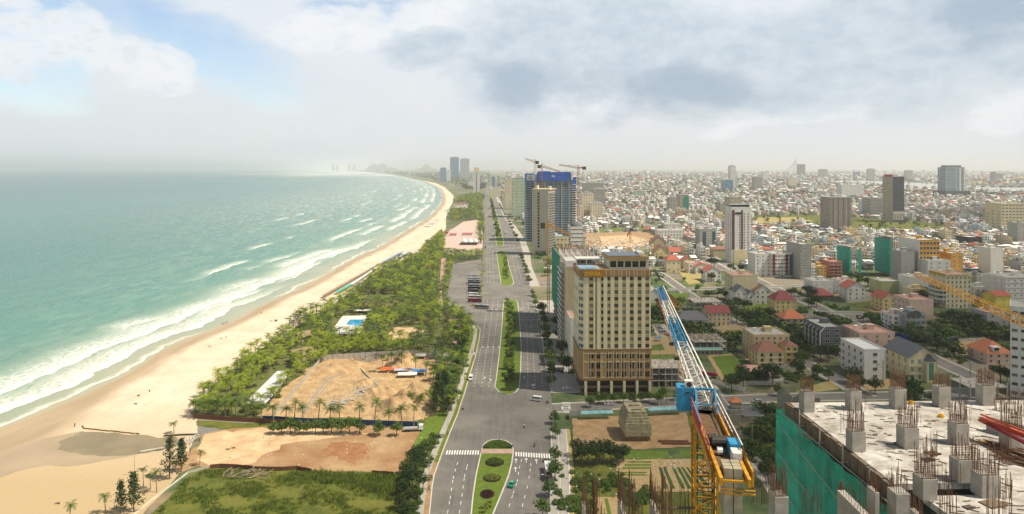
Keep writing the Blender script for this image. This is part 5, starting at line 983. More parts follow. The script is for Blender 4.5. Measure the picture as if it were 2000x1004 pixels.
    if 'rounded block with planted' in a[0]:
        its = MB(); q_ = random.Random(4)
        for _ in range(900):
            p = Vector((-1.3 + q_.uniform(-.4, .6), q_.uniform(.3, 23), q_.choice((3.3, 6.4, 9.5, 12.6)) + q_.uniform(-.5, .9))); u1 = Vector((q_.gauss(0, 1), q_.gauss(0, 1), q_.gauss(0, 1))).normalized() * .28; u2 = u1.orthogonal().normalized() * .28; its.add([p - u1, p - u2, p + u1, p + u2], [(0, 1, 2, 3)])
        its.build('planting', LEAF, rr[0])
        b = MB()
        for k in range(5):
            y0 = k * 4.9; b.bar((-1.3, y0, 2), (-1.3, y0, rr[2] - 2.5), .5, .5); b.bar((-1.3, y0, rr[2] - 2.5), (2, y0, rr[2] + 1.2), .5, .5)
        b.build('white_rib', WALLS['white'], rr[0])
# tall city towers
r_, W, h = building('slim white tower with two brown vertical bands', 'building', 1429, 1467, 514, 407, 22, wall='white', rm='deck', fl=18, cols=0, sc=0, par=1.5, name='tower')
for x0, x1 in ((.02, .15), (.50, .58)): b = MB(); b.box(W * x0, W * x1, -.4, -.01, 16, h - 2); b.build('brown_band', mat('brown_cladding', (.11, .055, .05), .6, .15), r_)
add_windows(r_, [(W * c_, 17 + k * 3.05) for k in range(14) for c_ in (.42, .66, .86)], 1.5, 1.4, gls=[GLD, GLM]); add_windows(r_, [(a_, 6 + k * 3.05) for k in range(17) for a_ in (4, 11, 18)], 2.6, 1.6, 'L', gls=[GLM, GLC]); b = MB(); b.box(W * .18, W * .48, -.3, -.01, h - 7, h - 4.5); b.box(.3, W * .98, 3, 18, h + 1.6, h + 4.2); b.build('sky_bar', GLD, r_)
b = MB(); b.box(W * .12, W + .25, -.6, -.02, 0, 15.5); b.build('podium', WALLS['cream'], r_)
tower('beige tower peeping over the brown-banded one', 1427, 1448, 430, 386, 40, f_beige); tower('pale blue slim tower among sunny houses', 1307.5, 1322, 420, 386, 22, f_grey)
r_, W, h = tower('slim beige tower with a green-netted half', 1328, 1345, 417, 381, 26, f_beige); b = MB(); b.box(W * .45, W * 1.02, -1, 10, 4, h - 3); b.build('safety_net', NETG, r_)
for a in ((1426.5, 1437, 375, 324.5, f_white, 'thin white tower far behind the centre'), (1473, 1489, 373, 346, f_grey, 'broad pale grey tower in the middle distance'), (1490, 1502, 356, 336, f_white, 'twin-slab white tower far behind the pale grey one'), (1558, 1573, 346, 321, f_dark, 'dark squat tower beside the leaning bridge pylon'), (1540, 1557, 365, 348, f_cream, 'cream cubic tower below the leaning bridge pylon'), (1412, 1432, 376, 352, f_blue, 'blue-netted block in the middle distance'), (1399, 1412, 362, 349, f_green, 'green-netted slab left of the blue-netted block'), (1431, 1441, 370, 349, f_green, 'green-netted slab right of the blue-netted block'), (1406, 1415, 418, 396, f_grey, 'narrow bluish flats left of the ochre one'), (1415, 1424, 420, 398, f_cream, 'narrow ochre flats near the brown-banded tower'),
          (1601, 1617, 350, 331, f_grey, 'hazy grey tower on the far river bank'), (1668, 1680, 350, 336, f_blue, 'hazy teal tower across the river'), (1696, 1709, 352, 330, f_grey, 'hazy violet tower across the river'), (1770, 1783, 353, 333, f_grey, 'hazy pale tower behind the dark hotel tower'), (1944, 1960, 358, 340, f_grey, 'hazy tower right of the glass tower'), (1940, 1946, 356, 336, f_blue, 'thin bluish tower right of the glass tower'), (1836, 1846, 350, 327, f_white, 'pale tower just left of the glass tower'), (1300, 1312, 350, 341, f_white, 'small white far block over the rooftops'), (1205, 1216, 372, 358, f_cream, 'small cream far block behind the blue-netted tower'), (1240, 1262, 385, 374, f_green, 'long green-yellow stadium-like roof in the haze')): tower(a[5], a[0], a[1], a[2], a[3], 30, a[4])
r_, W, h = tower('brown-grey ribbed apartment tower', 1622, 1664, 455, 386, 36, f_brownv)
for k in range(4): b = MB(); b.box(W * (.12 + .25 * k), W * (.16 + .25 * k), -.5, -.01, 0, h); b.build('fin', WALLS['darkgrey'], r_)
b = MB(); b.box(-.4, 0, 0, 36, 0, 1); b.build('plinth', WALLS['grey'], r_)
r_, W, h = tower('dark hotel tower with a red sign and white side', 1743.5, 1766.5, 434, 345.5, 36, f_dark); b = MB(); b.box(-.35, -.01, 0, 36, 0, h); b.build('side_wall', f_beige, r_)
b = MB(); b.box(-.6, .2, 3, 30, h + .2, h + 4.6); b.build('sign_board', mat('red_sign', (.35, .03, .04), .6), r_); b = MB(); b.box(.5, W - .5, -.5, -.01, 4, 22); b.build('ribbed_podium', facmat('podium_rib', hexc('bdb8aa'), (.04, .04, .04), 3.4, 20, .4, .7), r_)
r_, W, h = tower('tall curved glass tower on a dark podium by the river', 1848, 1885.5, 385, 327, 50, f_glass); b = MB(); b.box(W * .1, W * .85, 5, 40, h + 1.3, h + 8); b.build('crown', WALLS['darkgrey'], r_); b = MB(); b.box(-12, W + 14, -10, 60, 0, 24); b.build('podium', f_dark, r_)
b = MB(); b.box(W * .70, W * .78, -.6, -.01, 20, h); b.box(W * .93, W, -.6, -.01, 20, h); b.build('fin', WALLS['white'], r_)
# sheer green net
mn = bpy.data.materials.new('sheer_green_net'); mn.use_nodes = True; t = NT(mn.node_tree); bb = mn.node_tree.nodes['Principled BSDF']; P = t.pos()
f1 = t.noise(P, .35, 5, .65, .5); t.put(bb.inputs['Base Color'], t.mix(t.mr(f1, .35, .65), (.006, .30, .20), (.02, .46, .33))); bb.inputs['Roughness'].default_value = .7
wv = t.sep(P)[2]; t.put(bb.inputs['Alpha'], t.mr(t.noise(P, .5, 5, .7), .3, .7, .60, .93)); M['sheer_green_net'] = mn
# netted half-built towers among the houses
def netted(label, px0, px1, pyB, pyT, dep, seed):
    D0 = F * HC / (pyB - HY); s_ = D0 / F; W = (px1 - px0) * s_; h = HC - (pyT - HY) * s_; x, y, _ = G(px0, pyB); r_ = thing('unfinished_building', label, 'building', (x, y, 0), ROT, 'netted building shells'); footprint(x, y, W, dep); n = int(h / 3.4); q_ = random.Random(seed)
    b = MB()
    for k in range(1, n + 1): b.box(.2, W - .2, .2, dep - .2, k * 3.4 - .3, k * 3.4)
    b.build('floor_slab', CONC, r_)
    b = MB()
    for i in range(5):
        for j in range(5): b.bar((.5 + (W - 1) * i / 4, .5 + (dep - 1) * j / 4, 0), (.5 + (W - 1) * i / 4, .5 + (dep - 1) * j / 4, h + (1 if (i + j) % 2 else 0)), .5)
    b.box(W * .4, W * .6, dep * .3, dep * .7, 0, h); b.build('frame', CONC, r_)
    b = MB(); b.box(-1, -.85, -.3, dep + .3, 3, h - q_.uniform(1, 3)); b.build('safety_net', mn, r_); b = MB(); b.box(W + .6, W + 4, -.8, -.6, 4, h - 3); b.box(-1, W * .12, -.8, -.6, 4, h - 3); b.build('safety_net', mn, r_)
netted('bare concrete shell wrapped in green net beside pink flats', 1660, 1674, 541, 482, 24, 1); netted('taller green-netted shell beside the blank grey block', 1738, 1757, 541, 462, 26, 2)
def frame_building(label, px0, px1, pyB, pyT, dep, fl, nx, ny, posts=True, seed=3, mess=60):
    D0 = F * HC / (pyB - HY); s_ = D0 / F; W = (px1 - px0) * s_; h = HC - (pyT - HY) * s_; x, y, _ = G(px0, pyB); r_ = thing('unfinished_building', label, 'building', (x, y, 0), ROT, 'bare concrete frames'); footprint(x, y, W, dep); q_ = random.Random(seed); fh = h / fl
    for k in range(1, fl + 1): b = MB(); b.box(0, W, 0, dep, k * fh - .3, k * fh); b.build('floor_slab', CONC, r_)
    for i in range(nx):
        for j in range(ny):
            b = MB(); X_, Y_ = .4 + (W - .8) * i / (nx - 1), .4 + (dep - .8) * j / (ny - 1); b.box(X_ - .2, X_ + .2, Y_ - .2, Y_ + .2, 0, h + (q_.uniform(.5, 2) if posts else 0)); b.build('column', CONC, r_)
    if mess:
        b = MB()
        for _ in range(mess):
            p = Vector((q_.uniform(1, W - 1), q_.uniform(1, dep - 1), h + q_.uniform(.05, .4))); a_ = q_.uniform(0, 3.1); d_ = Vector((math.cos(a_), math.sin(a_), q_.uniform(-.05, .15))) * q_.uniform(.6, 2.2); b.bar(p, p + d_, .15)
        b.build('formwork', mat('timber_planks', (.30, .20, .11), .9, .4, 2), r_)
    return r_
frame_building('bare concrete frame of three floors beside the hotel', 1273, 1340, 756, 719, 16, 3, 6, 3, seed=3, mess=14); frame_building('messy two-floor frame behind the teal-roofed shed', 1355, 1421, 690, 668, 20, 2, 6, 4, seed=4, mess=240); frame_building('pale open frame beyond the slate hip villa', 1355, 1411, 612, 590, 18, 2, 5, 3, seed=5, mess=40)
frame_building('ruined concrete frame beside the construction deck', 1895, 1972, 815, 757, 14, 3, 5, 3, seed=6, mess=10)
frame_building('grey frame with green net at the far right', 1890, 1945, 560, 540, 22, 3, 6, 4, seed=7, mess=60)
# ---- beige side hotel with stacked balconies, the small white one, the rebar-topped shell
r_, W, h = building('beige hotel with a stack of white balconies on its street side', 'building', 1104, 1134, 694, 524, 34, wall='beige', rm='deck', fl=15, cols=0, sc=0, par=1, name='hotel', box=True)
for k in range(14): b = MB(); b.box(-2.2, -.01, 2, 26, 5 + k * 3.35, 5.25 + k * 3.35); b.box(-2.25, -2.15, 2, 26, 5.25 + k * 3.35, 6.2 + k * 3.35); b.build('balcony', WALLS['white'], r_)
add_windows(r_, [(6 + 6 * c_, 6 + k * 3.35) for k in range(13) for c_ in range(4)], 3, 2, 'L', gls=[GLD, GLM]); add_windows(r_, [(W - 3, 44 - k * 3.6) for k in range(2)], 2, 1.5)
b = MB(); b.box(.5, W * .75, 2, 20, h + .1, h + 4.2); b.build('penthouse', WALLS['white'], r_)
r_, W, h = building('small white hotel with a pink roof terrace beside the big hotel', 'building', 1114.5, 1129, 716, 624, 20, wall='white', rm='pinkdeck', fl=7, cols=0, sc=0, name='hotel', box=False, tank=0)
add_windows(r_, [(3 + 4.5 * c_, 2.5 + k * 3.6) for k in range(6) for c_ in range(4)], 1.6, 1.8, 'L'); add_windows(r_, [(2.9, h - 4)], 1.6, 1.4)
D0 = 455.; s_ = D0 / F; x = (1096 - 1000) * s_; r_ = thing('unfinished_hotel', 'concrete shell bristling with rebar behind the beige hotel', 'building', (x, D0, 0), ROT); footprint(x, D0, 30, 62); h = HC - (507 - HY) * s_
b = MB()
for k in range(1, 14): b.box(0, 27, 0, 60, h * k / 13 - .35, h * k / 13)
b.build('floor_slab', CONC, r_); b = MB(); b.box(-.8, -.6, -1, 61, h * .25, h + 2); b.box(-.8, 8, -1.2, -1, h * .3, h + .5); b.build('safety_net', NETG, r_)
RUST = mat('rusty_rebar', (.11, .055, .03), .85, .4, 2, col2=(.17, .09, .05))
b = MB()
for i in range(7):
    for j in range(10): b.box(1 + i * 4 - .3, 1 + i * 4 + .3, 1 + j * 6.3 - .3, 1 + j * 6.3 + .3, 0, h + 1.2)
b.build('column', CONC, r_); q_ = random.Random(9)
for i in range(7):
    for j in range(10):
        if i < 4 and j < 4: continue
        b = MB()
        for k in range(5): b.bar((1 + i * 4 + q_.uniform(-.3, .3), 1 + j * 6.3 + q_.uniform(-.3, .3), h + 1.2), (1 + i * 4 + q_.uniform(-.3, .3), 1 + j * 6.3 + q_.uniform(-.3, .3), h + q_.uniform(3, 5.5)), .12)
        b.build('rebar', RUST, r_)
# ---- the main hotel
x, y, _ = G(1143, 771); D0 = y; s_ = D0 / F; r_ = thing('hotel', 'cream and gold hotel tower with a rooftop pool, by the boulevard', 'building', (x, y, 0), ROT); footprint(x - 2, y, 36, 28)
W = (1272 - 1143) * s_; H1 = HC - (539 - HY) * s_; H2 = HC - (528 - HY) * s_; HG = HC - (684 - HY) * s_; HA = HC - (740 - HY) * s_; DP = 25.
CRM = mat('hotel_cream', hexc('d6cba8'), .75, .08, .08); GOLD = mat('hotel_gold', hexc('a38659'), .7, .12, .3); GOLDB = mat('hotel_ledge', hexc('7d5f38'), .7, .1, .3); CRL = mat('hotel_pilaster', hexc('d3c8a6'), .75, .06, .1)
def rounded(o=0, r0=2.6):
    pts = [(W + o, -o), (W + o, DP + o), (-o - r0, DP + o)]; cx, cy = 0, 0
    pts += [(-o - r0, r0)] + [(0 - (r0 + o) * math.cos(a), r0 - (r0 + o) * math.sin(a)) for a in np.linspace(0, math.pi / 2, 6)][1:]
    return pts[::1]
def ccw(p): return p if sum(p[i][0] * p[(i + 1) % len(p)][1] - p[(i + 1) % len(p)][0] * p[i][1] for i in range(len(p))) > 0 else p[::-1]
b = MB(); b.prism(ccw(rounded(0)), HG, H1); b.build('upper_wall', CRM, r_); b = MB(); b.prism(ccw(rounded(.25)), HA, HG - .02); b.build('gold_wall', GOLD, r_)
b = MB(); b.prism(ccw(rounded(.55)), HG - .02, HG + .5); b.build('ledge', GOLDB, r_); b = MB(); b.prism(ccw(rounded(1.0)), HA - .7, HA); b.build('ledge', GOLDB, r_)
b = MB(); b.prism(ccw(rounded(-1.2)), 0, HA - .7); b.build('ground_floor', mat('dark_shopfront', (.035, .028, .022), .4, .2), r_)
b = MB(); b.box(-2.6, W + .4, -.9, 1.2, HA - 4.2, HA - 3.4); b.box(-2.6, W + .4, -.6, 1.2, HA - 7.2, HA - 6.6); b.build('arcade_beam', mat('brown_stone', (.12, .08, .05), .6, .2), r_)
for i in range(6): b = MB(); X_ = .2 + i * (W - .8) / 5; b.box(X_ - .6, X_ + .6, -.95, 1.1, 0, HA - .72); b.build('arcade_column', CRL, r_)
b = MB(); b.prism(ccw(rounded(.3)), H1, H2 + .1); b.build('crown_band', mat('hotel_copper', hexc('96744a'), .6, .1, .3), r_); b = MB(); b.prism(ccw(rounded(.5)), H1 - .3, H1 + .001); b.build('ledge', GOLDB, r_)
cols_px = [1155, 1188.7, 1204, 1219, 1234.3, 1249.6, 1264.6]; rows_py = [544.5, 557.7, 570.8, 583.9, 597, 610, 623, 636.3, 649.5, 662.7, 676]
def lx(px): return (px - 1143) * s_
add_windows(r_, [(lx(c_), HC - (ry + 3.6 - HY) * s_) for ry in rows_py for c_ in cols_px], 2.05, 1.8, gls=[GLD, GLM, GLC, GLD, GLC], fr=mat('hotel_frame', hexc('8f7f5c'), .6, 0), mull=2)
add_windows(r_, [(lx(1176.5), HC - (ry + 3.6 - HY) * s_) for ry in rows_py], 1.0, 1.8, gls=[GLD], fr=mat('brown_frame', (.12, .05, .03), .6, 0), mull=0)
for c_ in cols_px + [1176.5]:
    for ry in rows_py[:-1]: b = MB(); w2 = 1.12 if c_ != 1176.5 else .6; z_ = HC - (ry + 6.6 - HY) * s_; b.box(lx(c_) - w2, lx(c_) + w2, -.14, -.003, z_ - .32, z_ + .32); b.build('spandrel', GOLDB if 0 else mat('hotel_spandrel', hexc('b59a63'), .7, .1), r_)
for c_ in [1162.5, 1171, 1182.5] + [c2 + 7.6 for c2 in cols_px[1:-1]]:
    b = MB(); b.box(lx(c_) - .95 if c_ != 1171 else lx(1162.5), lx(c_) + .95 if c_ != 1171 else lx(1171.5), -.24, -.004, HG + .5, H1 - .3); b.build('pilaster', CRL, r_)
for i, c_ in enumerate([1155, 1169, 1188.7, 1204, 1219, 1234.3, 1249.6, 1264.6]):
    b = MB(); X_ = lx(c_); b.box(X_ - 1.35, X_ - 1.15, -.5, -.26, HA, HG - .6); b.box(X_ + 1.15, X_ + 1.35, -.5, -.26, HA, HG - .6)
    for z_ in (HC - (690 - HY) * s_, HC - (707 - HY) * s_, HC - (737 - HY) * s_): b.box(X_ - 1.149, X_ + 1.149, -.48, -.26, z_ - .1, z_ + .1)
    b.build('window_surround', CRL, r_)
add_windows(r_, [(lx(c_), 0) for c_ in []], 1, 1)
for ry, hh_ in ((700, 1.9), (720, 2.9), (736, 2.7)):
    for c_ in [1155, 1169, 1188.7, 1204, 1219, 1234.3, 1249.6, 1264.6]: link('window', window_mesh(2.2, hh_, R.choice([GLD, GLD, GLM]), GOLDB, 1), r_, (lx(c_), -.27, HC - (ry - HY) * s_))
for k, ry in enumerate(rows_py):
    z_ = HC - (ry + 3.6 - HY) * s_
    for a_, gl in ((.35, GLM), (.95, GLC)):
        o = link('window', window_mesh(1.5, 1.9, GLB if k % 3 else gl, FRW, 0), r_, (-2.62 * math.cos(a_), 2.6 - 2.62 * math.sin(a_), z_), -(math.pi / 2 - a_))
for c_ in range(5): add_windows(r_, [(5 + 4.3 * c_, HC - (ry + 3.6 - HY) * s_) for ry in rows_py[::1 if c_ < 1 else 2]], 1.5, 1.8, 'L', nm='window')
for o in list(r_.children)[-36:]:
    if o.name.startswith('window') and abs(o.location.x) < .01: o.location.x = -2.6
for c_ in cols_px[1:]: add_windows(r_, [(lx(c_), H1 + .5)], 1.5, 1.7, gls=[GLD], mull=0); r_.children[-1].location.y = -.34; b = MB(); b.box(lx(c_) - 1.3, lx(c_) - 1.05, -.36, -.31, H1 + .1, H2); b.box(lx(c_) + 1.05, lx(c_) + 1.3, -.36, -.31, H1 + .1, H2); b.build('trim', CRL, r_)
b = MB(); b.box(-1.2, lx(1179), -.62, -.31, H1 - .6, H2 + .3); sg = b.build('sign_board', mat('sign_ochre', hexc('a06c1e'), .5, .1), r_)
text('SEVENSEA', 2.9, mat('gold_sign_letter', (.75, .50, .05), .4, 0), sg, (-.6, -.75, H1 + .1), 0, .62)
b = MB(); b.box(-2.2, lx(1178), 3, 14, H2 + .05, H2 + .25); b.build('pool_deck', ROOFS['deck'], r_); b = MB(); b.box(-2.2, lx(1166), 1.5, 15, H2 + .26, H2 + .42); b.build('pool_water', mat('pale_pool', (.20, .42, .55), .1, .2, 1), r_)
b = MB(); b.box(-2.4, lx(1186), 17, 24.5, H2 + 3.3, H2 + 3.6); [b.bar((x_, 17.3, H2), (x_, 17.3, H2 + 3.3), .2) for x_ in (-2, 3, 8)]; b.build('canopy', mat('white_canopy', (.78, .76, .70), .7, .1), r_)
b = MB()
for k in range(6): b.bar((lx(1143 + k * 7), .6, H2 + .1), (lx(1143 + k * 7), .6, H2 + 1.2), .1)
b.bar((0, .6, H2 + 1.2), (lx(1180), .6, H2 + 1.2), .1); b.build('railing', STEEL, r_)
PH0, PH1 = lx(1193), lx(1269.5); H3 = HC - (507 - HY) * (s_ + 5 / F); b = MB(); b.box(PH0, PH1, 5, 21, H2 + .1, H3); b.build('penthouse', CRL, r_); b = MB(); b.box(PH0 - .9, PH1 + .6, 3.6, 22, H3, H3 + 1.6); b.build('penthouse_fascia', GOLD, r_)
b = MB(); b.box(PH0 - .5, PH1 - 3.2, 4.2, 21.5, H3 + 1.6, H3 + 1.9); b.build('solar_panels', mat('solar_panel', (.02, .022, .028), .2, .2, 1), r_); b = MB(); b.box(PH1 - 3, PH1 + .2, 12, 21, H3 + 1.6, H3 + 2.6); b.build('tank_enclosure', WALLS['white'], r_)
for k in range(5): link('window', window_mesh(2.9, 2.8, GLD, FRD, 2), r_, (PH0 + 2.1 + k * (PH1 - PH0 - .6) / 5, 4.98, H2 + .9))
b = MB(); b.box(PH0, PH1, 1.0, 1.12, H2 + .1, H2 + 1.2); b.build('glass_railing', mat('rail_glass', (.30, .33, .30), .15, .1), r_)
# ================================================================ the rest of the town
GRD = {}
for bx in BOXES:
    for i in range(int(bx[0] // 40), int(bx[1] // 40) + 1):
        for j in range(int(bx[2] // 40), int(bx[3] // 40) + 1): GRD.setdefault((i, j), []).append(bx)
EXB = [(min(p[0] for p in e), max(p[0] for p in e), min(p[1] for p in e), max(p[1] for p in e), e) for e in EXCL]
TBOX = {}
for tx_, ty_ in USED: TBOX.setdefault((int(tx_ // 20), int(ty_ // 20)), []).append((tx_, ty_))
def road_x(y): return np.interp(y, RY, RXs)
_r = sorted([(p[1], p[0]) for p in rp]); RY = [a for a, _ in _r] + [9000]; RXs = [b for _, b in _r] + [-120]
def free(x0, x1, y0, y1, excl=True):
    for i in range(int(x0 // 40), int(x1 // 40) + 1):
        for j in range(int(y0 // 40), int(y1 // 40) + 1):
            for a, b, c, d in GRD.get((i, j), []):
                if x0 < b and x1 > a and y0 < d and y1 > c: return False
    if excl:
        for px_, py_ in ((x0, y0), (x1, y0), (x0, y1), (x1, y1), ((x0 + x1) / 2, (y0 + y1) / 2)):
            for a, b, c, d, e in EXB:
                if a < px_ < b and c < py_ < d and inside(px_, py_, e): return False
    return True
def take(x0, x1, y0, y1):
    for i in range(int(x0 // 40), int(x1 // 40) + 1):
        for j in range(int(y0 // 40), int(y1 // 40) + 1): GRD.setdefault((i, j), []).append((x0, x1, y0, y1))
q = random.Random(21)
LM3 = LM2 + [('sunny building site', G(1200, 470)), ('far green field', G(1700, 440)), ('grey-white twin slab block', G(1383, 480)), ('green-netted slim tower', G(1336, 415)), ('ribbed apartment tower', G(1642, 455)), ('dark hotel tower', G(1755, 434)), ('black box warehouse', G(1905, 486)), ('gold-grid tower', G(1816, 556)),
      ('cream curved hotel', G(1975, 453)), ('maroon-striped block', G(1528, 541)), ('pink-brown flats', G(1632, 543)), ('pale box house', G(1742, 574)), ('dry yellow field', G(1350, 535)), ('ochre hotel', G(1870, 552)), ('arcaded corner inn', G(1310, 468)), ('green and white tower', G(1015, 425))]
PT = [  # look, W, D, h, floors, cols, roof, roof material, wall, kw
 ('narrow flat-roofed townhouse', 5.2, 15, 11.5, 3, 2, 'flat', 'deck', dict(win=(1.3, 1.5), sc=3)), ('tall flat-roofed townhouse', 5.6, 16, 16, 5, 2, 'flat', 'deck', dict(win=(1.4, 1.5), sc=2, bal='F')), ('townhouse with a pink roof deck', 6.5, 14, 10, 3, 2, 'flat', 'pinkdeck', dict(win=(1.5, 1.5), sc=2)),
 ('red hip-roofed house', 10, 11, 7, 2, 3, 'hip', 'red', dict(rh=3.4, sc=2)), ('red gabled house', 8, 12, 7.5, 2, 2, 'gableF', 'red', dict(rh=3, sc=2)), ('tin-roofed low house', 7, 13, 5.2, 1, 2, 'gableS', 'tin', dict(rh=1.6, sc=2)), ('brown-roofed house', 9, 11, 6.5, 2, 3, 'gableS', 'brown', dict(rh=2.6, sc=2)), ('wide flat-roofed block', 12, 16, 14, 4, 4, 'flat', 'deck', dict(win=(1.6, 1.5), sc=3, tank=2)), ('teal-roofed shed house', 9, 13, 5, 1, 2, 'gableS', 'teal', dict(rh=1.4, sc=0))]
jobs = []
WC = ['white'] * 6 + ['cream'] * 4 + ['pink', 'yellow', 'grey', 'beige', 'blue', 'tan', 'white', 'green']
for _ in range(40000):
    if len(jobs) >= 285: break
    py_ = q.uniform(418, 640) if q.random() < .8 else q.uniform(418, 560); px_ = q.uniform(1130, 2040)
    x, y, _z = G(px_, py_); k = q.choices(range(9), [4, 4, 3, 2, 3, 1.5, 1, 1.6, .8])[0]; W, D_ = PT[k][1:3]
    if x < road_x(y) + 35: continue
    if py_ > 540 and px_ < 1780 and q.random() < .93: continue
    if py_ > 600 and px_ < 1850: continue
    if not free(x - 1, x + W + 1, y - 1, y + D_ + 1): continue
    if any((x + W / 2 - a) ** 2 + (y + D_ / 2 - b) ** 2 < 60 for i in (-1, 0, 1) for j in (-1, 0, 1) for a, b in TBOX.get((int(x // 20) + i, int(y // 20) + j), [])): continue
    take(x, x + W, y, y + D_); jobs.append((x, y, k, q.choice(WC)))
    if k < 3:          # row houses share their party walls
        xx = x
        for _r2 in range(q.choice((1, 2, 3, 4))):
            xx += W + .05
            if len(jobs) < 285 and free(xx + .1, xx + W, y, y + D_): take(xx, xx + W, y, y + D_); jobs.append((xx, y, k, q.choice(WC)))
rk = ranked(jobs, LM3, lambda j: (j[2], j[3])); FIRST = {}
for j, (x, y, k, wc) in enumerate(jobs):
    look, W, D_, h, fl, co, rf, rm, kw = PT[k]; lab = '%s %s, %s to the %s' % (wc, look, *rk[j])
    if k not in FIRST:
        px0 = 1000 + F * x / y; s_ = F / y
        FIRST[k] = freeze(building(lab, 'house', px0, px0 + W * s_, HY + HC * s_, HY + (HC - h) * s_, D_, wall=wc, roof=rf, rm=rm, fl=fl, cols=co, name='house', group='houses of the town', **kw)[0]); FW = wc; FIRST[('w', k)] = WALLS[wc].name
    else: dup(FIRST[k], (x, y, 0), ROT + q.uniform(-.02, .02), (q.uniform(.95, 1.0), 1, q.uniform(.85, 1.25)), lab, 'houses of the town', {FIRST[('w', k)]: WALLS[wc]})
# distant town: one mass of small roofs and walls, out to the river and the haze
def mini(W, D_, h, wall, roof, rm, rh=2):
    b = MB(); b.box(0, W, 0, D_, 0, h, 0, 1 if roof == 'flat' else 0, bottom=False)
    if roof == 'hip': b.add([(-.4, -.4, h), (W + .4, -.4, h), (W + .4, D_ + .4, h), (-.4, D_ + .4, h), (W / 2, D_ * .35, h + rh), (W / 2, D_ * .65, h + rh)], [(0, 1, 4), (1, 2, 5, 4), (2, 3, 5), (3, 0, 4, 5)], 1)
    elif roof == 'gable': b.add([(-.3, -.3, h), (W + .3, -.3, h), (W + .3, D_ / 2, h + rh), (-.3, D_ / 2, h + rh), (W + .3, D_ + .3, h), (-.3, D_ + .3, h)], [(0, 1, 2, 3), (3, 2, 4, 5)], 1)
    else: b.box(W * .3, W * .7, D_ * .4, D_ * .7, h, h + 2.6, 0, 1, bottom=False)
    return b.mesh('mini', [wall, rm])
MW = [f_white, f_cream, f_beige, f_grey]; MR = [ROOFS[k] for k in ('deck', 'red', 'tin', 'whitetin', 'teal', 'wine', 'slate', 'pinkdeck', 'brown')]; MINI = []
for i in range(44):
    t_ = q.choice(('flat', 'flat', 'flat', 'gable', 'hip')); rm = ROOFS[q.choice(('deck', 'deck', 'deck', 'pinkdeck', 'pinkdeck', 'whitetin'))] if t_ == 'flat' else ROOFS[q.choice(('red', 'tin', 'teal', 'brown', 'red', 'whitetin', 'slate'))]
    MINI.append(mini(q.uniform(5, 13), q.uniform(9, 20), q.choice((4, 6, 8, 9, 11, 14)) if t_ == 'flat' else q.uniform(4, 8), q.choice(MW + [f_white]), t_, rm))
items = []
n0 = 0
for _ in range(26000):
    v_ = q.random() ** 1.25; py_ = 338.5 + v_ * (560 - 338.5); px_ = q.uniform(930, 2110)
    if py_ > 490 and q.random() < .55: continue
    if py_ > 530 and (px_ < 1830 or q.random() < .5): continue
    x, y, _z = G(px_, py_); sc = 1.0 if y < 2200 else min(4.5, (y / 2200) ** 1.0)
    if x < road_x(y) + (30 if y < 3500 else 60): continue
    S = 9 * sc
    if not free(x, x + S, y, y + S * 1.2): continue
    take(x, x + S * .9, y, y + S * 1.1); items.append(([MINI[q.randrange(44)]], x, y, 0, ROT + q.choice((0, 0, .05, -.4, 1.571)), sc * q.uniform(.8, 1.15))); n0 += 1
for _ in range(420):                      # beyond the bay
    py_ = q.uniform(334, 356); px_ = q.uniform(700, 960); x, y, _z = G(px_, py_)
    if x < shore_x(y) + 420 or (px_ > 930 and py_ > 362): continue
    items.append(([MINI[q.randrange(44)]], x, y, 0, q.uniform(0, 3), q.uniform(1, 2.2)))
merge('distant_town', items, MW + MR, label='mass of small pale houses and coloured roofs reaching to the horizon', cat='town')
def mini_tree(seed, n, leaf, s_=1.0):
    q_ = random.Random(seed); b = MB()
    for k in range(3):
        c_ = Vector((q_.gauss(0, 1.6), q_.gauss(0, 1.6), 4 + q_.uniform(0, 2)))
        for p, v in blob_pts(q_, n // 3, c_, 2.6, 1.9):
            nn = (v + Vector((0, 0, .5))).normalized(); u1 = nn.orthogonal().normalized() * .95 * s_; u2 = nn.cross(u1); b.add([p - u1, p - u2 * .7, p + u1, p + u2 * .7], [(0, 1, 2, 3)])
    b.cyl((0, 0, 0), (0, 0, 4), .25, .15, 4, 0); return b.mesh('mt', leaf)
MT = [mini_tree(i, n, lf) for i, (n, lf) in enumerate(((66, LEAF), (66, LEAFD), (60, LEAF), (54, LEAFL)))]
items = []
for _ in range(9500):
    v_ = q.random() ** 1.1; py_ = 337 + v_ * (700 - 337); px_ = q.uniform(955, 2100); x, y, _z = G(px_, py_)
    if x < road_x(y) + (16 if y > 700 else 26) or (py_ > 560 and q.random() < .45): continue
    if math.sin(x * .011 + 1) + math.sin(y * .006 + x * .004) + q.uniform(-1.6, 1.6) < .1 and py_ < 620: continue
    if not free(x - 2, x + 2, y - 2, y + 2, py_ > 400): continue
    items.append(([MT[q.randrange(4 if q.random() < .3 else 2)]], x, y, 0, q.uniform(0, 6), q.uniform(.65, 1.15) * (1 if y < 2500 else min(3.2, y / 2500))))
for _ in range(5200):                     # tree belts of the far town
    py_ = 337 + 62 * q.random() ** 1.2; px_ = q.uniform(960, 2100); x, y, _z = G(px_, py_)
    if x < road_x(y) + 40 or math.sin(math.log(y) * 19 + x * .0009) + q.uniform(-.8, .8) < .1 or (352 < py_ < 377 and px_ > 1560 and any(inside(x, y, e) for a, b, c, d, e in EXB if a < x < b and c < y < d)): continue
    items.append(([MT[q.randrange(2)]], x, y, 0, q.uniform(0, 6), q.uniform(.9, 1.6) * min(3.4, max(1.0, y / 2100))))
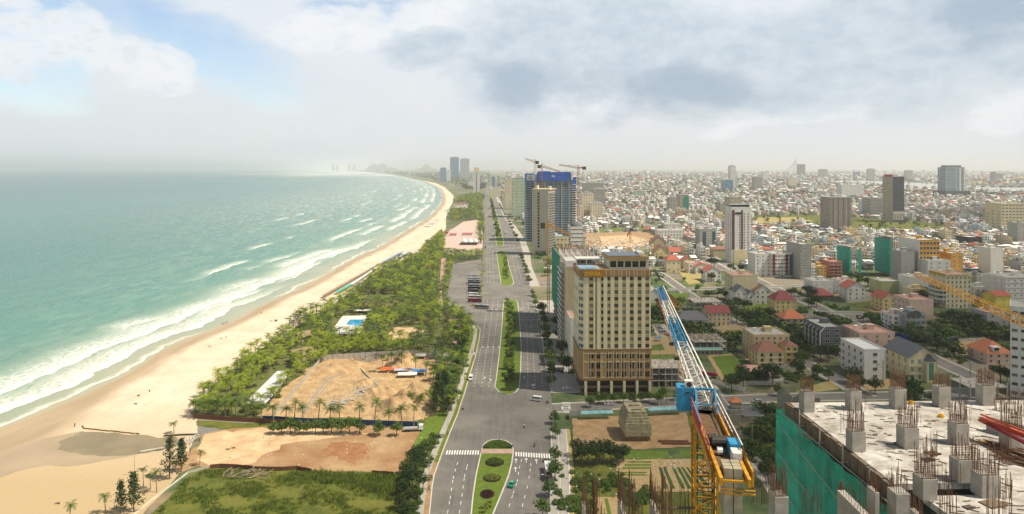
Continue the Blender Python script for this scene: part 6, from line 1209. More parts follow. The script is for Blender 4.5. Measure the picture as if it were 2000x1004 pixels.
for _ in range(2600):                     # wooded strip behind the far bay and the avenue's far end
    py_ = 333 + 40 * q.random() ** 1.3; px_ = q.uniform(690, 957); x, y, _z = G(px_, py_)
    if x < shore_x(y) + 130 or x > road_x(y) - 45: continue
    items.append(([MT[q.randrange(2)]], x, y, 0, q.uniform(0, 6), q.uniform(1.2, 2.4) * min(2.2, max(1, y / 5000))))
for _ in range(170):
    x, y, _z = G(q.uniform(1480, 1960), q.uniform(416, 456)); items.append(([MT[q.randrange(4)]], x + 20 * math.sin(y), y, 0, 0, q.uniform(.6, 1.3)))
for _ in range(300):
    u_ = q.random(); py_ = 366 + 22 * u_; px_ = 958 + q.uniform(-1, 1) + (py_ - 366) * .1 - 16
    x, y, _z = G(px_, py_); items.append(([MT[0]], x, y, 0, 0, 1))
for _ in range(460):                      # scrub patches by the sites
    px_, py_, rr = q.choice(((1470, 860, 14), (1500, 820, 10), (1150, 950, 10), (1490, 900, 10), (1240, 975, 5), (1130, 990, 6), (1210, 945, 4), (1560, 735, 12), (1850, 700, 8), (1620, 600, 10), (1885, 645, 12), (1950, 660, 8))); x, y, _z = G(px_, py_); x += q.gauss(0, rr * .6); y += q.gauss(0, rr * .6)
    if free(x - 1, x + 1, y - 1, y + 1, px_ > 1200 and py_ < 800): items.append(([BUSH[2]], x, y, .05, q.uniform(0, 6), q.uniform(.5, 1.2)))
merge('town_trees', items, [LEAF, LEAFD, LEAFL], label='uncounted trees and scrub scattered through the town', cat='trees')
# mountains, islands of towers, bridges
MTN = mat('mountain_rock', (.10, .13, .09), .95, .3, .004)
def mountain(label, pxc, pxw, top, D0, peaks, seed):
    q_ = random.Random(seed); b = MB(); n = 40; Wd = pxw * D0 / F; xc = (pxc - 1000) * D0 / F; H_ = HC + (HY - top) * D0 / F; vs = []
    for j in range(9):
        for i in range(n + 1):
            u_ = i / n * 2 - 1; v_ = j / 8 * 2 - 1; h_ = max([a * max(0, 1 - abs((u_ - c_) / w_) ** 1.6) for c_, w_, a in peaks]) * (1 - v_ * v_) ** .5; vs.append((xc + u_ * Wd / 2, D0 + v_ * 600, -2 + H_ * h_ * (1 + q_.uniform(-.07, .07))))
    b.add(vs, [(j * (n + 1) + i, j * (n + 1) + i + 1, (j + 1) * (n + 1) + i + 1, (j + 1) * (n + 1) + i) for j in range(8) for i in range(n)])
    o = b.build('hill', MTN, smooth=True); tag(o, label, 'hill', None, 'structure')
mountain('twin-humped far hill beyond the bay', 748, 74, 319.5, 21000, [(-.45, .42, .95), (0, .30, .98), (.4, .6, .55)], 1); mountain('single flat-topped far hill', 832, 62, 320.5, 22000, [(.05, .38, 1), (-.3, .6, .45), (.5, .5, .4)], 2)
for i, px_ in enumerate((648, 656, 680, 689)): tower('ghostly far tower on the bay horizon, number %s from the sea' % ('one', 'two', 'three', 'four')[i], px_, px_ + 4, 334.6, 320.5 + (i % 2), 80, f_grey)
D0 = 3900.; s_ = D0 / F; r_ = thing('arch_bridge', 'yellow arched bridge over the river at the far right', 'bridge', ((1885 - 1000) * s_, D0, 0), 0); b = MB(); b.box(0, 230 * s_, 0, 35, 9, 13); [b.box(k * 55, k * 55 + 8, 5, 30, -1, 9) for k in range(12)]; b.build('deck', WALLS['grey'], r_)
YB = mat('bridge_yellow', (.60, .38, .05), .5, .1)
for x0, x1, hh in ((11, 50, 27), (68, 160, 44)):
    pts = [Vector((x0 * s_ + (x1 - x0) * s_ * t_, 17, 10 + hh * math.sin(math.pi * t_))) for t_ in np.linspace(0, 1, 15)]; b = MB(); [b.cyl(p, p2, 2.6, None, 6) for p, p2 in zip(pts[:-1], pts[1:])]; b.build('arch', YB, r_)
D0 = 6165.; s_ = D0 / F; r_ = thing('cable_bridge', 'leaning white bridge pylon against the horizon', 'bridge', (547 * s_, D0, 0)); b = MB(); b.cyl((0, 0, -2), (8 * s_, 0, HC + 20.5 * s_), 7, 3, 8); b.build('pylon', WALLS['white'], r_)
b = MB(); [b.bar((7 * s_, 0, HC + (16 - k) * s_), ((-12 - 4 * k) * s_, 0, 14), .9) for k in range(6)]; [b.bar((7 * s_, 0, HC + (17 - k) * s_), ((14 + 4 * k) * s_, 0, 14), .9) for k in range(4)]; b.build('cable', WALLS['grey'], r_); b = MB(); b.box(-45 * s_, 40 * s_, -12, 12, 10, 14); b.build('deck', WALLS['grey'], r_)
# ---- haze over everything
hz = bpy.data.materials.new('haze_air'); hz.use_nodes = True; t = NT(hz.node_tree); hz.node_tree.nodes.clear(); pv = t.n('ShaderNodeVolumePrincipled'); pv.inputs['Color'].default_value = (.93, .96, 1, 1); pv.inputs['Density'].default_value = 0.7e-4; pv.inputs['Anisotropy'].default_value = .25
o_ = t.n('ShaderNodeOutputMaterial'); t.L.new(pv.outputs[0], o_.inputs['Volume'])
b = MB(); b.box(-95000, 95000, -1500, 95000, -4, 330); tag(b.build('haze', hz), kind='stuff')
# ---- the cloud over the town: it shades the streets round the hotel (it hangs above and beside the view)
mc = bpy.data.materials.new('cloud_vapour'); mc.use_nodes = True; t = NT(mc.node_tree); b = mc.node_tree.nodes['Principled BSDF']; b.inputs['Base Color'].default_value = (.85, .87, .9, 1); b.inputs['Roughness'].default_value = 1
x_, y_, z_ = t.sep(t.n('ShaderNodeTexCoord').outputs['Object']); r2 = t.m('SQRT', t.m('ADD', t.m('MULTIPLY', x_, x_), t.m('MULTIPLY', y_, y_)))
t.put(b.inputs['Alpha'], t.m('MULTIPLY', t.mr(t.m('ADD', r2, t.m('MULTIPLY', t.noise(t.comb(x_, y_, 0), 3.0, 4), .7)), 1.28, 1.02, 0, 1, True), .42))
for cx_, cy_, rx_, ry_ in ((500, 330, 640, 400), (1350, 1350, 640, 620)):
    A_ = 1300.; b = MB(); n, k = 36, 8; vs = [(math.cos(2 * math.pi * i / n) * math.cos(e_), math.sin(2 * math.pi * i / n) * math.cos(e_), math.sin(e_)) for e_ in np.linspace(-1.5, 1.5, k) for i in range(n)]
    b.add(vs, [(j * n + i, j * n + (i + 1) % n, (j + 1) * n + (i + 1) % n, (j + 1) * n + i) for j in range(k - 1) for i in range(n)]); o = b.build('cloud', mc, None, (cx_ + sd.x / sd.z * A_, cy_ + sd.y / sd.z * A_, A_), smooth=True); o.scale = (rx_, ry_, 110); tag(o, kind='stuff')
# ================================================================ the construction deck and the tower cranes
def tagp(o, **k): return tag(o, **k)
DECKM = mat('deck_concrete', (.34, .315, .28), .9, .35, .55, bump=.05, bscale=4, col2=(.60, .575, .53), detail=9)
t = NT(DECKM.node_tree); b = DECKM.node_tree.nodes['Principled BSDF']; P = t.pos(); base_in = b.inputs['Base Color'].links[0].from_socket
n = t.noise(P, .35, 8, .72, 1.2); n2 = t.noise(t.comb(t.m('MULTIPLY', t.sep(P)[0], .4), t.sep(P)[1], 0), 1.1, 6, .75, .8)
c = t.mix(t.m('MULTIPLY', t.mr(n, .46, .62), .7), base_in, (.23, .205, .165)); c = t.mix(t.m('MULTIPLY', t.mr(n2, .53, .64), .7), c, (.16, .14, .11)); t.put(b.inputs['Base Color'], c)
COLC = mat('column_concrete', (.27, .25, .215), .9, .25, .9, bump=.03, bscale=6, col2=(.40, .375, .33), detail=8); TIMB = mat('wet_timber', (.115, .085, .06), .9, .4, 1.2, col2=(.19, .145, .10))
DZ = 86.0; dk = thing('unfinished_tower_block', 'raw concrete deck of a tower under construction, wrapped in green net', 'building', (30.25, 54, 0), .036)
def W3(px, py, z=DZ): x, y, _ = G(px, py, z); return x, y
def loc_(px, py, z=DZ): x, y = W3(px, py, z); return x - 29.6, y - 54
b = MB(); b.box(0, 48, 0, 18.6, DZ - .5, DZ); b.box(6.2, 48, -2, -.002, DZ - .5, DZ); b.box(1, 48, -16, -2.002, DZ - .5, DZ); b.build('top_slab', DECKM, dk)
for k in range(1, 25):
    b = MB(); b.box(.4, 46, -15, 18.2, DZ - .5 - 3.5 * k, DZ - .25 - 3.5 * k); b.build('floor_slab', COLC, dk)
b = MB(); q = random.Random(31)
for y_ in np.arange(0, 18.5, 1.2): b.box(-.35, -.02, y_, y_ + 1.1, DZ - 1.35 + q.uniform(-.1, .1), DZ - .06 + q.uniform(-.06, .05))
b.box(-.3, 48, 18.65, 18.9, DZ - 1.2, DZ - .05); b.build('edge_formwork', TIMB, dk)
b = MB()
for y_ in np.arange(-2, 19, 4.2):
    for z_ in range(20): b.bar((-.9, y_, DZ - 1 - 3.5 * z_), (.3, y_, DZ - 1 - 3.5 * z_), .08)
    b.bar((-.75, y_, 4), (-.75, y_, DZ + .6), .09)
for z_ in np.arange(6, DZ, 1.75): b.bar((-.75, -6, z_), (-.75, 19.5, z_), .07)
for k_ in range(12): b.bar((-1.35, 19, DZ - 2 - 3.2 * k_), (-1.35, -2, DZ - 5.5 - 3.2 * k_), .06)
b.build('scaffold', mat('scaffold_tube', (.42, .40, .33), .6, .3, 2), dk)
b = MB(); nn = 26
for i in range(nn):
    y0, y1 = -9 + i * 28.6 / nn, -9 + (i + 1) * 28.6 / nn
    for j in range(16):
        z0, z1 = 6 + j * 4.92, 6 + (j + 1) * 4.92
        def o_(y, z): return -1.05 - .14 * math.sin(y * 2.3 + z * .4) - .10 * math.sin(z * 1.8 + y)
        b.quad((o_(y0, z0), y0, z0), (o_(y0, z1), y0, z1), (o_(y1, z1), y1, z1), (o_(y1, z0), y1, z0))
b.build('safety_net', mn, dk); b = MB(); b.quad((-1.1, 19.6, 6), (46, 19.6, 6), (46, 19.6, DZ - 1), (-1.1, 19.6, DZ - 1)); b.build('safety_net', mn, dk)
b = MB(); q_ = random.Random(8)
for i in range(14): b.quad((-.9 + i * .34, 19.7, DZ - 1), (-.9 + (i + 1) * .34, 19.7, DZ - 1), (-.9 + (i + 1) * .34, 19.8, DZ + 1.4 * abs(math.sin(i * .5 + 1)) * (1 - i / 14)), (-.9 + i * .34, 19.8, DZ + 1.4 * abs(math.sin((i - 1) * .5 + 1)) * (1 - i / 14)))
b.build('torn_net', mat('grey_net', (.12, .13, .11), .9, .3, 2), dk)
def rods(root, x0, x1, y0, y1, z0, z1, n, q_, rings=True, r=.035, ring_to=.5):
    b = MB(); per = []
    for i in range(n):
        s_ = i / n * 4; e = int(s_); f_ = s_ - e
        per.append(((x0 + (x1 - x0) * f_, y0), (x1, y0 + (y1 - y0) * f_), (x1 - (x1 - x0) * f_, y1), (x0, y1 - (y1 - y0) * f_))[e])
    for x, y in per:
        zt = z1 - q_.uniform(0, .45) * (z1 - z0); b.bar((x, y, z0), (x + q_.uniform(-.10, .10), y + q_.uniform(-.10, .10), zt), r * q_.uniform(.6, .85))
    if rings:
        z = z0 + .08
        while z < z0 + (z1 - z0) * ring_to:
            for a, c_ in (((x0, y0), (x1, y0)), ((x1, y0), (x1, y1)), ((x1, y1), (x0, y1)), ((x0, y1), (x0, y0))): b.bar((*a, z), (*c_, z + q_.uniform(-.03, .03)), .025)
            z += .14
    return b.build('rebar', RUST, root)
COLS = [(1581, 806, 766, 21, .8, 'far row'), (1672.7, 803, 765, 22, .8, 'far row'), (1760, 800.5, 761, 23, .8, 'far row'), (1846, 796.5, 757, 24, .8, 'far row'), (1932.5, 793, 754.5, 25, .8, 'far row'), (1678, 883, 844, 27, .75, 'middle row'), (1781, 878, 837, 29, .9, 'middle row'), (1880.7, 871, 829, 26, .85, 'middle row'),
        (1817, 978, 937, 29, .9, 'near row'), (1890.5, 944, 900, 38, .75, 'near row'), (1937, 974, 930, 38, .9, 'near row'), (1986, 880, 842, 30, .9, 'middle row')]
CL = ['leftmost of the far column row', 'second column of the far row', 'third column of the far row', 'fourth column of the far row, with a worker behind', 'fifth column of the far row', 'lone middle-row column nearest to the green net', 'middle-row column under tall rebar', 'middle-row column with close-set rods', 'slender near column beside the dark shaft', 'widest stub column, at the shaft corner', 'near column with rods hanging over its face', 'middle-row column by the formwork stack']
for i, (px_, pb, pt, pw, dpt, rw) in enumerate(COLS):
    x, y = W3(px_, pb); s_ = y / F; w_ = pw * s_; h_ = (pb - pt) * s_ * 1.0; c_ = thing('concrete_column', CL[i] + ', on the deck', 'column', (x, y, DZ), .05, 'stub columns of the deck'); q_ = random.Random(i)
    b = MB(); b.box(-w_ / 2, w_ / 2, 0, dpt + .35, 0, h_); b.build('shaft', COLC, c_)
    rods(c_, -w_ / 2 + .07, w_ / 2 - .07, .08, dpt + .25, h_, h_ + (1.5 if i < 5 else 1.9) + .3 * (i % 3), 21, q_, ring_to=.85 if i < 5 else .4, r=.045)
def starter(px0, py0, px1, py1, n, h_, label, zb=DZ):
    a, c_ = W3(px0, py0, zb), W3(px1, py1, zb); n = int(n * .75); r_ = thing('starter_bars', label, 'rebar', (a[0], a[1], zb), 0, 'rows of starter bars'); q_ = random.Random(int(px0)); b = MB()
    for i in range(n):
        u_ = i / max(1, n - 1); x, y = (c_[0] - a[0]) * u_ + q_.uniform(-.12, .12), (c_[1] - a[1]) * u_ + q_.uniform(-.25, .25); b.bar((x, y, 0), (x + q_.uniform(-.08, .08), y + q_.uniform(-.05, .05), h_ * q_.uniform(.55, 1.0)), .026)
    b.build('rods', RUST, r_)
starter(1640, 845, 1692, 800, 14, 2.3, 'thin rods between the first and second far columns'); starter(1768, 800, 1798, 828, 22, 2.0, 'tall rods behind the middle column'); starter(1865, 830, 1895, 826, 18, 2.2, 'rods left of the fallen red beams'); starter(1940, 800, 2000, 812, 46, 1.7, 'long fence of rods at the far edge'); starter(1945, 785, 2000, 790, 36, 1.9, 'rods beyond the long fence of rods')
starter(1805, 895, 1832, 892, 16, 2.4, 'rods rising over the shaft, upper group'); starter(1836, 945, 1875, 943, 14, 1.8, 'rods along the shaft edge'); starter(1834, 1003, 1868, 1003, 22, 2.6, 'rods at the lower edge beside the near column'); starter(1925, 1010, 1972, 1008, 22, 3.6, 'tall dark rods at the lower edge'); starter(1960, 975, 1975, 972, 8, 2.2, 'few rods right of the near column'); starter(1955, 905, 1975, 900, 16, 2.6, 'rods by the scattered bars'); starter(1738, 968, 1756, 945, 18, 1.9, 'rods at the net corner')
starter(1635, 1000, 1735, 1000, 46, 2.9, 'dense rods in front of the lower green net', 84.5); starter(1565, 1003, 1605, 1003, 26, 2.4, 'rods against the left part of the green net', 84.5)
# shaft hole, low wall, post, corner column
hl = MB(); hl.box(.6, 6, -1.9, -.1, DZ - 9, DZ - 8.8); hl.build('shaft_floor', FRD, dk)
wl = thing('concrete_wall', 'sloping-topped concrete wall at the lower edge before the green net', 'wall', (*W3(1635, 957, 87), 0), 0); b = MB(); b.box(0, .55, -6, 0, 0, 87); b.build('panel', COLC, wl); rods(wl, .1, .45, -6, 0, 87, 87.7, 60, random.Random(2), False)
for px_, py_, w_, lab in ((1755, 958, 1.0, 'tall concrete column at the corner of the green net'), (1705, 955, .30, 'thin square post standing before the green net'), (1790, 1000, .35, 'short round-topped post at the lower edge')):
    zt = 87.6; x, y = W3(px_, py_, zt); c_ = thing('concrete_column', lab, 'column', (x, y, 60), 0); b = MB(); b.box(-w_ / 2, w_ / 2, -.6, .6, 0, zt - 60); b.build('shaft', COLC, c_); rods(c_, -w_ / 2 + .05, w_ / 2 - .05, -.5, .5, zt - 60, zt - 60 + 1.4, 20, random.Random(3), False)
x, y = W3(1516, 958, 86.5); c_ = thing('concrete_column', 'concrete column with tall rods left of the green net', 'column', (x, y, 0), 0); b = MB(); b.box(-.5, .5, -1.1, .2, 0, 86.5); b.build('shaft', COLC, c_); rods(c_, -.42, .42, -1, .1, 86.5, 88.9, 34, random.Random(4), True, .04, .3)
for i, (px_, py_, ln, ex) in enumerate(((1136.5, 978, 6, 'leftmost core wall with dark rods at the lower edge'), (1206, 972, 6, 'middle core wall with dark rods at the lower edge'), (1269, 974, 6, 'core wall with a cross beam left of the crane mast'))):
    x, y = W3(px_, py_, 86); c_ = thing('core_wall', ex, 'wall', (x, y, 0), 0, 'core walls at the lower edge'); b = MB(); b.box(0, .25, -ln, 0, 0, 86); b.build('panel', COLC, c_); q_ = random.Random(40 + i); b = MB()
    for k in range(64): yy = -ln * q_.random() ** 2.2; xx = q_.choice((.05, .9)) + q_.uniform(-.08, .08); zz_ = 86 + 2.3 * q_.uniform(.6, 1.05); b.bar((xx, yy, 84 if xx > .5 else 86), (xx + q_.uniform(-.1, .1), yy, zz_), .03)
    if i == 2:
        for k in range(46): xx = q_.uniform(.2, 3.3); b.bar((xx, -.1 + q_.uniform(-.4, .3), 84.5), (xx + q_.uniform(-.1, .1), q_.uniform(-.4, .3), 84.5 + q_.uniform(1.5, 2.8)), .025)
    b.build('rebar', RUST, c_)
    if i == 2: b = MB(); [b.box(.26, 3.4, yy, yy + .12, 85.3 - .2 * k, 85.42 - .2 * k) for k, yy in enumerate((-.2, -.9, -1.6))]; b.build('cross_beam', TIMB, c_)
starter(1462, 985, 1505, 985, 24, 2.6, 'dark rods between crane counterweight and column', 84.6)
# things on the deck
RED = mat('red_oxide_steel', (.36, .045, .02), .6, .25, 1, col2=(.50, .10, .035)); WINE = mat('wine_steel', (.20, .012, .03), .5, .2, 1)
x, y = W3(1926, 842); wb = thing('concrete_wall', 'long low concrete wall under the red beams', 'wall', (x, y, DZ), -1.0); b = MB(); b.box(0, 9, 0, .5, 0, 1.45); b.build('panel', COLC, wb)
for i, (pa, pb_, w_, m_, lab) in enumerate((((1916, 818), (2030, 862), .42, RED, 'orange-red steel beam lying on the low wall'), ((1912, 820), (2030, 880), .22, WINE, 'dark wine-red steel tube beside the orange-red beam'))):
    a, c_ = G(*pa, DZ + 1.9 - .2 * i), G(*pb_, DZ + 1.75 - .2 * i); b = MB(); b.bar(a, c_, w_, w_ * .8); b.bar((a[0], a[1], a[2] + w_), (c_[0], c_[1], c_[2] + w_ * .9), w_ * .3, w_ * .3); o = b.build('steel_beam', m_); tag(o, lab, 'steel beam', 'steel beams')
YH = mat('yellow_plastic', (.60, .33, .01), .5, .1); FORM = mat('plywood', (.30, .19, .07), .8, .25, 2)
for px_, py_, lab in ((1779, 789, 'yellow bundle behind the third far column'), (1838, 815, 'yellow bundle in the open middle of the deck')):
    x, y = W3(px_, py_); b = MB(); b.prism([(.35 * math.cos(a), .22 * math.sin(a)) for a in np.linspace(0, 6.28, 10)[:-1]], 0, .22); b.prism([(.22 * math.cos(a), .15 * math.sin(a)) for a in np.linspace(0, 6.28, 9)[:-1]], .22, .34); tag(b.build('yellow_bundle', YH, None, (x, y, DZ)), lab, 'bundle')
q_ = random.Random(77); b = MB()
for _ in range(260):
    px_, py_ = q_.uniform(1570, 1990), q_.uniform(790, 1003)
    x, y = W3(px_, py_)
    if x < 30.5 + (5.6 if 51.5 < y < 54.2 else 0) or x - 29.6 > 47: continue
    a_ = q_.choice((q_.uniform(-.4, .2), q_.uniform(-1.2, -.5))); L_ = q_.uniform(.15, 1.1); b.bar((x, y, DZ + .04), (x + math.cos(a_) * L_, y + math.sin(a_) * L_, DZ + .06), .05)
tag(b.build('debris', TIMB), 'offcuts and rods strewn over the pale deck', 'debris', None, 'stuff')
b = MB()
for _ in range(60):
    px_ = q_.uniform(1950, 1998); x, y = W3(px_, 868 + (px_ - 1950) * .8 + q_.uniform(-10, 16)); b.bar((x - .9, y + 1.1, DZ + q_.uniform(.05, .35)), (x + 1.1, y - 1.3, DZ + q_.uniform(.05, .35)), .045)
tag(b.build('rod_pile', RUST), 'loose pile of steel rods at the right edge of the deck', 'rods')
for px_, py_, w_, d_, m_, lab in ((1821, 899, 1.1, .8, mat('brown_tarp', (.09, .045, .012), .9, .3, 3), 'dark brown tarpaulin sheet on rods above the shaft'), (1892, 992, .7, .5, FRD, 'small black tray near the lower edge'), (1921, 865, 1.3, .7, FORM, 'orange plywood panel right of the close-set column'), (1752, 866, .9, .15, TIMB, 'short dark plank near the middle column'), (1940, 985, 1.6, 1.1, TIMB, 'dark formwork panel at the lower right')):
    x, y = W3(px_, py_); b = MB(); b.box(-w_ / 2, w_ / 2, -d_ / 2, d_ / 2, 0, .08); b.box(-w_ / 2, w_ / 2, -d_ / 2, -d_ / 2 + .06, .08, .16); tag(b.build('panel_sheet', m_, None, (x, y, DZ + (.55 if 'tarp' in lab else .01)), .3), lab, 'sheet')
# ---- tower cranes
YEL2 = mat('crane_yellow', (.34, .15, .012), .6, .45, 2.2, col2=(.66, .34, .02), detail=8); BLUE2 = mat('crane_blue', (.02, .17, .33), .55, .3, 1.5, col2=(.04, .27, .48), detail=8); WHT2 = mat('crane_white', (.66, .64, .58), .5, .15, 2); CWT = mat('counterweight', (.33, .29, .20), .85, .25, 1); DRK = mat('greasy_steel', (.05, .045, .04), .5, .2, 2)
def mast(root, w_, z0, z1, step, m_, c=.16, br=.07):
    b = MB(); h = w_ / 2
    for sx_ in (-h, h):
        for sy_ in (-h, h): b.bar((sx_, sy_, z0), (sx_, sy_, z1), c)
    z = z0; k = 0
    while z < z1 - .1:
        zn = min(z1, z + step)
        for a, c_ in (((-h, -h), (h, -h)), ((h, -h), (h, h)), ((h, h), (-h, h)), ((-h, h), (-h, -h))):
            b.bar((*a, z), (*c_, z), br); p_, q2 = (a, c_) if k % 2 else (c_, a); b.bar((*p_, z), (*q2, zn), br)
        z = zn; k += 1
    return b.build('mast', m_, root)
def truss(b, p, q, w0, h0, w1, h1, n, ch=.09, br=.05, m=0, sec=None):
    """four-chord lattice from p to q"""
    p, q = Vector(p), Vector(q); d = (q - p).normalized(); sd_ = d.cross(Vector((0, 0, 1))).normalized(); up = sd_.cross(d); prev = None
    for i in range(n + 1):
        u_ = i / n; c_ = p.lerp(q, u_); w_, h_ = (w0 + (w1 - w0) * u_) / 2, (h0 + (h1 - h0) * u_) / 2
        cur = [c_ - sd_ * w_ - up * h_, c_ + sd_ * w_ - up * h_, c_ + sd_ * w_ + up * h_, c_ - sd_ * w_ + up * h_]; mi = m if sec is None else sec(u_)
        for k in range(4): b.bar(cur[k], cur[(k + 1) % 4], br, None, mi)
        if prev:
            for k in range(4): b.bar(prev[k], cur[k], ch, None, mi); b.bar(prev[k], cur[(k + 1) % 4], br, None, mi) if i % 2 else b.bar(prev[(k + 1) % 4], cur[k], br, None, mi)
        prev = cur
    return b
MX, MY = 17.5, 62.0; JA = -math.atan2(6.3, 48)
cr = thing('tower_crane', 'near yellow tower crane with a blue cab and a white and blue jib', 'crane', (MX, MY, 0), JA)
mast(cr, 1.95, 60, 88, .98, YEL2, .2, .09); mast(cr, 1.5, 66, 88, 1.6, M['greasy_steel'] if 'greasy_steel' in M else YEL2, .07, .05); mast(cr, 1.85, 0, 60, 3.7, YEL2, .17, .09)
b = MB(); b.cyl((0, 0, 87.9), (0, 0, 88.6), 1.25, 1.35, 20); b.cyl((0, 0, 88.6), (0, 0, 89.0), 1.0, 1.0, 20, 1); b.build('slewing_ring', [YEL2, DRK], cr)
b = MB()
for sx_ in (-1, 1):
    b.box(sx_ * .95 - .12, sx_ * .95 + .12, -14.5, 1.2, 88.75, 89.3)
for y_ in range(-14, 1, 1): b.box(-.83, .83, y_, y_ + .14, 88.8, 88.95)
b.build('counter_jib', YEL2, cr)
b = MB(); b.box(-.8, .8, -13.5, 0, 88.96, 89.0); b.build('walkway', mat('oily_deck', (.14, .085, .04), .8, .35, 1.5), cr)
b = MB(); b.add([(-1.35, -1.5, 89.2), (-1.35, -10, 88.5), (-1.35, -12.6, 88.3), (-1.35, -12.6, 89.0), (-1.35, -10, 89.35), (-1.35, -1.5, 89.75)], [(0, 1, 2, 3, 4, 5)]); b.add([(-1.27, -1.5, 89.2), (-1.27, -10, 88.5), (-1.27, -12.6, 88.3), (-1.27, -12.6, 89.0), (-1.27, -10, 89.35), (-1.27, -1.5, 89.75)], [(5, 4, 3, 2, 1, 0)]); b.build('side_plate', YEL2, cr)
b = MB(); b.prism([(1.3, -13.6), (1.42, -13.6), (1.42, -7.5), (1.3, -7.5)], 88.4, 89.5); b.add([(1.36, -13.6, 88.0), (1.36, -7.2, 88.6), (1.36, -7.0, 90.2), (1.36, -9.5, 90.15), (1.36, -13.6, 89.0)], [(0, 1, 2, 3, 4)]); b.build('side_plate', YEL2, cr)
b = MB()
for sx_, m_ in ((-1.25, 0), (1.15, 1)):
    for y_ in np.arange(-11, 1, 1.1): b.bar((sx_, y_, 89.2), (sx_, y_, 90.3), .05, None, 0)
    for z_ in (89.75, 90.3): b.bar((sx_, -11, z_), (sx_, 1, z_), .07, None, m_)
b.build('railing', [mat('red_brown_rail', (.32, .10, .07), .6, .1), WHT2], cr)
b = MB(); b.box(-1.36, -1.32, -7.2, -2.4, 89.3, 90.5, 0); q_ = random.Random(3)
for k in range(8): b.box(-1.40, -1.365, -7 + k * .58, -6.72 + k * .58, 89.45, 90.35, 1)
b.box(-1.41, -1.363, -7.25, -2.3, 90.42, 90.56, 2); b.build('banner', [mat('banner_pink', (.45, .16, .17), .6, .1), mat('banner_red', (.55, .06, .05), .6, .1), mat('banner_blue', (.05, .18, .40), .6, .1)], cr)
b = MB(); b.cyl((-.7, -8.6, 89.6), (.8, -8.6, 89.6), .42, None, 12, 1); b.box(.35, 1.15, -10.4, -9.1, 89.0, 90.1, 0); b.box(.35, 1.0, -11.6, -10.5, 89.0, 89.9, 2); b.box(-.8, -.2, -8.2, -7.3, 89, 89.7, 1); b.cyl((-.5, -9.8, 89.3), (-.1, -9.8, 89.3), .3, None, 10, 3); b.build('winch', [BLUE2, DRK, WHT2, STEEL], cr)
b = MB()
for k in range(2):
    for j in range(3): b.box(-.62 + k * .66, -.02 + k * .66, -13.6 + j * .55, -13.1 + j * .55, 86.1, 89.6)
b.build('counterweight', CWT, cr); b = MB(); b.bar((-.9, -13.75, 87.9), (1.5, -13.75, 87.9), .1); b.bar((-.9, -13.8, 88.2), (1.5, -13.8, 88.2), .08); b.build('tie_bar', YEL2, cr)
b = MB(); b.box(-2.45, -1.0, -.2, 1.2, 88.9, 91.0, 0); b.quad((-2.3, 1.22, 89.9), (-1.1, 1.22, 89.9), (-1.1, 1.22, 90.9), (-2.3, 1.22, 90.9), 1); b.box(-1.75, -1.35, -.23, -.2, 90.5, 90.65, 2); b.build('cab', [BLUE2, GLM, DRK], cr)
b = MB(); b.box(-1.75, -1.0, -.1, .5, 91.02, 91.6, 0); b.cyl((-1.38, -.105, 91.31), (-1.38, -.16, 91.31), .24, None, 14, 1); b.build('air_conditioner', [WHT2, DRK], cr)
b = MB()
for sx_ in (-.85, .85): b.bar((sx_, -1.8, 89.2), (sx_, -.3, 91.0), .16); b.bar((sx_, .9, 89.2), (sx_, -.3, 91.0), .16)
b.bar((-.85, -.3, 91.0), (.85, -.3, 91.0), .18); b.bar((-.85, -1.2, 89.9), (.85, -1.2, 89.9), .1); b.build('gantry', BLUE2, cr)
def sec(u_): return 0 if u_ < .36 else (1 if u_ < .58 else (0 if u_ < .80 else 1))
b = MB(); truss(b, (0, 1.2, 89.7), (0, 48.6, 91.5), 1.25, 1.2, .7, .65, 38, .10, .04, 0, sec)
b.bar((1.0, 0, 90.4), (.55, 48.4, 92.0), .12, None, 0); b.bar((-.95, 1, 89.0), (-.5, 48, 91.1), .09, None, 2); b.build('jib', [WHT2, BLUE2, mat('orange_chord', (.45, .20, .12), .6, .2)], cr)
b = MB(); [b.box(-1.3, -.8, y_, y_ + .5, z_, z_ + .35) for y_, z_ in ((19, 89.9), (13.5, 89.7), (41, 90.9))]; b.build('jib_clamp', DRK, cr)
b = MB(); b.bar((.05, -.2, 91.0), (.05, 47.5, 92.1), .03); b.bar((-.1, -8.6, 89.9), (0, -.3, 91.1), .04); b.bar((.15, -8.6, 89.9), (.1, -.3, 91.1), .04); b.bar((0, 48, 91.4), (0, 48, 78), .04); b.box(-.2, .2, 47.8, 48.2, 77.2, 78)
for z_ in np.arange(70, 88, .35): b.bar((-.25, -.7, z_), (.25, -.7, z_), .04)
b.bar((-.25, -.7, 70), (-.25, -.7, 88), .05); b.bar((.25, -.7, 70), (.25, -.7, 88), .05); b.build('ropes_and_ladder', DRK, cr)
JX0, JY0, JX1, JY1 = 67., 85., 71., 120.; r_ = thing('tower_crane', 'yellow lattice crane jib crossing the right edge above the white block', 'crane', (JX0, JY0, 0), -math.atan2(JX1 - JX0, JY1 - JY0)); L_ = math.hypot(JX1 - JX0, JY1 - JY0)
b = MB(); truss(b, (0, -3, 90.2), (0, L_, 92.3), 1.0, 1.2, .45, .55, 30, .075, .035); b.build('jib', YEL2, r_); mast(r_, 1.8, 0, 92, 3.6, YEL2); b = MB(); b.box(-1.2, 1.2, -9, -3, 89, 90); b.build('counter_jib', YEL2, r_)
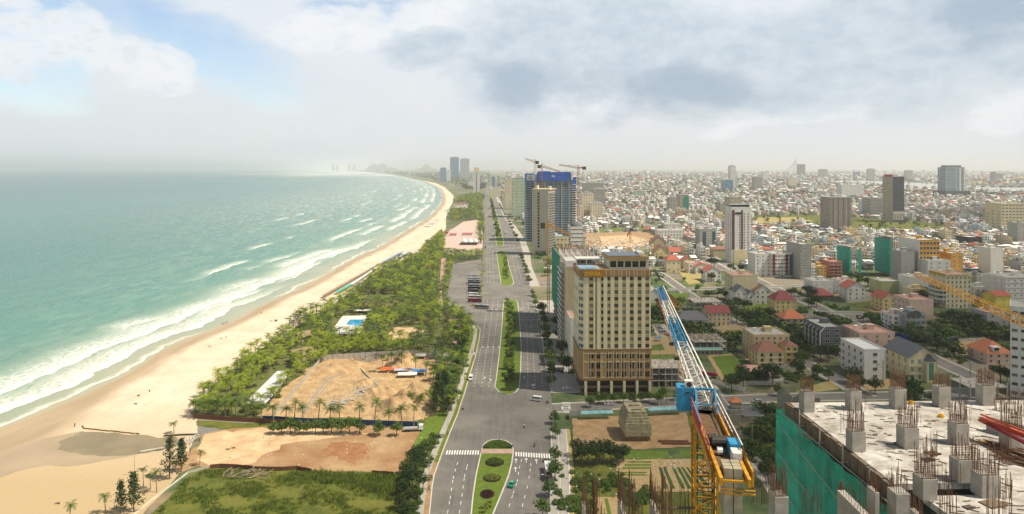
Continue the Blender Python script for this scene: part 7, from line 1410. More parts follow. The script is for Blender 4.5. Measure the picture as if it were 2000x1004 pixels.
def far_crane(px_, D0, ptop, jx, jy, cx_, m_, lab, mb_=0, w_=2.4, jib2=None):
    s_ = D0 / F; x = (px_ - 1000) * s_; zt = HC - (ptop - HY) * s_; r_ = thing('tower_crane', lab, 'crane', (x, D0, 0)); mast(r_, w_, mb_, zt, w_ * 1.6, m_, w_ * .16, w_ * .09)
    b = MB(); truss(b, (0, 0, zt), ((jx - px_) * s_, 0, HC - (jy - HY) * s_), w_, w_, w_ * .6, w_ * .6, 14, w_ * .16, w_ * .10); b.bar((0, 0, zt), ((cx_ - px_) * s_, 0, zt + .6), w_ * .8); b.bar((0, 0, zt), (0, 0, zt + 4), w_ * .5); b.bar((0, 0, zt + 4), ((jx - px_) * s_ * .6, 0, zt + (HY - jy + ptop - HY) * s_ * .6 + 1), w_ * .12); b.build('jib', m_, r_)
    b = MB(); b.box((cx_ - px_) * s_ - w_, (cx_ - px_) * s_ + w_, -w_, w_, zt - 2.5, zt + 2); b.build('counterweight', M['greasy_steel'], r_)
far_crane(1071, 518, 440, 1116, 459, 1060, YEL2, 'ochre tower crane before the beige slab hotel', 0, 1.7); BEI = mat('crane_beige', (.55, .45, .30), .6, .1); PNK = mat('crane_red', (.40, .16, .12), .6, .1)
far_crane(1045.5, 985, 317, 1026, 310, 1049, BEI, 'beige crane on the left wing of the blue-netted tower'); far_crane(1129.5, 960, 328, 1092, 322, 1141, PNK, 'tall red-masted crane right of the blue-netted tower'); far_crane(1058, 990, 325, 1094, 335, 1053, PNK, 'low red crane on the roof of the blue-netted tower')
far_crane(1231, 1000, 448, 1225, 462, 1233, PNK, 'small red crane on the sunny building site', 0, 2)
# ---- white block at the right edge
building('white block with small brown-silled windows at the right edge', 'building', 1973, 2060, 775, 600, 22, rot=-.63, wall='white', rm='deck', fl=10, cols=6, sc=2, win=(2.2, 1.3), gls=[GLM, GLC], fr=mat('brown_sill', (.20, .09, .05), .7, 0), mull=2, door=False)
x, y, _ = G(1977, 775); zt = HC - (617 - HY) * y / F
s0 = bpy.data.objects; par_ = [o for o in scene.objects if o.get('label', '').startswith('white block with small brown')][0]; text('YAK', 3.3, mat('grey_letter', (.13, .14, .15), .6, 0), par_, (.9, -.35, zt + .1 - 0), 0, 1.0, .1)
# ================================================================ vehicles, people, lamps and small structures
PAINT = {'white': mat('white_paintwork', (.72, .72, .70), .3, .05, 1), 'green': mat('taxi_green', (.01, .28, .16), .3, .05, 1), 'red': mat('coach_red', (.30, .02, .06), .3, .05, 1), 'dark': mat('dark_paintwork', (.02, .022, .028), .3, 0), 'silver': mat('silver_paintwork', (.42, .43, .44), .3, 0, metal=.4), 'yellow': mat('taxi_yellow', (.62, .50, .02), .3, 0), 'black': mat('coach_black', (.012, .013, .016), .25, 0)}
TYRE = mat('tyre', (.015, .015, .015), .8, 0); LAMPR = mat('red_lamp', (.4, .01, .01), .3, 0)
VPROF = {'car': (4.4, 1.75, [(-2.2, .35), (-2.2, .8), (-1.95, .95), (-1.35, 1.0), (-.8, 1.42), (.75, 1.45), (1.5, 1.0), (2.1, .92), (2.2, .6), (2.2, .35)], (-1.3, 1.45, 1.02, 1.38)), 'suv': (4.6, 1.85, [(-2.3, .4), (-2.3, 1.0), (-2.1, 1.65), (.6, 1.72), (1.2, 1.12), (2.2, 1.02), (2.3, .7), (2.3, .4)], (-2.1, 1.1, 1.12, 1.6)),
         'van': (5.2, 1.95, [(-2.6, .4), (-2.6, 2.15), (-2.4, 2.3), (1.5, 2.3), (2.1, 1.35), (2.55, 1.15), (2.6, .4)], (-2.4, 1.95, 1.35, 2.05)), 'coach': (11.5, 2.5, [(-5.75, .45), (-5.75, 3.1), (-5.5, 3.3), (5.2, 3.3), (5.6, 3.0), (5.75, 1.2), (5.75, .45)], (-5.5, 5.5, 1.5, 2.7)), 'bus': (8.5, 2.3, [(-4.25, .45), (-4.25, 2.8), (-4.1, 2.95), (4.0, 2.95), (4.2, 2.6), (4.25, .45)], (-4.0, 4.0, 1.35, 2.35))}
VPROTO = {}
def vehicle(kind, colr, px, py, head, label, cat, group=None):
    """head = compass of the bonnet, radians from +Y towards -X"""
    x, y, _ = G(px, py); key = (kind, colr); name = {'car': 'parked_car' if group and 'parked' in group else 'car', 'suv': 'car', 'van': 'minivan', 'coach': 'coach', 'bus': 'bus'}[kind]
    if key in VPROTO: return dup(VPROTO[key], (x, y, .07), head + math.pi / 2, None, label, group)
    L_, w_, pr, gl = VPROF[kind]; r_ = thing(name, label, cat, (x, y, .07), head + math.pi / 2, group); b = MB(); n = len(pr); h = w_ / 2
    def yy(z): return h * (1 if z < 1.05 or kind in ('coach', 'bus') else 1 - .16 * (z - 1.05) / .45 if kind != 'van' else 1 - .05 * (z - 1.05))
    vs = [(x_, -yy(z), z) for x_, z in pr] + [(x_, yy(z), z) for x_, z in pr]; b.add(vs, [tuple(range(n))[::-1], tuple(range(n, 2 * n))] + [(i, (i + 1) % n, n + (i + 1) % n, n + i) for i in range(n)]); b.build('body', PAINT[colr], r_)
    x0, x1, z0, z1 = gl; b = MB()
    for s_ in (-1, 1):
        k = max(2, int((x1 - x0) / 1.3))
        for i in range(k): a, c_ = x0 + .15 + (x1 - x0 - .3) * i / k, x0 + .07 + (x1 - x0 - .3) * (i + 1) / k; b.quad((a, s_ * (yy(z0) + .012), z0), (c_, s_ * (yy(z0) + .012), z0), (c_ - .08, s_ * (yy(z1) + .012), z1), (a + .08, s_ * (yy(z1) + .012), z1))
    b.build('side_window', GLD, r_)
    for a, c_, nm in ((None, None, 'windscreen'), (None, None, 'rear_window')):
        idx = [i for i in range(n - 1) if (pr[i][0] + pr[i + 1][0] > 0) == (nm == 'windscreen') and abs(pr[i + 1][1] - pr[i][1]) > .35]
        if idx:
            i = max(idx, key=lambda i: (pr[i][1] + pr[i + 1][1]) * 1 + 0); A_, B_ = pr[i], pr[i + 1]; sx_ = .02 if nm == 'windscreen' else -.02; b = MB(); f0, f1 = (.12, .9)
            P1 = (A_[0] + (B_[0] - A_[0]) * f0, A_[1] + (B_[1] - A_[1]) * f0); P2_ = (A_[0] + (B_[0] - A_[0]) * f1, A_[1] + (B_[1] - A_[1]) * f1)
            b.quad((P1[0] + sx_, -yy(P1[1]) * .88, P1[1] + .015), (P1[0] + sx_, yy(P1[1]) * .88, P1[1] + .015), (P2_[0] + sx_, yy(P2_[1]) * .88, P2_[1] + .015), (P2_[0] + sx_, -yy(P2_[1]) * .88, P2_[1] + .015)); b.build(nm, GLD, r_)
    wr = .34 if kind in ('car', 'suv', 'van') else .5
    for sx_ in (-L_ * .31, L_ * .31):
        for sy_ in (-1, 1): b = MB(); b.cyl((sx_, sy_ * (h - .2), wr), (sx_, sy_ * (h + .02), wr), wr, None, 12); b.cyl((sx_, sy_ * (h + .021), wr), (sx_, sy_ * (h + .03), wr), wr * .55, None, 8, 1); b.build('wheel', [TYRE, STEEL], r_)
    for sy_ in (-1, 1): b = MB(); b.box(L_ / 2, L_ / 2 + .03, sy_ * h * .7 - .15, sy_ * h * .7 + .15, .6, .78); b.build('headlight', WHT2, r_); b = MB(); b.box(-L_ / 2 - .03, -L_ / 2, sy_ * h * .75 - .12, sy_ * h * .75 + .12, .65, .9); b.build('tail_lamp', LAMPR, r_)
    if kind in ('coach', 'bus'): b = MB(); b.box(-L_ * .2, L_ * .1, -.7, .7, 3.31 if kind == 'coach' else 2.96, 3.5 if kind == 'coach' else 3.15); b.build('roof_unit', PAINT['silver'], r_)
    if colr in ('green', 'yellow') and kind == 'car': b = MB(); b.box(-.2, .1, -.4, .4, 1.46, 1.62); b.build('taxi_sign', PAINT['white'], r_)
    VPROTO[key] = freeze(r_); return r_
V_ = vehicle
V_('car', 'green', 1000, 949, -.28, 'green taxi with a roof sign beside the near flower beds', 'car'); V_('bus', 'white', 1070.5, 925, .02, 'white bus with a red skirt at the kerb under street trees', 'bus'); b = MB(); b.box(-4.3, -4.26, -1.1, 1.1, .5, 1.2); b.build('red_skirt', PAINT['red'], VPROTO[('bus', 'white')])
V_('van', 'white', 1047, 783, 1.2, 'white minivan turning across the junction', 'minivan'); V_('suv', 'silver', 1042, 758, .02, 'silver car with a dark windscreen near the long median tip', 'car'); V_('van', 'white', 919.5, 742, 3.1, 'white van at the kerb beside the grass bank crossing', 'minivan')
V_('coach', 'silver', 941, 603, 1.25, 'white and black coach pulling out of the coach park', 'coach')
for i, (c_, py_, lab) in enumerate((('red', 590.5, 'dark red coach, first in the parked row'), ('white', 584, 'white coach next to the red one in the parked row'), ('white', 579, 'second white coach of the parked row'), ('black', 572, 'black coach next to the white pair in the parked row'), ('black', 566.5, 'second black coach of the parked row'), ('silver', 561.5, 'silver coach in the middle of the parked row'), ('black', 556.5, 'black coach beyond the silver one in the parked row'), ('silver', 552, 'silver coach near the far end of the parked row'), ('white', 547.5, 'white coach near the far end of the parked row'), ('silver', 543.5, 'last coach at the far end of the parked row'))): V_('coach', c_, 927.5 - i * .25, py_, 1.42, lab, 'coach', 'coaches parked side by side')
V_('car', 'yellow', 925, 597.5, 1.5, 'yellow taxi beside the dark red coach', 'car'); V_('suv', 'dark', 872.5, 588.5, 1.6, 'black car at the edge of the palms', 'car'); V_('van', 'white', 877, 602, 2.3, 'white minibus half hidden by dark palms', 'minivan')
for px_, py_, k, c_, hd, lab in ((959, 534, 'car', 'white', 3.1, 'white car alone on the seaward lanes past the car park'), (948, 485, 'van', 'dark', 3.1, 'dark van by the marquee'), (961, 484, 'car', 'white', 3.1, 'white car passing the marquee'), (961.5, 461.5, 'car', 'dark', 3.1, 'dark car under the first road arch'), (948.5, 423, 'van', 'white', 3.1, 'white van far down the seaward lanes'), (967, 405, 'car', 'dark', 0, 'dark car far down the inland lanes'), (986.5, 457, 'suv', 'dark', 0, 'dark car between the inland arches'), (1004.5, 481, 'car', 'white', 0, 'white car in the building shade'), (957, 497, 'car', 'silver', 3.1, 'silver car before the median gap'),
    (1107, 760, 'car', 'white', 1.5, 'white saloon on the hotel forecourt'), (1090, 725, 'suv', 'dark', 0, 'dark car parked under the forecourt trees'), (1097, 727, 'van', 'silver', 0, 'silver minivan parked under the forecourt trees'), (1189, 791, 'car', 'white', 1.5, 'white car parked in front of the hotel arcade'), (1478, 787, 'suv', 'silver', 1.5, 'pale car on the cross street by the temple'), (1324, 569, 'car', 'white', 1.5, 'white car on the upper cross street'), (1404, 565, 'car', 'silver', 1.5, 'silver car on the upper cross street'),
    (1290, 641, 'car', 'white', .9, 'white car in the lane beside the hotel, farthest'), (1296, 648, 'suv', 'white', .9, 'white car in the lane beside the hotel, middle one'), (1304, 655, 'car', 'silver', .9, 'silver car in the lane beside the hotel'), (1345, 588, 'car', 'white', 1.2, 'white car by the open frame'), (1667, 652, 'car', 'red', .6, 'red car under an avenue tree'), (1690, 640, 'car', 'silver', .6, 'silver car under the white awning row'), (1702, 650, 'suv', 'dark', .6, 'dark car beside the awning row'), (1762, 762, 'car', 'dark', 1.5, 'dark car on the cross street under big trees'), (1648, 632, 'car', 'white', .8, 'white car on the diagonal avenue')): V_(k, c_, px_, py_, hd, lab, {'van': 'minivan'}.get(k, 'car'))
# people
SKIN = mat('skin', (.35, .20, .13), .6, 0); CLOTH = {c_: mat('cloth_' + c_, v, .8, .1, 3) for c_, v in (('dark', (.03, .03, .04)), ('red', (.4, .04, .04)), ('white', (.6, .6, .58)), ('blue', (.05, .09, .25)), ('lime', (.45, .60, .05)))}
def person(x, y, z, rot, cl, label, pose='stand', group=None):
    J = {'stand': {'pel': (0, 0, .95), 'che': (0, 0, 1.35), 'nek': (0, .01, 1.5), 'hed': (0, .02, 1.66), 'kL': (-.11, .03, .5), 'kR': (.11, -.04, .5), 'fL': (-.12, .10, .06), 'fR': (.13, -.12, .06), 'eL': (-.26, 0, 1.12), 'eR': (.26, 0, 1.12), 'hL': (-.27, .12, .86), 'hR': (.27, .10, .88)},
         'sit': {'pel': (0, 0, .22), 'che': (0, -.06, .62), 'nek': (0, -.04, .78), 'hed': (0, 0, .93), 'kL': (-.14, .40, .45), 'kR': (.14, .42, .42), 'fL': (-.14, .62, .06), 'fR': (.15, .66, .06), 'eL': (-.28, .05, .42), 'eR': (.28, .05, .42), 'hL': (-.14, .33, .48), 'hR': (.14, .33, .46)},
         'ride': {'pel': (0, -.2, .85), 'che': (0, -.05, 1.22), 'nek': (0, 0, 1.38), 'hed': (0, .04, 1.54), 'kL': (-.2, .2, .72), 'kR': (.2, .2, .72), 'fL': (-.2, .05, .28), 'fR': (.2, .05, .28), 'eL': (-.26, .15, 1.12), 'eR': (.26, .15, 1.12), 'hL': (-.3, .42, 1.05), 'hR': (.3, .42, 1.05)}}[pose]
    nm = list(J) + ['sL', 'sR', 'pL', 'pR']; c_ = Vector(J['che']); p_ = Vector(J['pel']); P_ = {k: Vector(v) for k, v in J.items()}; P_['sL'] = c_ + Vector((-.19, 0, .05)); P_['sR'] = c_ + Vector((.19, 0, .05)); P_['pL'] = p_ + Vector((-.09, 0, -.04)); P_['pR'] = p_ + Vector((.09, 0, -.04))
    E = [('pel', 'che'), ('che', 'nek'), ('nek', 'hed'), ('pel', 'pL'), ('pL', 'kL'), ('kL', 'fL'), ('pel', 'pR'), ('pR', 'kR'), ('kR', 'fR'), ('che', 'sL'), ('sL', 'eL'), ('eL', 'hL'), ('che', 'sR'), ('sR', 'eR'), ('eR', 'hR')]; rad = {'pel': .14, 'che': .16, 'nek': .06, 'hed': .11, 'k': .065, 'f': .05, 'e': .045, 'h': .035, 's': .07, 'p': .10}
    ck = ('P', pose, cl)
    if ck not in VPROTO:
        me = bpy.data.meshes.new('body'); me.from_pydata([P_[k] for k in nm], [(nm.index(a), nm.index(b_)) for a, b_ in E], []); o = bpy.data.objects.new('b', me); scene.collection.objects.link(o); md = o.modifiers.new('s', 'SKIN')
        for i, k in enumerate(nm): r_ = rad.get(k, rad.get(k[0], .05)); me.skin_vertices[0].data[i].radius = (r_, r_ * .8)
        me.skin_vertices[0].data[0].use_root = True; bpy.context.view_layer.update(); m2 = bpy.data.meshes.new_from_object(o.evaluated_get(bpy.context.evaluated_depsgraph_get())); bpy.data.objects.remove(o); m2.name = 'body'; m2.materials.clear()
        for m_ in (CLOTH[cl], SKIN, CLOTH['dark']): m2.materials.append(m_)
        for f_ in m2.polygons: z_ = f_.center.z; f_.material_index = 1 if z_ > P_['nek'].z else (2 if z_ < P_['pel'].z or (f_.center - P_['kL']).length < .2 else 0); f_.use_smooth = True
        VPROTO[ck] = m2
    r_ = thing('person', label, 'person', (x, y, z), rot, group); link('body', VPROTO[ck], r_); b = MB(); hd = P_['hed']; b.cyl(hd + Vector((0, -.01, .03)), hd + Vector((0, -.01, .13)), .12, .05, 8); b.build('hair', CLOTH['lime' if cl == 'lime' else 'dark'], r_); return r_
for i, (px_, py_, po, cl, lab) in enumerate(((146, 834, 'stand', 'red', 'lone walker on the wet sand by the lagoon mouth'), (270, 774, 'sit', 'dark', 'person sitting on the sand, seaward of a pair'), (273.5, 773.5, 'sit', 'white', 'person sitting on the sand, inland of a pair'), (292, 765, 'sit', 'dark', 'person lying back on the sand near the seated pair'), (408, 679, 'stand', 'dark', 'walker in a pair on the wet sand, seaward one'), (411, 678.5, 'stand', 'white', 'walker in a pair on the wet sand, inland one'), (432, 663, 'stand', 'dark', 'stroller above the pair of walkers'), (441.5, 661, 'stand', 'blue', 'stroller inland of another above the walkers'),
    (434, 635, 'stand', 'red', 'bather at the water edge, nearest of four'), (437, 634, 'stand', 'dark', 'bather at the water edge, second of four'), (440, 633.5, 'stand', 'blue', 'bather at the water edge, third of four'), (443.5, 632, 'stand', 'dark', 'bather at the water edge, last of four'), (510.5, 613, 'stand', 'red', 'person on the wet sand opposite the grey boards'), (658, 528, 'stand', 'dark', 'far bather near the thatched shades'), (738, 498, 'stand', 'red', 'far walker beyond the blue shades'))): x, y, _ = G(px_, py_); person(x, y, .05, i * 1.3, cl, lab, po, 'people on the beach')
x, y = W3(1840, 786); person(x - .1, y + .8, DZ, 2.6, 'lime', 'worker in a lime vest behind a stub column of the far row')
TY2 = PAINT['dark']
for px_, py_, hd, cl, lab in ((1044, 872, .05, 'dark', 'motorbike rider above the zebra crossing'), (1069, 788, 1.2, 'dark', 'motorbike rider at the junction behind the white minivan'), (1034, 610, 0, 'dark', 'motorbike rider beside the long median, farther one'), (1032.5, 634, 3.1, 'dark', 'motorbike rider beside the long median'), (1030, 578, 0, 'white', 'motorbike rider near the median gap'), (912, 555, 1, 'blue', 'motorbike rider crossing the empty car park'), (948, 531, 3.1, 'dark', 'motorbike rider by the strip of palms'), (905, 800, 3.1, 'white', 'motorbike rider on the seaward lanes below the kerb van'), (951, 640, 3.1, 'red', 'motorbike rider on the seaward lanes beside the long median'), (1056, 700, 0, 'blue', 'motorbike rider near the kerb of the tree-lined lanes'), (1024, 835, 0, 'white', 'motorbike rider in the open junction')):
    x, y, _ = G(px_, py_); r_ = thing('motorbike', lab.replace(' rider', ' under its rider,'), 'motorbike', (x, y, .06), hd, 'motorbikes on the boulevard'); b = MB(); b.prism([(-.12, -.6), (.12, -.6), (.14, .1), (.06, .35), (-.06, .35), (-.14, .1)], .45, .8); b.bar((0, .3, .6), (0, .55, 1.05), .12); b.bar((-.32, .5, 1.05), (.32, .5, 1.05), .05); b.build('frame', PAINT['red'], r_)
    for yy_ in (-.62, .66): b = MB(); b.cyl((-.06, yy_, .3), (.06, yy_, .3), .3, None, 12); b.build('wheel', TYRE, r_)
    person(x, y, .06, hd, cl, lab, 'ride', 'riders on the boulevard')
# street lamps
LAMPM = mat('lamp_post_grey', (.33, .34, .34), .5, .1)
def lamp(px_, py_, h_, arm, label, grp, dbl=False, base=DRK):
    x, y, _ = G(px_, py_); r_ = thing('street_lamp', label, 'street lamp', (x, y, .1), 0, grp); b = MB(); b.cyl((0, 0, 0), (0, 0, h_), .13, .07, 6); b.build('pole', LAMPM, r_); b = MB(); b.cyl((0, 0, 0), (0, 0, 1.5), .2, .16, 6); b.build('base', base, r_)
    for s_ in ((1, -1) if dbl else (1,)): b = MB(); b.bar((0, 0, h_), (arm * s_, 0, h_ + .5), .08); b.bar((arm * s_, 0, h_ + .5), (arm * s_ * 1.4, 0, h_ + .52), .3, .12, 1); b.build('lamp_head', [LAMPM, WHT2], r_)
LAMPS = [(875, 850, 2), (838, 957, 2.2), (894, 790, 2), (907, 742, 2), (922, 690, 2), (933, 650, 2), (916, 623, 1.5), (1080, 857, -2), (1078, 772, -2), (1068, 700, -2), (1060, 660, -2), (1054, 622, -2), (1074, 1000, -2), (943, 560, 2), (947, 515, 2), (1030, 545, -2), (1020, 505, -2)]
rk = ranked(LAMPS and [(*G(a, b_)[:2],) for a, b_, _ in LAMPS], LM2 + LM)
for (a, b_, ar), k in zip(LAMPS, rk): lamp(a, b_, 11.5, ar, 'street lamp, %s to the %s' % k, 'street lamps of the boulevard')
lamp(262.5, 930, 7, .6, 'twin-headed lamp post on the sand by small palms', None, True); lamp(975, 864, 5, .3, 'post at the rounded tip of the near median', None); lamp(504, 690, 3.6, .2, 'short post on the beach beside the palm edge', None); lamp(606, 613, 4.5, .2, 'tall post on the beach beyond the thatched huts', None)
lamp(389, 862, 4.5, .1, 'thin post on the end of the jetty frame', None); lamp(371, 883, 4.5, .1, 'thin post below the jetty frame', None)
for i, (px_, py_) in enumerate(((1443, 850), (1469, 868), (1302, 790), (1663, 700), (1725, 745), (1806, 670), (1895, 745))):
    x, y, _ = G(px_, py_); r_ = thing('utility_pole', 'concrete utility pole ' + ('before the temple ruin', 'below the temple ruin by dark trees', 'beside the hotel-side frame', 'behind the white cube villa', 'by the green-shuttered villa', 'beside the glass-arch house', 'beside the ruined frame')[i], 'pole', (x, y, 0)); b = MB(); b.cyl((0, 0, 0), (0, 0, 11), .22, .15, 6); [b.bar((-1.1, 0, z_), (1.1, 0, z_), .18) for z_ in (10.4, 9, 7.6)]; b.build('post', WALLS['concrete'], r_)
# arches over the boulevard
for i, (x0, x1, py_, hh) in enumerate(((945.5, 966, 463, 11), (945, 966, 470, 11), (979, 999, 461, 12), (982.5, 1006, 472, 13))):
    a, c_ = G(x0, py_), G(x1, py_); pts = [Vector((a[0] + (c_[0] - a[0]) * (.5 - .5 * math.cos(t_)), a[1], hh * math.sin(t_))) for t_ in np.linspace(0, math.pi, 15)]; b = MB(); [b.cyl(p, p2, .35, None, 5) for p, p2 in zip(pts[:-1], pts[1:])]; tag(b.build('road_arch', WALLS['grey']), ('thin arch over the seaward lanes, farther of two', 'thin arch over the seaward lanes, nearer of two', 'thin arch over the inland lanes, farther of two', 'thin arch over the inland lanes, nearer of two')[i], 'arch', 'light arches over the boulevard')
# walls and fences
def wall(pxs, h_, m_, label, name='wall', th=.2, posts=0, z0=0, cat=None, wave=0):
    P_ = [Vector((*G(*p)[:2], z0)) for p in pxs]; o0 = P_[0]; r_ = thing(name, label, cat or name.split('_')[-1], o0); b = MB(); pb = MB()
    for a, c_ in zip(P_[:-1], P_[1:]):
        n = max(1, int((c_ - a).length / 3))
        for i in range(n):
            p, q2 = a.lerp(c_, i / n), a.lerp(c_, (i + 1) / n); hh = h_ * (1 + wave * math.sin(i * .7)); p, q2 = p - o0, q2 - o0; b.bar((p.x, p.y, hh / 2), (q2.x, q2.y, hh / 2), th, hh)
            if posts: pb.bar((p.x, p.y - .05, 0), (p.x, p.y - .05, h_ + .25), .22)
    b.build('panel', m_, r_)
    if posts: pb.build('post', WALLS['concrete'], r_)
    return r_
BRN = mat('rusty_brown_sheet', (.12, .045, .022), .8, .35, .8, col2=(.17, .075, .04)); BLF = mat('blue_sheet', (.015, .06, .17), .6, .35, .6); GRF = mat('grey_sheet', (.30, .30, .27), .7, .2, .8, col2=(.42, .41, .37)); STN = mat('stained_wall', (.34, .32, .27), .9, .3, .5, col2=(.50, .47, .41))
wall([(379, 817), (440, 822), (515, 826), (566, 830)], 1.9, BRN, 'rusty brown wall along the south edge of the grove', wave=.08); wall([(513, 822), (600, 827), (700, 830), (815, 834)], 2.3, BLF, 'long dark blue sheet fence behind young trees', 'fence')
wall([(534, 816), (585, 757), (628, 704)], 2.4, STN, 'pale panel wall on the seaward side of the dig', posts=1); wall([(628, 704), (735, 697), (800, 694), (851, 702)], 3, STN, 'pale panel wall along the far side of the dig', posts=1); wall([(846, 702), (852, 690)], 4, BLF, 'short blue sheet gate by the dig corner', 'gate')
for pxs, lab in (([(410, 916), (430, 914), (460, 915), (494, 919)], 'curved rusty sheet wall at the beach end of the field'), ([(497, 919), (525, 920), (553, 920)], 'second rusty sheet wall piece along the field'), ([(553, 920), (580, 918), (608, 925)], 'arched rusty sheet wall piece mid-field'), ([(727, 927), (768, 931)], 'last rusty sheet wall piece near the verge')): wall(pxs, 1.6, BRN, lab, wave=.15)
for i, px_ in enumerate((612, 667)): wall([(px_, 924), (px_ + 1, 924)], 1.7, BRN, 'lone rusty post %s' % ('beside the arched sheet wall', 'standing mid-way between wall pieces'), name='wall_post', th=.3, cat='post') if 0 else None
wall([(255, 1012), (300, 975), (340, 945), (366, 925)], .5, mat('white_barrier', (.60, .57, .48), .8, .2), 'low white barrier along the path by the casuarinas', 'barrier', .35); wall([(366, 925), (408, 914)], .8, STN, 'low pale wall before the rusty sheets')
wall([(1112, 820), (1112, 812), (1150, 810), (1195, 808)], 2.6, GRF, 'grey sheet fence with a teal top left of the block pile', 'fence', posts=1); wall([(1268, 806), (1300, 804), (1338, 803)], 2.4, GRF, 'grey sheet fence with a teal top right of the block pile', 'fence', posts=1)
TEALS = mat('pale_teal_sheet', (.10, .34, .38), .4, .35, .4, col2=(.30, .48, .48))
for pxs, lab in (([(1135, 806.5), (1165, 805.5), (1197, 804.5)], 'pale teal sheet awning on the fence left of the block pile'), ([(1266, 800), (1300, 798), (1334, 797)], 'pale teal sheet awning on the fence right of the block pile')):
    P_ = [G(*p, 2.8) for p in pxs]; b = MB(); b.strip([(x, y - 1.3, 2.7) for x, y, _ in P_], [(x, y + 1.3, 3.2) for x, y, _ in P_][::1]); b.strip([(x, y + 1.3, 3.15) for x, y, _ in P_], [(x, y - 1.3, 2.65) for x, y, _ in P_]); tag(b.build('awning', TEALS), lab, 'awning')
for pxs, h_, m_, lab in (([(1655, 592), (1698, 588)], 2.6, STN, 'pale wall below the red-hipped villa'), ([(1600, 586), (1650, 591)], 2.6, mat('dark_wall', (.16, .15, .13), .9, .3), 'dark grey wall right of the wine tent roof'), ([(1742, 655), (1790, 668), (1870, 667)], 2.6, mat('bright_blue_fence', (.01, .05, .22), .6, .3), 'bright blue fence round the green plot'), ([(1870, 668), (1925, 665)], 2, STN, 'stained retaining wall right of the blue fence'), ([(1440, 752), (1530, 752)], 2.2, STN, 'pale wall below the maroon pavilion'), ([(1383, 645), (1450, 643)], 2.4, WALLS['cream'], 'cream garden wall below the wine-roofed villa'), ([(1274, 616), (1336, 612)], 2.2, WALLS['beige'], 'beige garden wall below the brown chalet'), ([(1405, 670), (1452, 668)], 4, GRF, 'grey sheet wall beside the messy frame'), ([(1390, 748), (1420, 758), (1455, 766)], 2.4, WALLS['white'], 'white wall curving by the gateway'), ([(1500, 722), (1576, 722)], 2.2, STN, 'mossy wall behind the pyramid-roofed villa')): wall(pxs, h_, m_, lab)
# grove structures
def plate(name, pxs, z, th, m_, label, cat, legs=True, top=None):
    P_ = [G(px_, py_, z)[:2] for px_, py_ in pxs]; c0 = P_[0]; r_ = thing(name, label, cat, (*c0, 0)); b = MB(); L_ = ccw([(x - c0[0], y - c0[1]) for x, y in P_]); b.prism(L_, z - th, z); b.build('roof', m_, r_)
    if legs: b = MB(); [b.bar((x * .96, y * .96, 0), (x * .96, y * .96, z - th), .3) for x, y in L_]; b.build('post', M['brown_stone'], r_)
    return r_
SHEET = mat('crumpled_sheet', (.50, .50, .50), .8, .3, .5, bump=.3, bscale=1.5, col2=(.70, .70, .70), detail=8)
plate('covered_platform', [(541, 725), (568.5, 723), (545, 757), (517, 789), (476.6, 791), (495, 770)], 2.6, .5, SHEET, 'long low platform covered in crumpled white sheet among palms', 'platform'); plate('pool_terrace', [(669, 617), (717, 616), (703, 650), (650, 652), (655, 636)], .3, .28, WALLS['white'], 'white terrace round the swimming pool', 'terrace', False)
o = plate('swimming_pool', [(683.5, 624), (711, 624), (702.5, 638), (676, 633.5)], .36, .2, mat('pool_blue', (.005, .30, .55), .08, .15, .5, spec=.5), 'bright blue swimming pool among the palms', 'pool', False)
plate('pavilion', [(649, 642), (691, 634), (679, 652), (648, 652)], 3.6, .3, mat('pale_grey_roof', (.56, .55, .53), .7, .25, 1), 'grey-roofed pavilion beside the swimming pool', 'pavilion')
THATCH = mat('thatch', (.22, .145, .095), .95, .35, 1.2, col2=(.34, .25, .18))
for px0, px1, pyB, pyT, dp, rm, lab, rt in ((709, 773, 606, 597, 9, 'brown', 'long thatched hall behind the swimming pool', .03), (565, 583, 706, 693, 14, 'brown', 'thatched gable hut with a sandy yard by the beach edge', -.62), (578, 588, 668, 658, 9, 'brown', 'smaller thatched hut nearer the pool', -.6), (828, 838, 531, 522, 8, 'orange', 'small pavilion with an orange hipped roof in the palms', 0)):
    rr = building(lab, 'hut', px0, px1, pyB, pyT, dp, wall='beige', roof='hip' if rm == 'orange' else 'gableS' if dp == 9 and px0 > 700 else 'gableF', rm=rm, fl=1, cols=0, sc=0, rh=3, name='thatched_hut', rot=rt, ov=1.0)
    if rm == 'brown': [o.data.materials.__setitem__(0, THATCH) for o in rr[0].children if o.name.startswith('roof')]
for i in range(9): x, y, _ = G(694 + i * 3.6, 611 + (i % 2)); r_ = thing('parasol', 'cream parasol in the row behind the pool, %s to the pool corner' % nth(i), 'parasol', (x, y, 0), 0, 'parasols behind the pool'); b = MB(); b.cyl((0, 0, 2.2), (0, 0, 3), 1.7, .05, 8); b.build('canopy', M['white_canopy'], r_); b = MB(); b.cyl((0, 0, 0), (0, 0, 2.3), .06, None, 5); b.build('pole', FRD, r_)
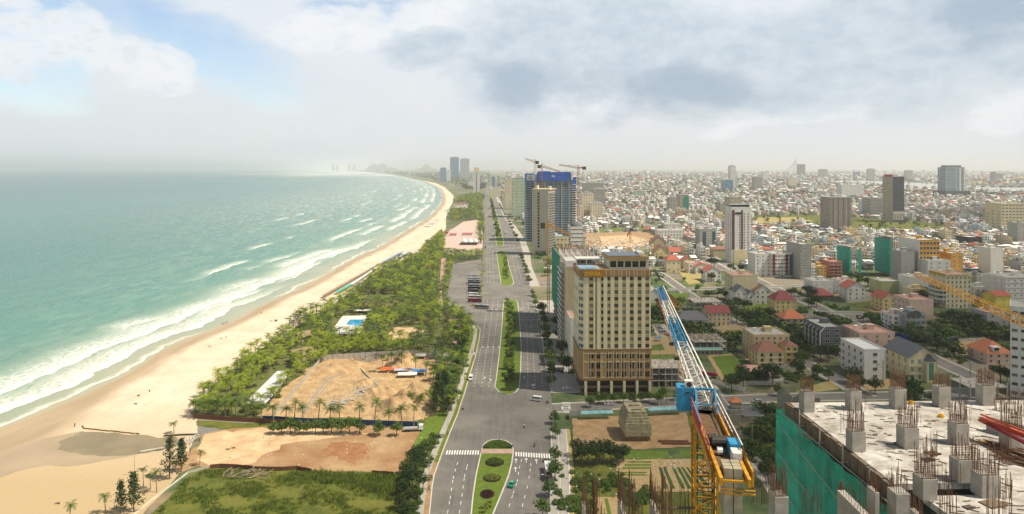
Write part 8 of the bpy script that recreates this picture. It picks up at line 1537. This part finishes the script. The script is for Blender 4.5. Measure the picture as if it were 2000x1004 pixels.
def shade(px_, py_, m_, label, grp, w_=3.2, l_=5, h_=2.3, rot=-.42):
    key = ('S', m_.name, w_); x, y, _ = G(px_, py_)
    if key in VPROTO: return dup(VPROTO[key], (x, y, .1), rot, 1, label, grp)
    r_ = thing('beach_shade', label, 'sun shade', (x, y, .1), rot, grp); b = MB(); b.add([(-w_ / 2, -l_ / 2, h_), (0, -l_ / 2, h_ + .5), (w_ / 2, -l_ / 2, h_), (-w_ / 2, l_ / 2, h_), (0, l_ / 2, h_ + .5), (w_ / 2, l_ / 2, h_)], [(0, 1, 4, 3), (1, 2, 5, 4)]); b.build('canopy', m_, r_); b = MB(); [b.bar((a, c_, 0), (a, c_, h_), .1) for a in (-w_ / 2, w_ / 2) for c_ in (-l_ / 2, l_ / 2)]; b.box(-w_ / 2, w_ / 2, -l_ / 3, l_ / 3, .3, .42); b.build('frame', WALLS['beige'], r_); VPROTO[key] = freeze(r_); return r_
BLC = mat('blue_canvas', (.05, .16, .42), .7, .2, 1, col2=(.20, .35, .60)); TLC = mat('teal_canvas', (.05, .45, .38), .7, .15, 1); WHC = mat('white_canvas', (.66, .68, .68), .7, .1, 1)
for (a, c_, n, m_, lab, w_) in (((747, 516), (784, 495.5), 13, BLC, 'blue canvas shade in the seaward blue row', 4.4), ((763, 516), (801, 494), 13, BLC, 'blue canvas shade in the inland blue row', 4.4), ((658, 575), (684, 561), 9, TLC, 'teal canvas shade in the row by the thatched line', 3.2), ((686, 560), (742, 522), 20, WHC, 'white canvas shade behind the thatched line', 3.2), ((632, 582), (741, 519), 34, THATCH, 'thatched shade in the long seaward line', 3.0)):
    for i in range(n): u_ = i / (n - 1); shade(a[0] + (c_[0] - a[0]) * u_, a[1] + (c_[1] - a[1]) * u_ ** 1, m_, lab + ', %s to its south end' % nth(i), lab.split(' in ')[0].split(' behind ')[0] + 's of the beach', w_)
for px_, py_, m_, lab in ((836, 443, WHC, 'white boat cover on the sand, seaward'), (841, 439, BLC, 'dark boat cover between two pale ones'), (846, 436, WHC, 'white boat cover nearer the green one'), (852, 432, TLC, 'pointed green cover beside the boats')): shade(px_, py_, m_, lab, 'covers by the boats', 9, 16, 3, -.6)
for px_, py_, lab in ((530, 628, 'pale board standing on the beach'), (539, 628, 'dark board standing on the beach'), (573, 628, 'dark low shelter on the beach by the palm edge')): x, y, _ = G(px_, py_); b = MB(); b.box(-1, 1, -.2, .2, 0, 1.3 if 'board' in lab else .8); b.bar((-.8, 0, 0), (-.8, .8, 0.02), .1); tag(b.build('beach_board', WALLS['white' if 'pale' in lab else 'darkgrey'], None, (x, y, .1)), lab, 'board')
# pink square: marquee, red stands
x, y, _ = G(899, 479); r_ = thing('marquee', 'white three-gabled marquee on the pink square', 'marquee', (x, y, .1)); b = MB()
for k in range(3): x0 = k * 8.2; b.add([(x0, 0, 4), (x0 + 4.1, 0, 7), (x0 + 8.2, 0, 4), (x0, 30, 4), (x0 + 4.1, 30, 7), (x0 + 8.2, 30, 4)], [(0, 1, 4, 3), (1, 2, 5, 4), (0, 2, 1)])
b.build('canopy', WHC, r_); b = MB(); b.box(.5, 24, .5, 29, 0, 3.9); b.build('side_panel', FRD, r_)
for px0, px1, py_, h_, m_, lab in ((869.5, 874, 463, 8, mat('stage_red', (.45, .05, .06), .7), 'tall red panel on the pink square'), (878, 891, 461, 3.5, mat('stage_pink', (.50, .16, .16), .7), 'low red-fronted stall beside the tall red panel'), (903, 922, 460, 3.5, M['stage_pink'], 'low pink-roofed stall behind the marquee'), (885, 915, 412, 6, ROOFS['red'], 'long red-roofed hall near the far palms'), (892, 906, 402, 7, ROOFS['orange'], 'orange-roofed hall by the far beach')): a = G(px0, py_); c_ = G(px1, py_); b = MB(); b.box(0, c_[0] - a[0], 0, 12, 0, h_ * .7, 1, 0); b.box(-.6, c_[0] - a[0] + .6, -.6, 12.6, h_ * .7, h_); tag(b.build('stall', [m_, WALLS['white']], None, (a[0], a[1], .1)), lab, 'stall')
# the dig: heaps, footings, tents
def heap(px_, py_, rx, ry, h_, label, seed, m_=DSAND):
    q_ = random.Random(seed); x, y, _ = G(px_, py_); b = MB(); vs = []; n = 34; ph = [q_.uniform(0, 6) for _ in range(4)]
    for j in range(n + 1):
        for i in range(n + 1):
            u_, v_ = i / n * 2 - 1, j / n * 2 - 1; r_ = math.hypot(u_, v_); h2 = max(0, 1 - r_ ** 1.3) * (1 + .28 * math.sin(u_ * 5 + ph[0]) * math.cos(v_ * 4 + ph[1]) + .14 * math.sin(u_ * 13 + ph[2] + v_ * 9)) + q_.uniform(-.012, .012); vs.append((u_ * rx, v_ * ry, max(-.2, h_ * h2 - .1)))
    b.add(vs, [(j * (n + 1) + i, j * (n + 1) + i + 1, (j + 1) * (n + 1) + i + 1, (j + 1) * (n + 1) + i) for j in range(n) for i in range(n)]); return tag(b.build('sand_heap', m_, None, (x, y, .12), smooth=False), label, 'sand heap')
heap(798, 794, 15, 19, 8.5, 'big sand heap beside the footings', 1); heap(785, 714, 10, 16, 7, 'sand heap below the far wall', 2); heap(744, 768, 9, 15, 3.4, 'low ridge of dug sand between footings and big heap', 3); heap(655, 722, 17, 13, 3.0, 'low spread of sand by the seaward wall corner', 4); heap(700, 712, 8, 8, 1.7, 'sandy rubble bank with planks', 5); heap(760, 815, 12, 7, 2.2, 'small sand ridge behind the blue fence', 6); heap(715, 748, 7, 9, 1.5, 'churned sand heap beside the footing trench', 8)
FOOT = mat('footing_concrete', (.27, .24, .19), .9, .3, 1, col2=(.44, .41, .35)); q_ = random.Random(12); r_ = thing('footings', 'grid of broken concrete footings in the sand dig', 'foundation', (*G(690, 770)[:2], .13)); o0 = G(690, 770)
def fb(name, segs, w_, h_, m_): b = MB(); [b.bar((*[G(*a)[k] - o0[k] for k in (0, 1)], h_ / 2), (*[G(*c_)[k] - o0[k] for k in (0, 1)], h_ / 2), w_, h_) for a, c_ in segs]; return b.build(name, m_, r_)
fb('trench_wall', [((588, 806), (640, 742)), ((640, 742), (665, 733)), ((704, 722), (742, 760)), ((742, 760), (728, 778)), ((594, 808), (645, 745))], .45, .8, FOOT)
fb('beam', [((645 + i * 12, 800 - i * 8), (672 + i * 12, 797 - i * 9)) for i in range(7)] + [((638 + i * 13, 795 - i * 5), (650 + i * 13, 778 - i * 6)) for i in range(8)] + [((690 + i * 6, 770 - i * 1.5), (694 + i * 6, 756 - i * 1)) for i in range(8)], .4, .35, FOOT)
for k in range(14): u_ = q_.random(); px_, py_ = 640 + 95 * u_ + q_.uniform(-6, 6), 796 - 34 * u_ + q_.uniform(-7, 7); x, y, _ = G(px_, py_); b = MB(); b.box(-1.6, 1.6, -.9, .9, 0, .4); b.build('slab', FOOT, r_, (x - o0[0], y - o0[1], .1), q_.uniform(-.4, .5))
b = MB()
for _ in range(150): px_, py_ = q_.gauss(715, 13), q_.gauss(705, 4); x, y, _ = G(px_, py_); a_ = q_.uniform(0, 3.1); b.bar((x, y, q_.uniform(.6, 2)), (x + math.cos(a_) * 2.5, y + math.sin(a_) * 2.5, q_.uniform(.4, 2)), .16)
for _ in range(90): px_, py_ = q_.uniform(600, 745), q_.uniform(740, 805); x, y, _ = G(px_, py_); a_ = q_.uniform(0, 3.1); b.bar((x, y, .3), (x + math.cos(a_) * 1.5, y + math.sin(a_) * 1.5, .5), .14)
tag(b.build('timber_scraps', mat('pale_timber', (.42, .38, .31), .9, .4, 2)), 'scattered planks and shuttering over the dig', 'planks', None, 'stuff')
for px_, py_, w_, d_, m_, lab in ((752, 727, 5, 4, mat('orange_tarp', (.75, .12, .01), .7, .1), 'bright orange tent by the sand heaps'), (772, 728, 4, 3, mat('red_tarp', (.65, .10, .05), .7, .1), 'small red tent beside the orange one'), (792, 729, 12, 3, mat('lilac_tarp', (.45, .42, .48), .7, .2), 'long lilac tarpaulin roof beside the tents'), (819, 731, 7, 5, mat('blue_tarp', (.04, .22, .48), .6, .15), 'blue tarpaulin roof at the end of the tents'), (796, 737, 10, 4, WHC, 'white shed roof before the big sand heap'), (822, 700, 6, 5, WALLS['grey'], 'grey site cabin behind the dark palms'), (1285, 666, 3.5, 3, M['blue_tarp'], 'blue tarpaulin on the garden plot'), (1693, 640, 9, 3, WHC, 'white awning row on the diagonal avenue'), (1722, 624, 7, 5, ROOFS['teal'], 'pale teal square canopy in the villa quarter')):
    x, y, _ = G(px_, py_); r_ = thing('tent', lab, 'tent', (x, y, .1), .05); b = MB(); b.add([(-w_ / 2, -d_ / 2, 1.8), (w_ / 2, -d_ / 2, 1.8), (w_ / 2, d_ / 2, 1.8), (-w_ / 2, d_ / 2, 1.8), (-w_ / 2, 0, 2.7), (w_ / 2, 0, 2.7)], [(0, 1, 5, 4), (2, 3, 4, 5), (0, 4, 3), (1, 2, 5)]); b.build('canopy', m_, r_); b = MB(); [b.bar((a, c_, 0), (a, c_, 1.8), .12) for a in (-w_ / 2 + .1, w_ / 2 - .1) for c_ in (-d_ / 2 + .1, d_ / 2 - .1)]; b.build('pole', FRD, r_)
# block pile
x, y, _ = G(1221, 864); r_ = thing('block_pile', 'stepped pile of stacked concrete blocks on the dirt lot', 'block pile', (x, y, .1), .03); BLK = mat('mossy_block', (.20, .17, .095), .9, .4, .8, col2=(.46, .40, .26), detail=8); q_ = random.Random(19)
b = MB(); [b.box(1.2 + i * 1.9, 2.9 + i * 1.9, 1, 13, 0, 2.2) for i in range(5)]; b.build('plinth', M['dark_brown'], r_)
for k in range(9):
    ins = 0 if k < 5 else (k - 4) * .45; b = MB(); z0 = 2.2 + k * 1.05; nx = 5; ny = 7; W_, D_ = 10.8 - 2 * ins, 15 - 2 * ins
    for i in range(nx):
        for j in range(ny):
            if 0 < i < nx - 1 and 0 < j < ny - 1 and k < 8: continue
            if k == 8 and i in (1, 2, 3) and j in (1, 4): continue
            jx, jy = q_.uniform(-.06, .06), q_.uniform(-.06, .06); b.box(ins + W_ * i / nx + .03 + jx, ins + W_ * (i + 1) / nx - .03 + jx, ins + D_ * j / ny + .03 + jy, ins + D_ * (j + 1) / ny - .03 + jy, z0, z0 + 1.02)
    b.build('block_course', BLK, r_)
for i, (px_, py_, lab) in enumerate(((1315, 865, 'upper rusty steel beams on the dirt lot'), (1322, 869, 'lower rusty steel beams on the dirt lot'))): x, y, _ = G(px_, py_); b = MB(); [b.bar((-6, k * .8, .4), (6, k * .8 + .3, .4), .5) for k in range(2)]; tag(b.build('steel_beams', BRN, None, (x, y, .1), -.06), lab, 'beams')
# temple ruin, truck loads, jetty, felled trunks
x, y, _ = G(1428, 832); r_ = thing('temple', 'small three-tiered gate tower with an orange roof', 'temple', (x, y, 0)); b = MB(); b.box(0, 5, 0, 4, 0, 7); b.box(.7, 4.3, .5, 3.5, 7, 10); b.build('wall', WALLS['beige'], r_); b = MB()
for z_, e in ((5, .8), (7, .6), (9, .3)): b.add([(-e, -e, z_), (5 + e, -e, z_), (5 + e, 4 + e, z_), (-e, 4 + e, z_), (1, 1, z_ + .9), (4, 1, z_ + .9), (4, 3, z_ + .9), (1, 3, z_ + .9)], [(0, 1, 5, 4), (1, 2, 6, 5), (2, 3, 7, 6), (3, 0, 4, 7), (4, 5, 6, 7)])
b.build('eave', WALLS['darkgrey'], r_); b = MB(); b.add([(-.2, -.2, 10), (5.2, -.2, 10), (5.2, 4.2, 10), (-.2, 4.2, 10), (2.5, 2, 12)], [(0, 1, 4), (1, 2, 4), (2, 3, 4), (3, 0, 4)]); b.build('roof', ROOFS['orange'], r_)
building('roofless brown hall ruin beside the gate tower', 'ruin', 1449, 1492, 832, 812, 12, wall='beige', roof='gableS', rm='slate', fl=1, cols=0, sc=0, rh=2, name='hall_ruin')
for px_, py_, c1, lab in ((807, 842, 'white', 'white-cabbed flatbed truck among bushes at the clay lot'), (1385, 738, 'red', 'red mixer truck on the lane left of the crop field')):
    x, y, _ = G(px_, py_); r_ = thing('truck', lab, 'truck', (x, y, .1), -1.45 if c1 == 'white' else .7); b = MB(); b.box(-1.1, 1.1, 2.4, 4.2, .6, 2.6); b.box(-1.05, 1.05, 4.2, 4.25, 1.6, 2.4, 1); b.build('cab', [PAINT[c1], GLD], r_); b = MB()
    if c1 == 'white': b.box(-1.1, 1.1, -4, 2.2, .9, 1.5)
    else: b.cyl((0, -4, 2.6), (0, 2.0, 1.9), 1.2, .8, 12); b.cyl((0, -4.6, 2.7), (0, -4, 2.6), .7, 1.2, 12)
    b.build('load_bed', WALLS['grey'] if c1 == 'white' else PAINT['red'], r_)
    for yy_ in (-3, -1.8, 3): b = MB(); b.cyl((-1.1, yy_, .45), (1.1, yy_, .45), .45, None, 12); b.build('wheel', TYRE, r_)
wt = mat('white_timber', (.52, .50, .44), .8, .25, 2)
r_ = thing('jetty_walkway', 'white timber walkway frame over the inlet', 'walkway', (*G(360, 862)[:2], .1)); o0 = G(360, 862); b = MB()
for a, c_ in (((360, 862), (386, 848)), ((364, 865), (390, 852))): p, q2 = G(*a, 1.5), G(*c_, 1.5); b.bar((p[0] - o0[0], p[1] - o0[1], 1.4), (q2[0] - o0[0], q2[1] - o0[1], 1.4), .25)
for k in range(6): p, q2 = G(360 + k * 5.2, 862 - k * 2.8, 1.5), G(364 + k * 5.2, 865 - k * 2.6, 1.5); b.bar((p[0] - o0[0], p[1] - o0[1], 1.4), (q2[0] - o0[0], q2[1] - o0[1], 1.4), .2); b.bar((p[0] - o0[0], p[1] - o0[1], 0), (p[0] - o0[0], p[1] - o0[1], 2.2), .2)
b.build('frame', wt, r_)
wall([(320, 853), (352, 851), (386, 850)], .7, mat('dark_timber', (.08, .065, .045), .9, .3), 'dark timber edge on the far side of the inlet', 'jetty', .6); b = MB(); p, q2 = G(274, 885), G(320, 878); b.cyl((p[0], p[1], .5), (q2[0], q2[1], .7), .45, .4, 8); tag(b.build('drain_pipe', STN), 'pale drain pipe lying on the inlet shore', 'pipe')
DW = mat('bleached_wood', (.26, .21, .15), .9, .35, 2); q_ = random.Random(14)
for i, (px_, py_) in enumerate(sorted([(q_.uniform(424, 520), q_.uniform(922, 938)) for _ in range(34)])):
    x, y, _ = G(px_, py_); a_ = q_.choice((q_.uniform(-.5, .5), q_.uniform(.6, 1.6))); L_ = q_.uniform(2, 4.6); b = MB(); b.cyl((0, 0, .3), (math.cos(a_) * L_, math.sin(a_) * L_, q_.uniform(.3, 1.2)), .22, .1, 6); tag(b.build('tree_trunk', DW, None, (x, y, .15)), 'bleached felled trunk in the heap, %s to the beach end of the rusty wall' % nth(i), 'log', 'felled trunks')
for px_, py_, lab in ((445, 879, 'dark driftwood lump on the orange sand'), (456, 876.5, 'smaller dark lump beside another on the orange sand'), (113, 985, 'lump of driftwood near the lower beach edge'), (265, 790, 'dark lump on the bright sand spit')): x, y, _ = G(px_, py_); b = MB(); b.bar((-.9, 0, .2), (.5, .3, .35), .4); b.bar((.1, .1, .2), (.9, -.3, .6), .2); tag(b.build('driftwood', DW, None, (x, y, .1)), lab, 'driftwood')
# litter and rubble around the plots
b = MB(); q_ = random.Random(22)
for cx_, cy_, n, sp_ in ((1150, 868, 70, 6), (1190, 925, 60, 8), (1200, 945, 40, 6), (1290, 905, 30, 4), (1325, 906, 26, 3), (1410, 690, 60, 7), (1445, 668, 70, 6), (1505, 890, 50, 6), (700, 880, 40, 18), (500, 880, 30, 20), (1310, 725, 30, 4), (1200, 472, 330, 42), (1235, 478, 160, 30), (1175, 485, 120, 24)):
    x0, y0, _ = G(cx_, cy_)
    for _ in range(n): x, y = x0 + q_.gauss(0, sp_), y0 + q_.gauss(0, sp_ * .7); s_ = q_.uniform(.1, .45) * (1 if cy_ > 500 else 5); b.bar((x, y, .2), (x + s_, y + s_ * .6, .25), s_, s_ * .5, q_.choice((0, 0, 1)))
tag(b.build('rubble', [WALLS['white'], DW]), 'litter and rubble strewn over the vacant plots', 'rubble', None, 'stuff')
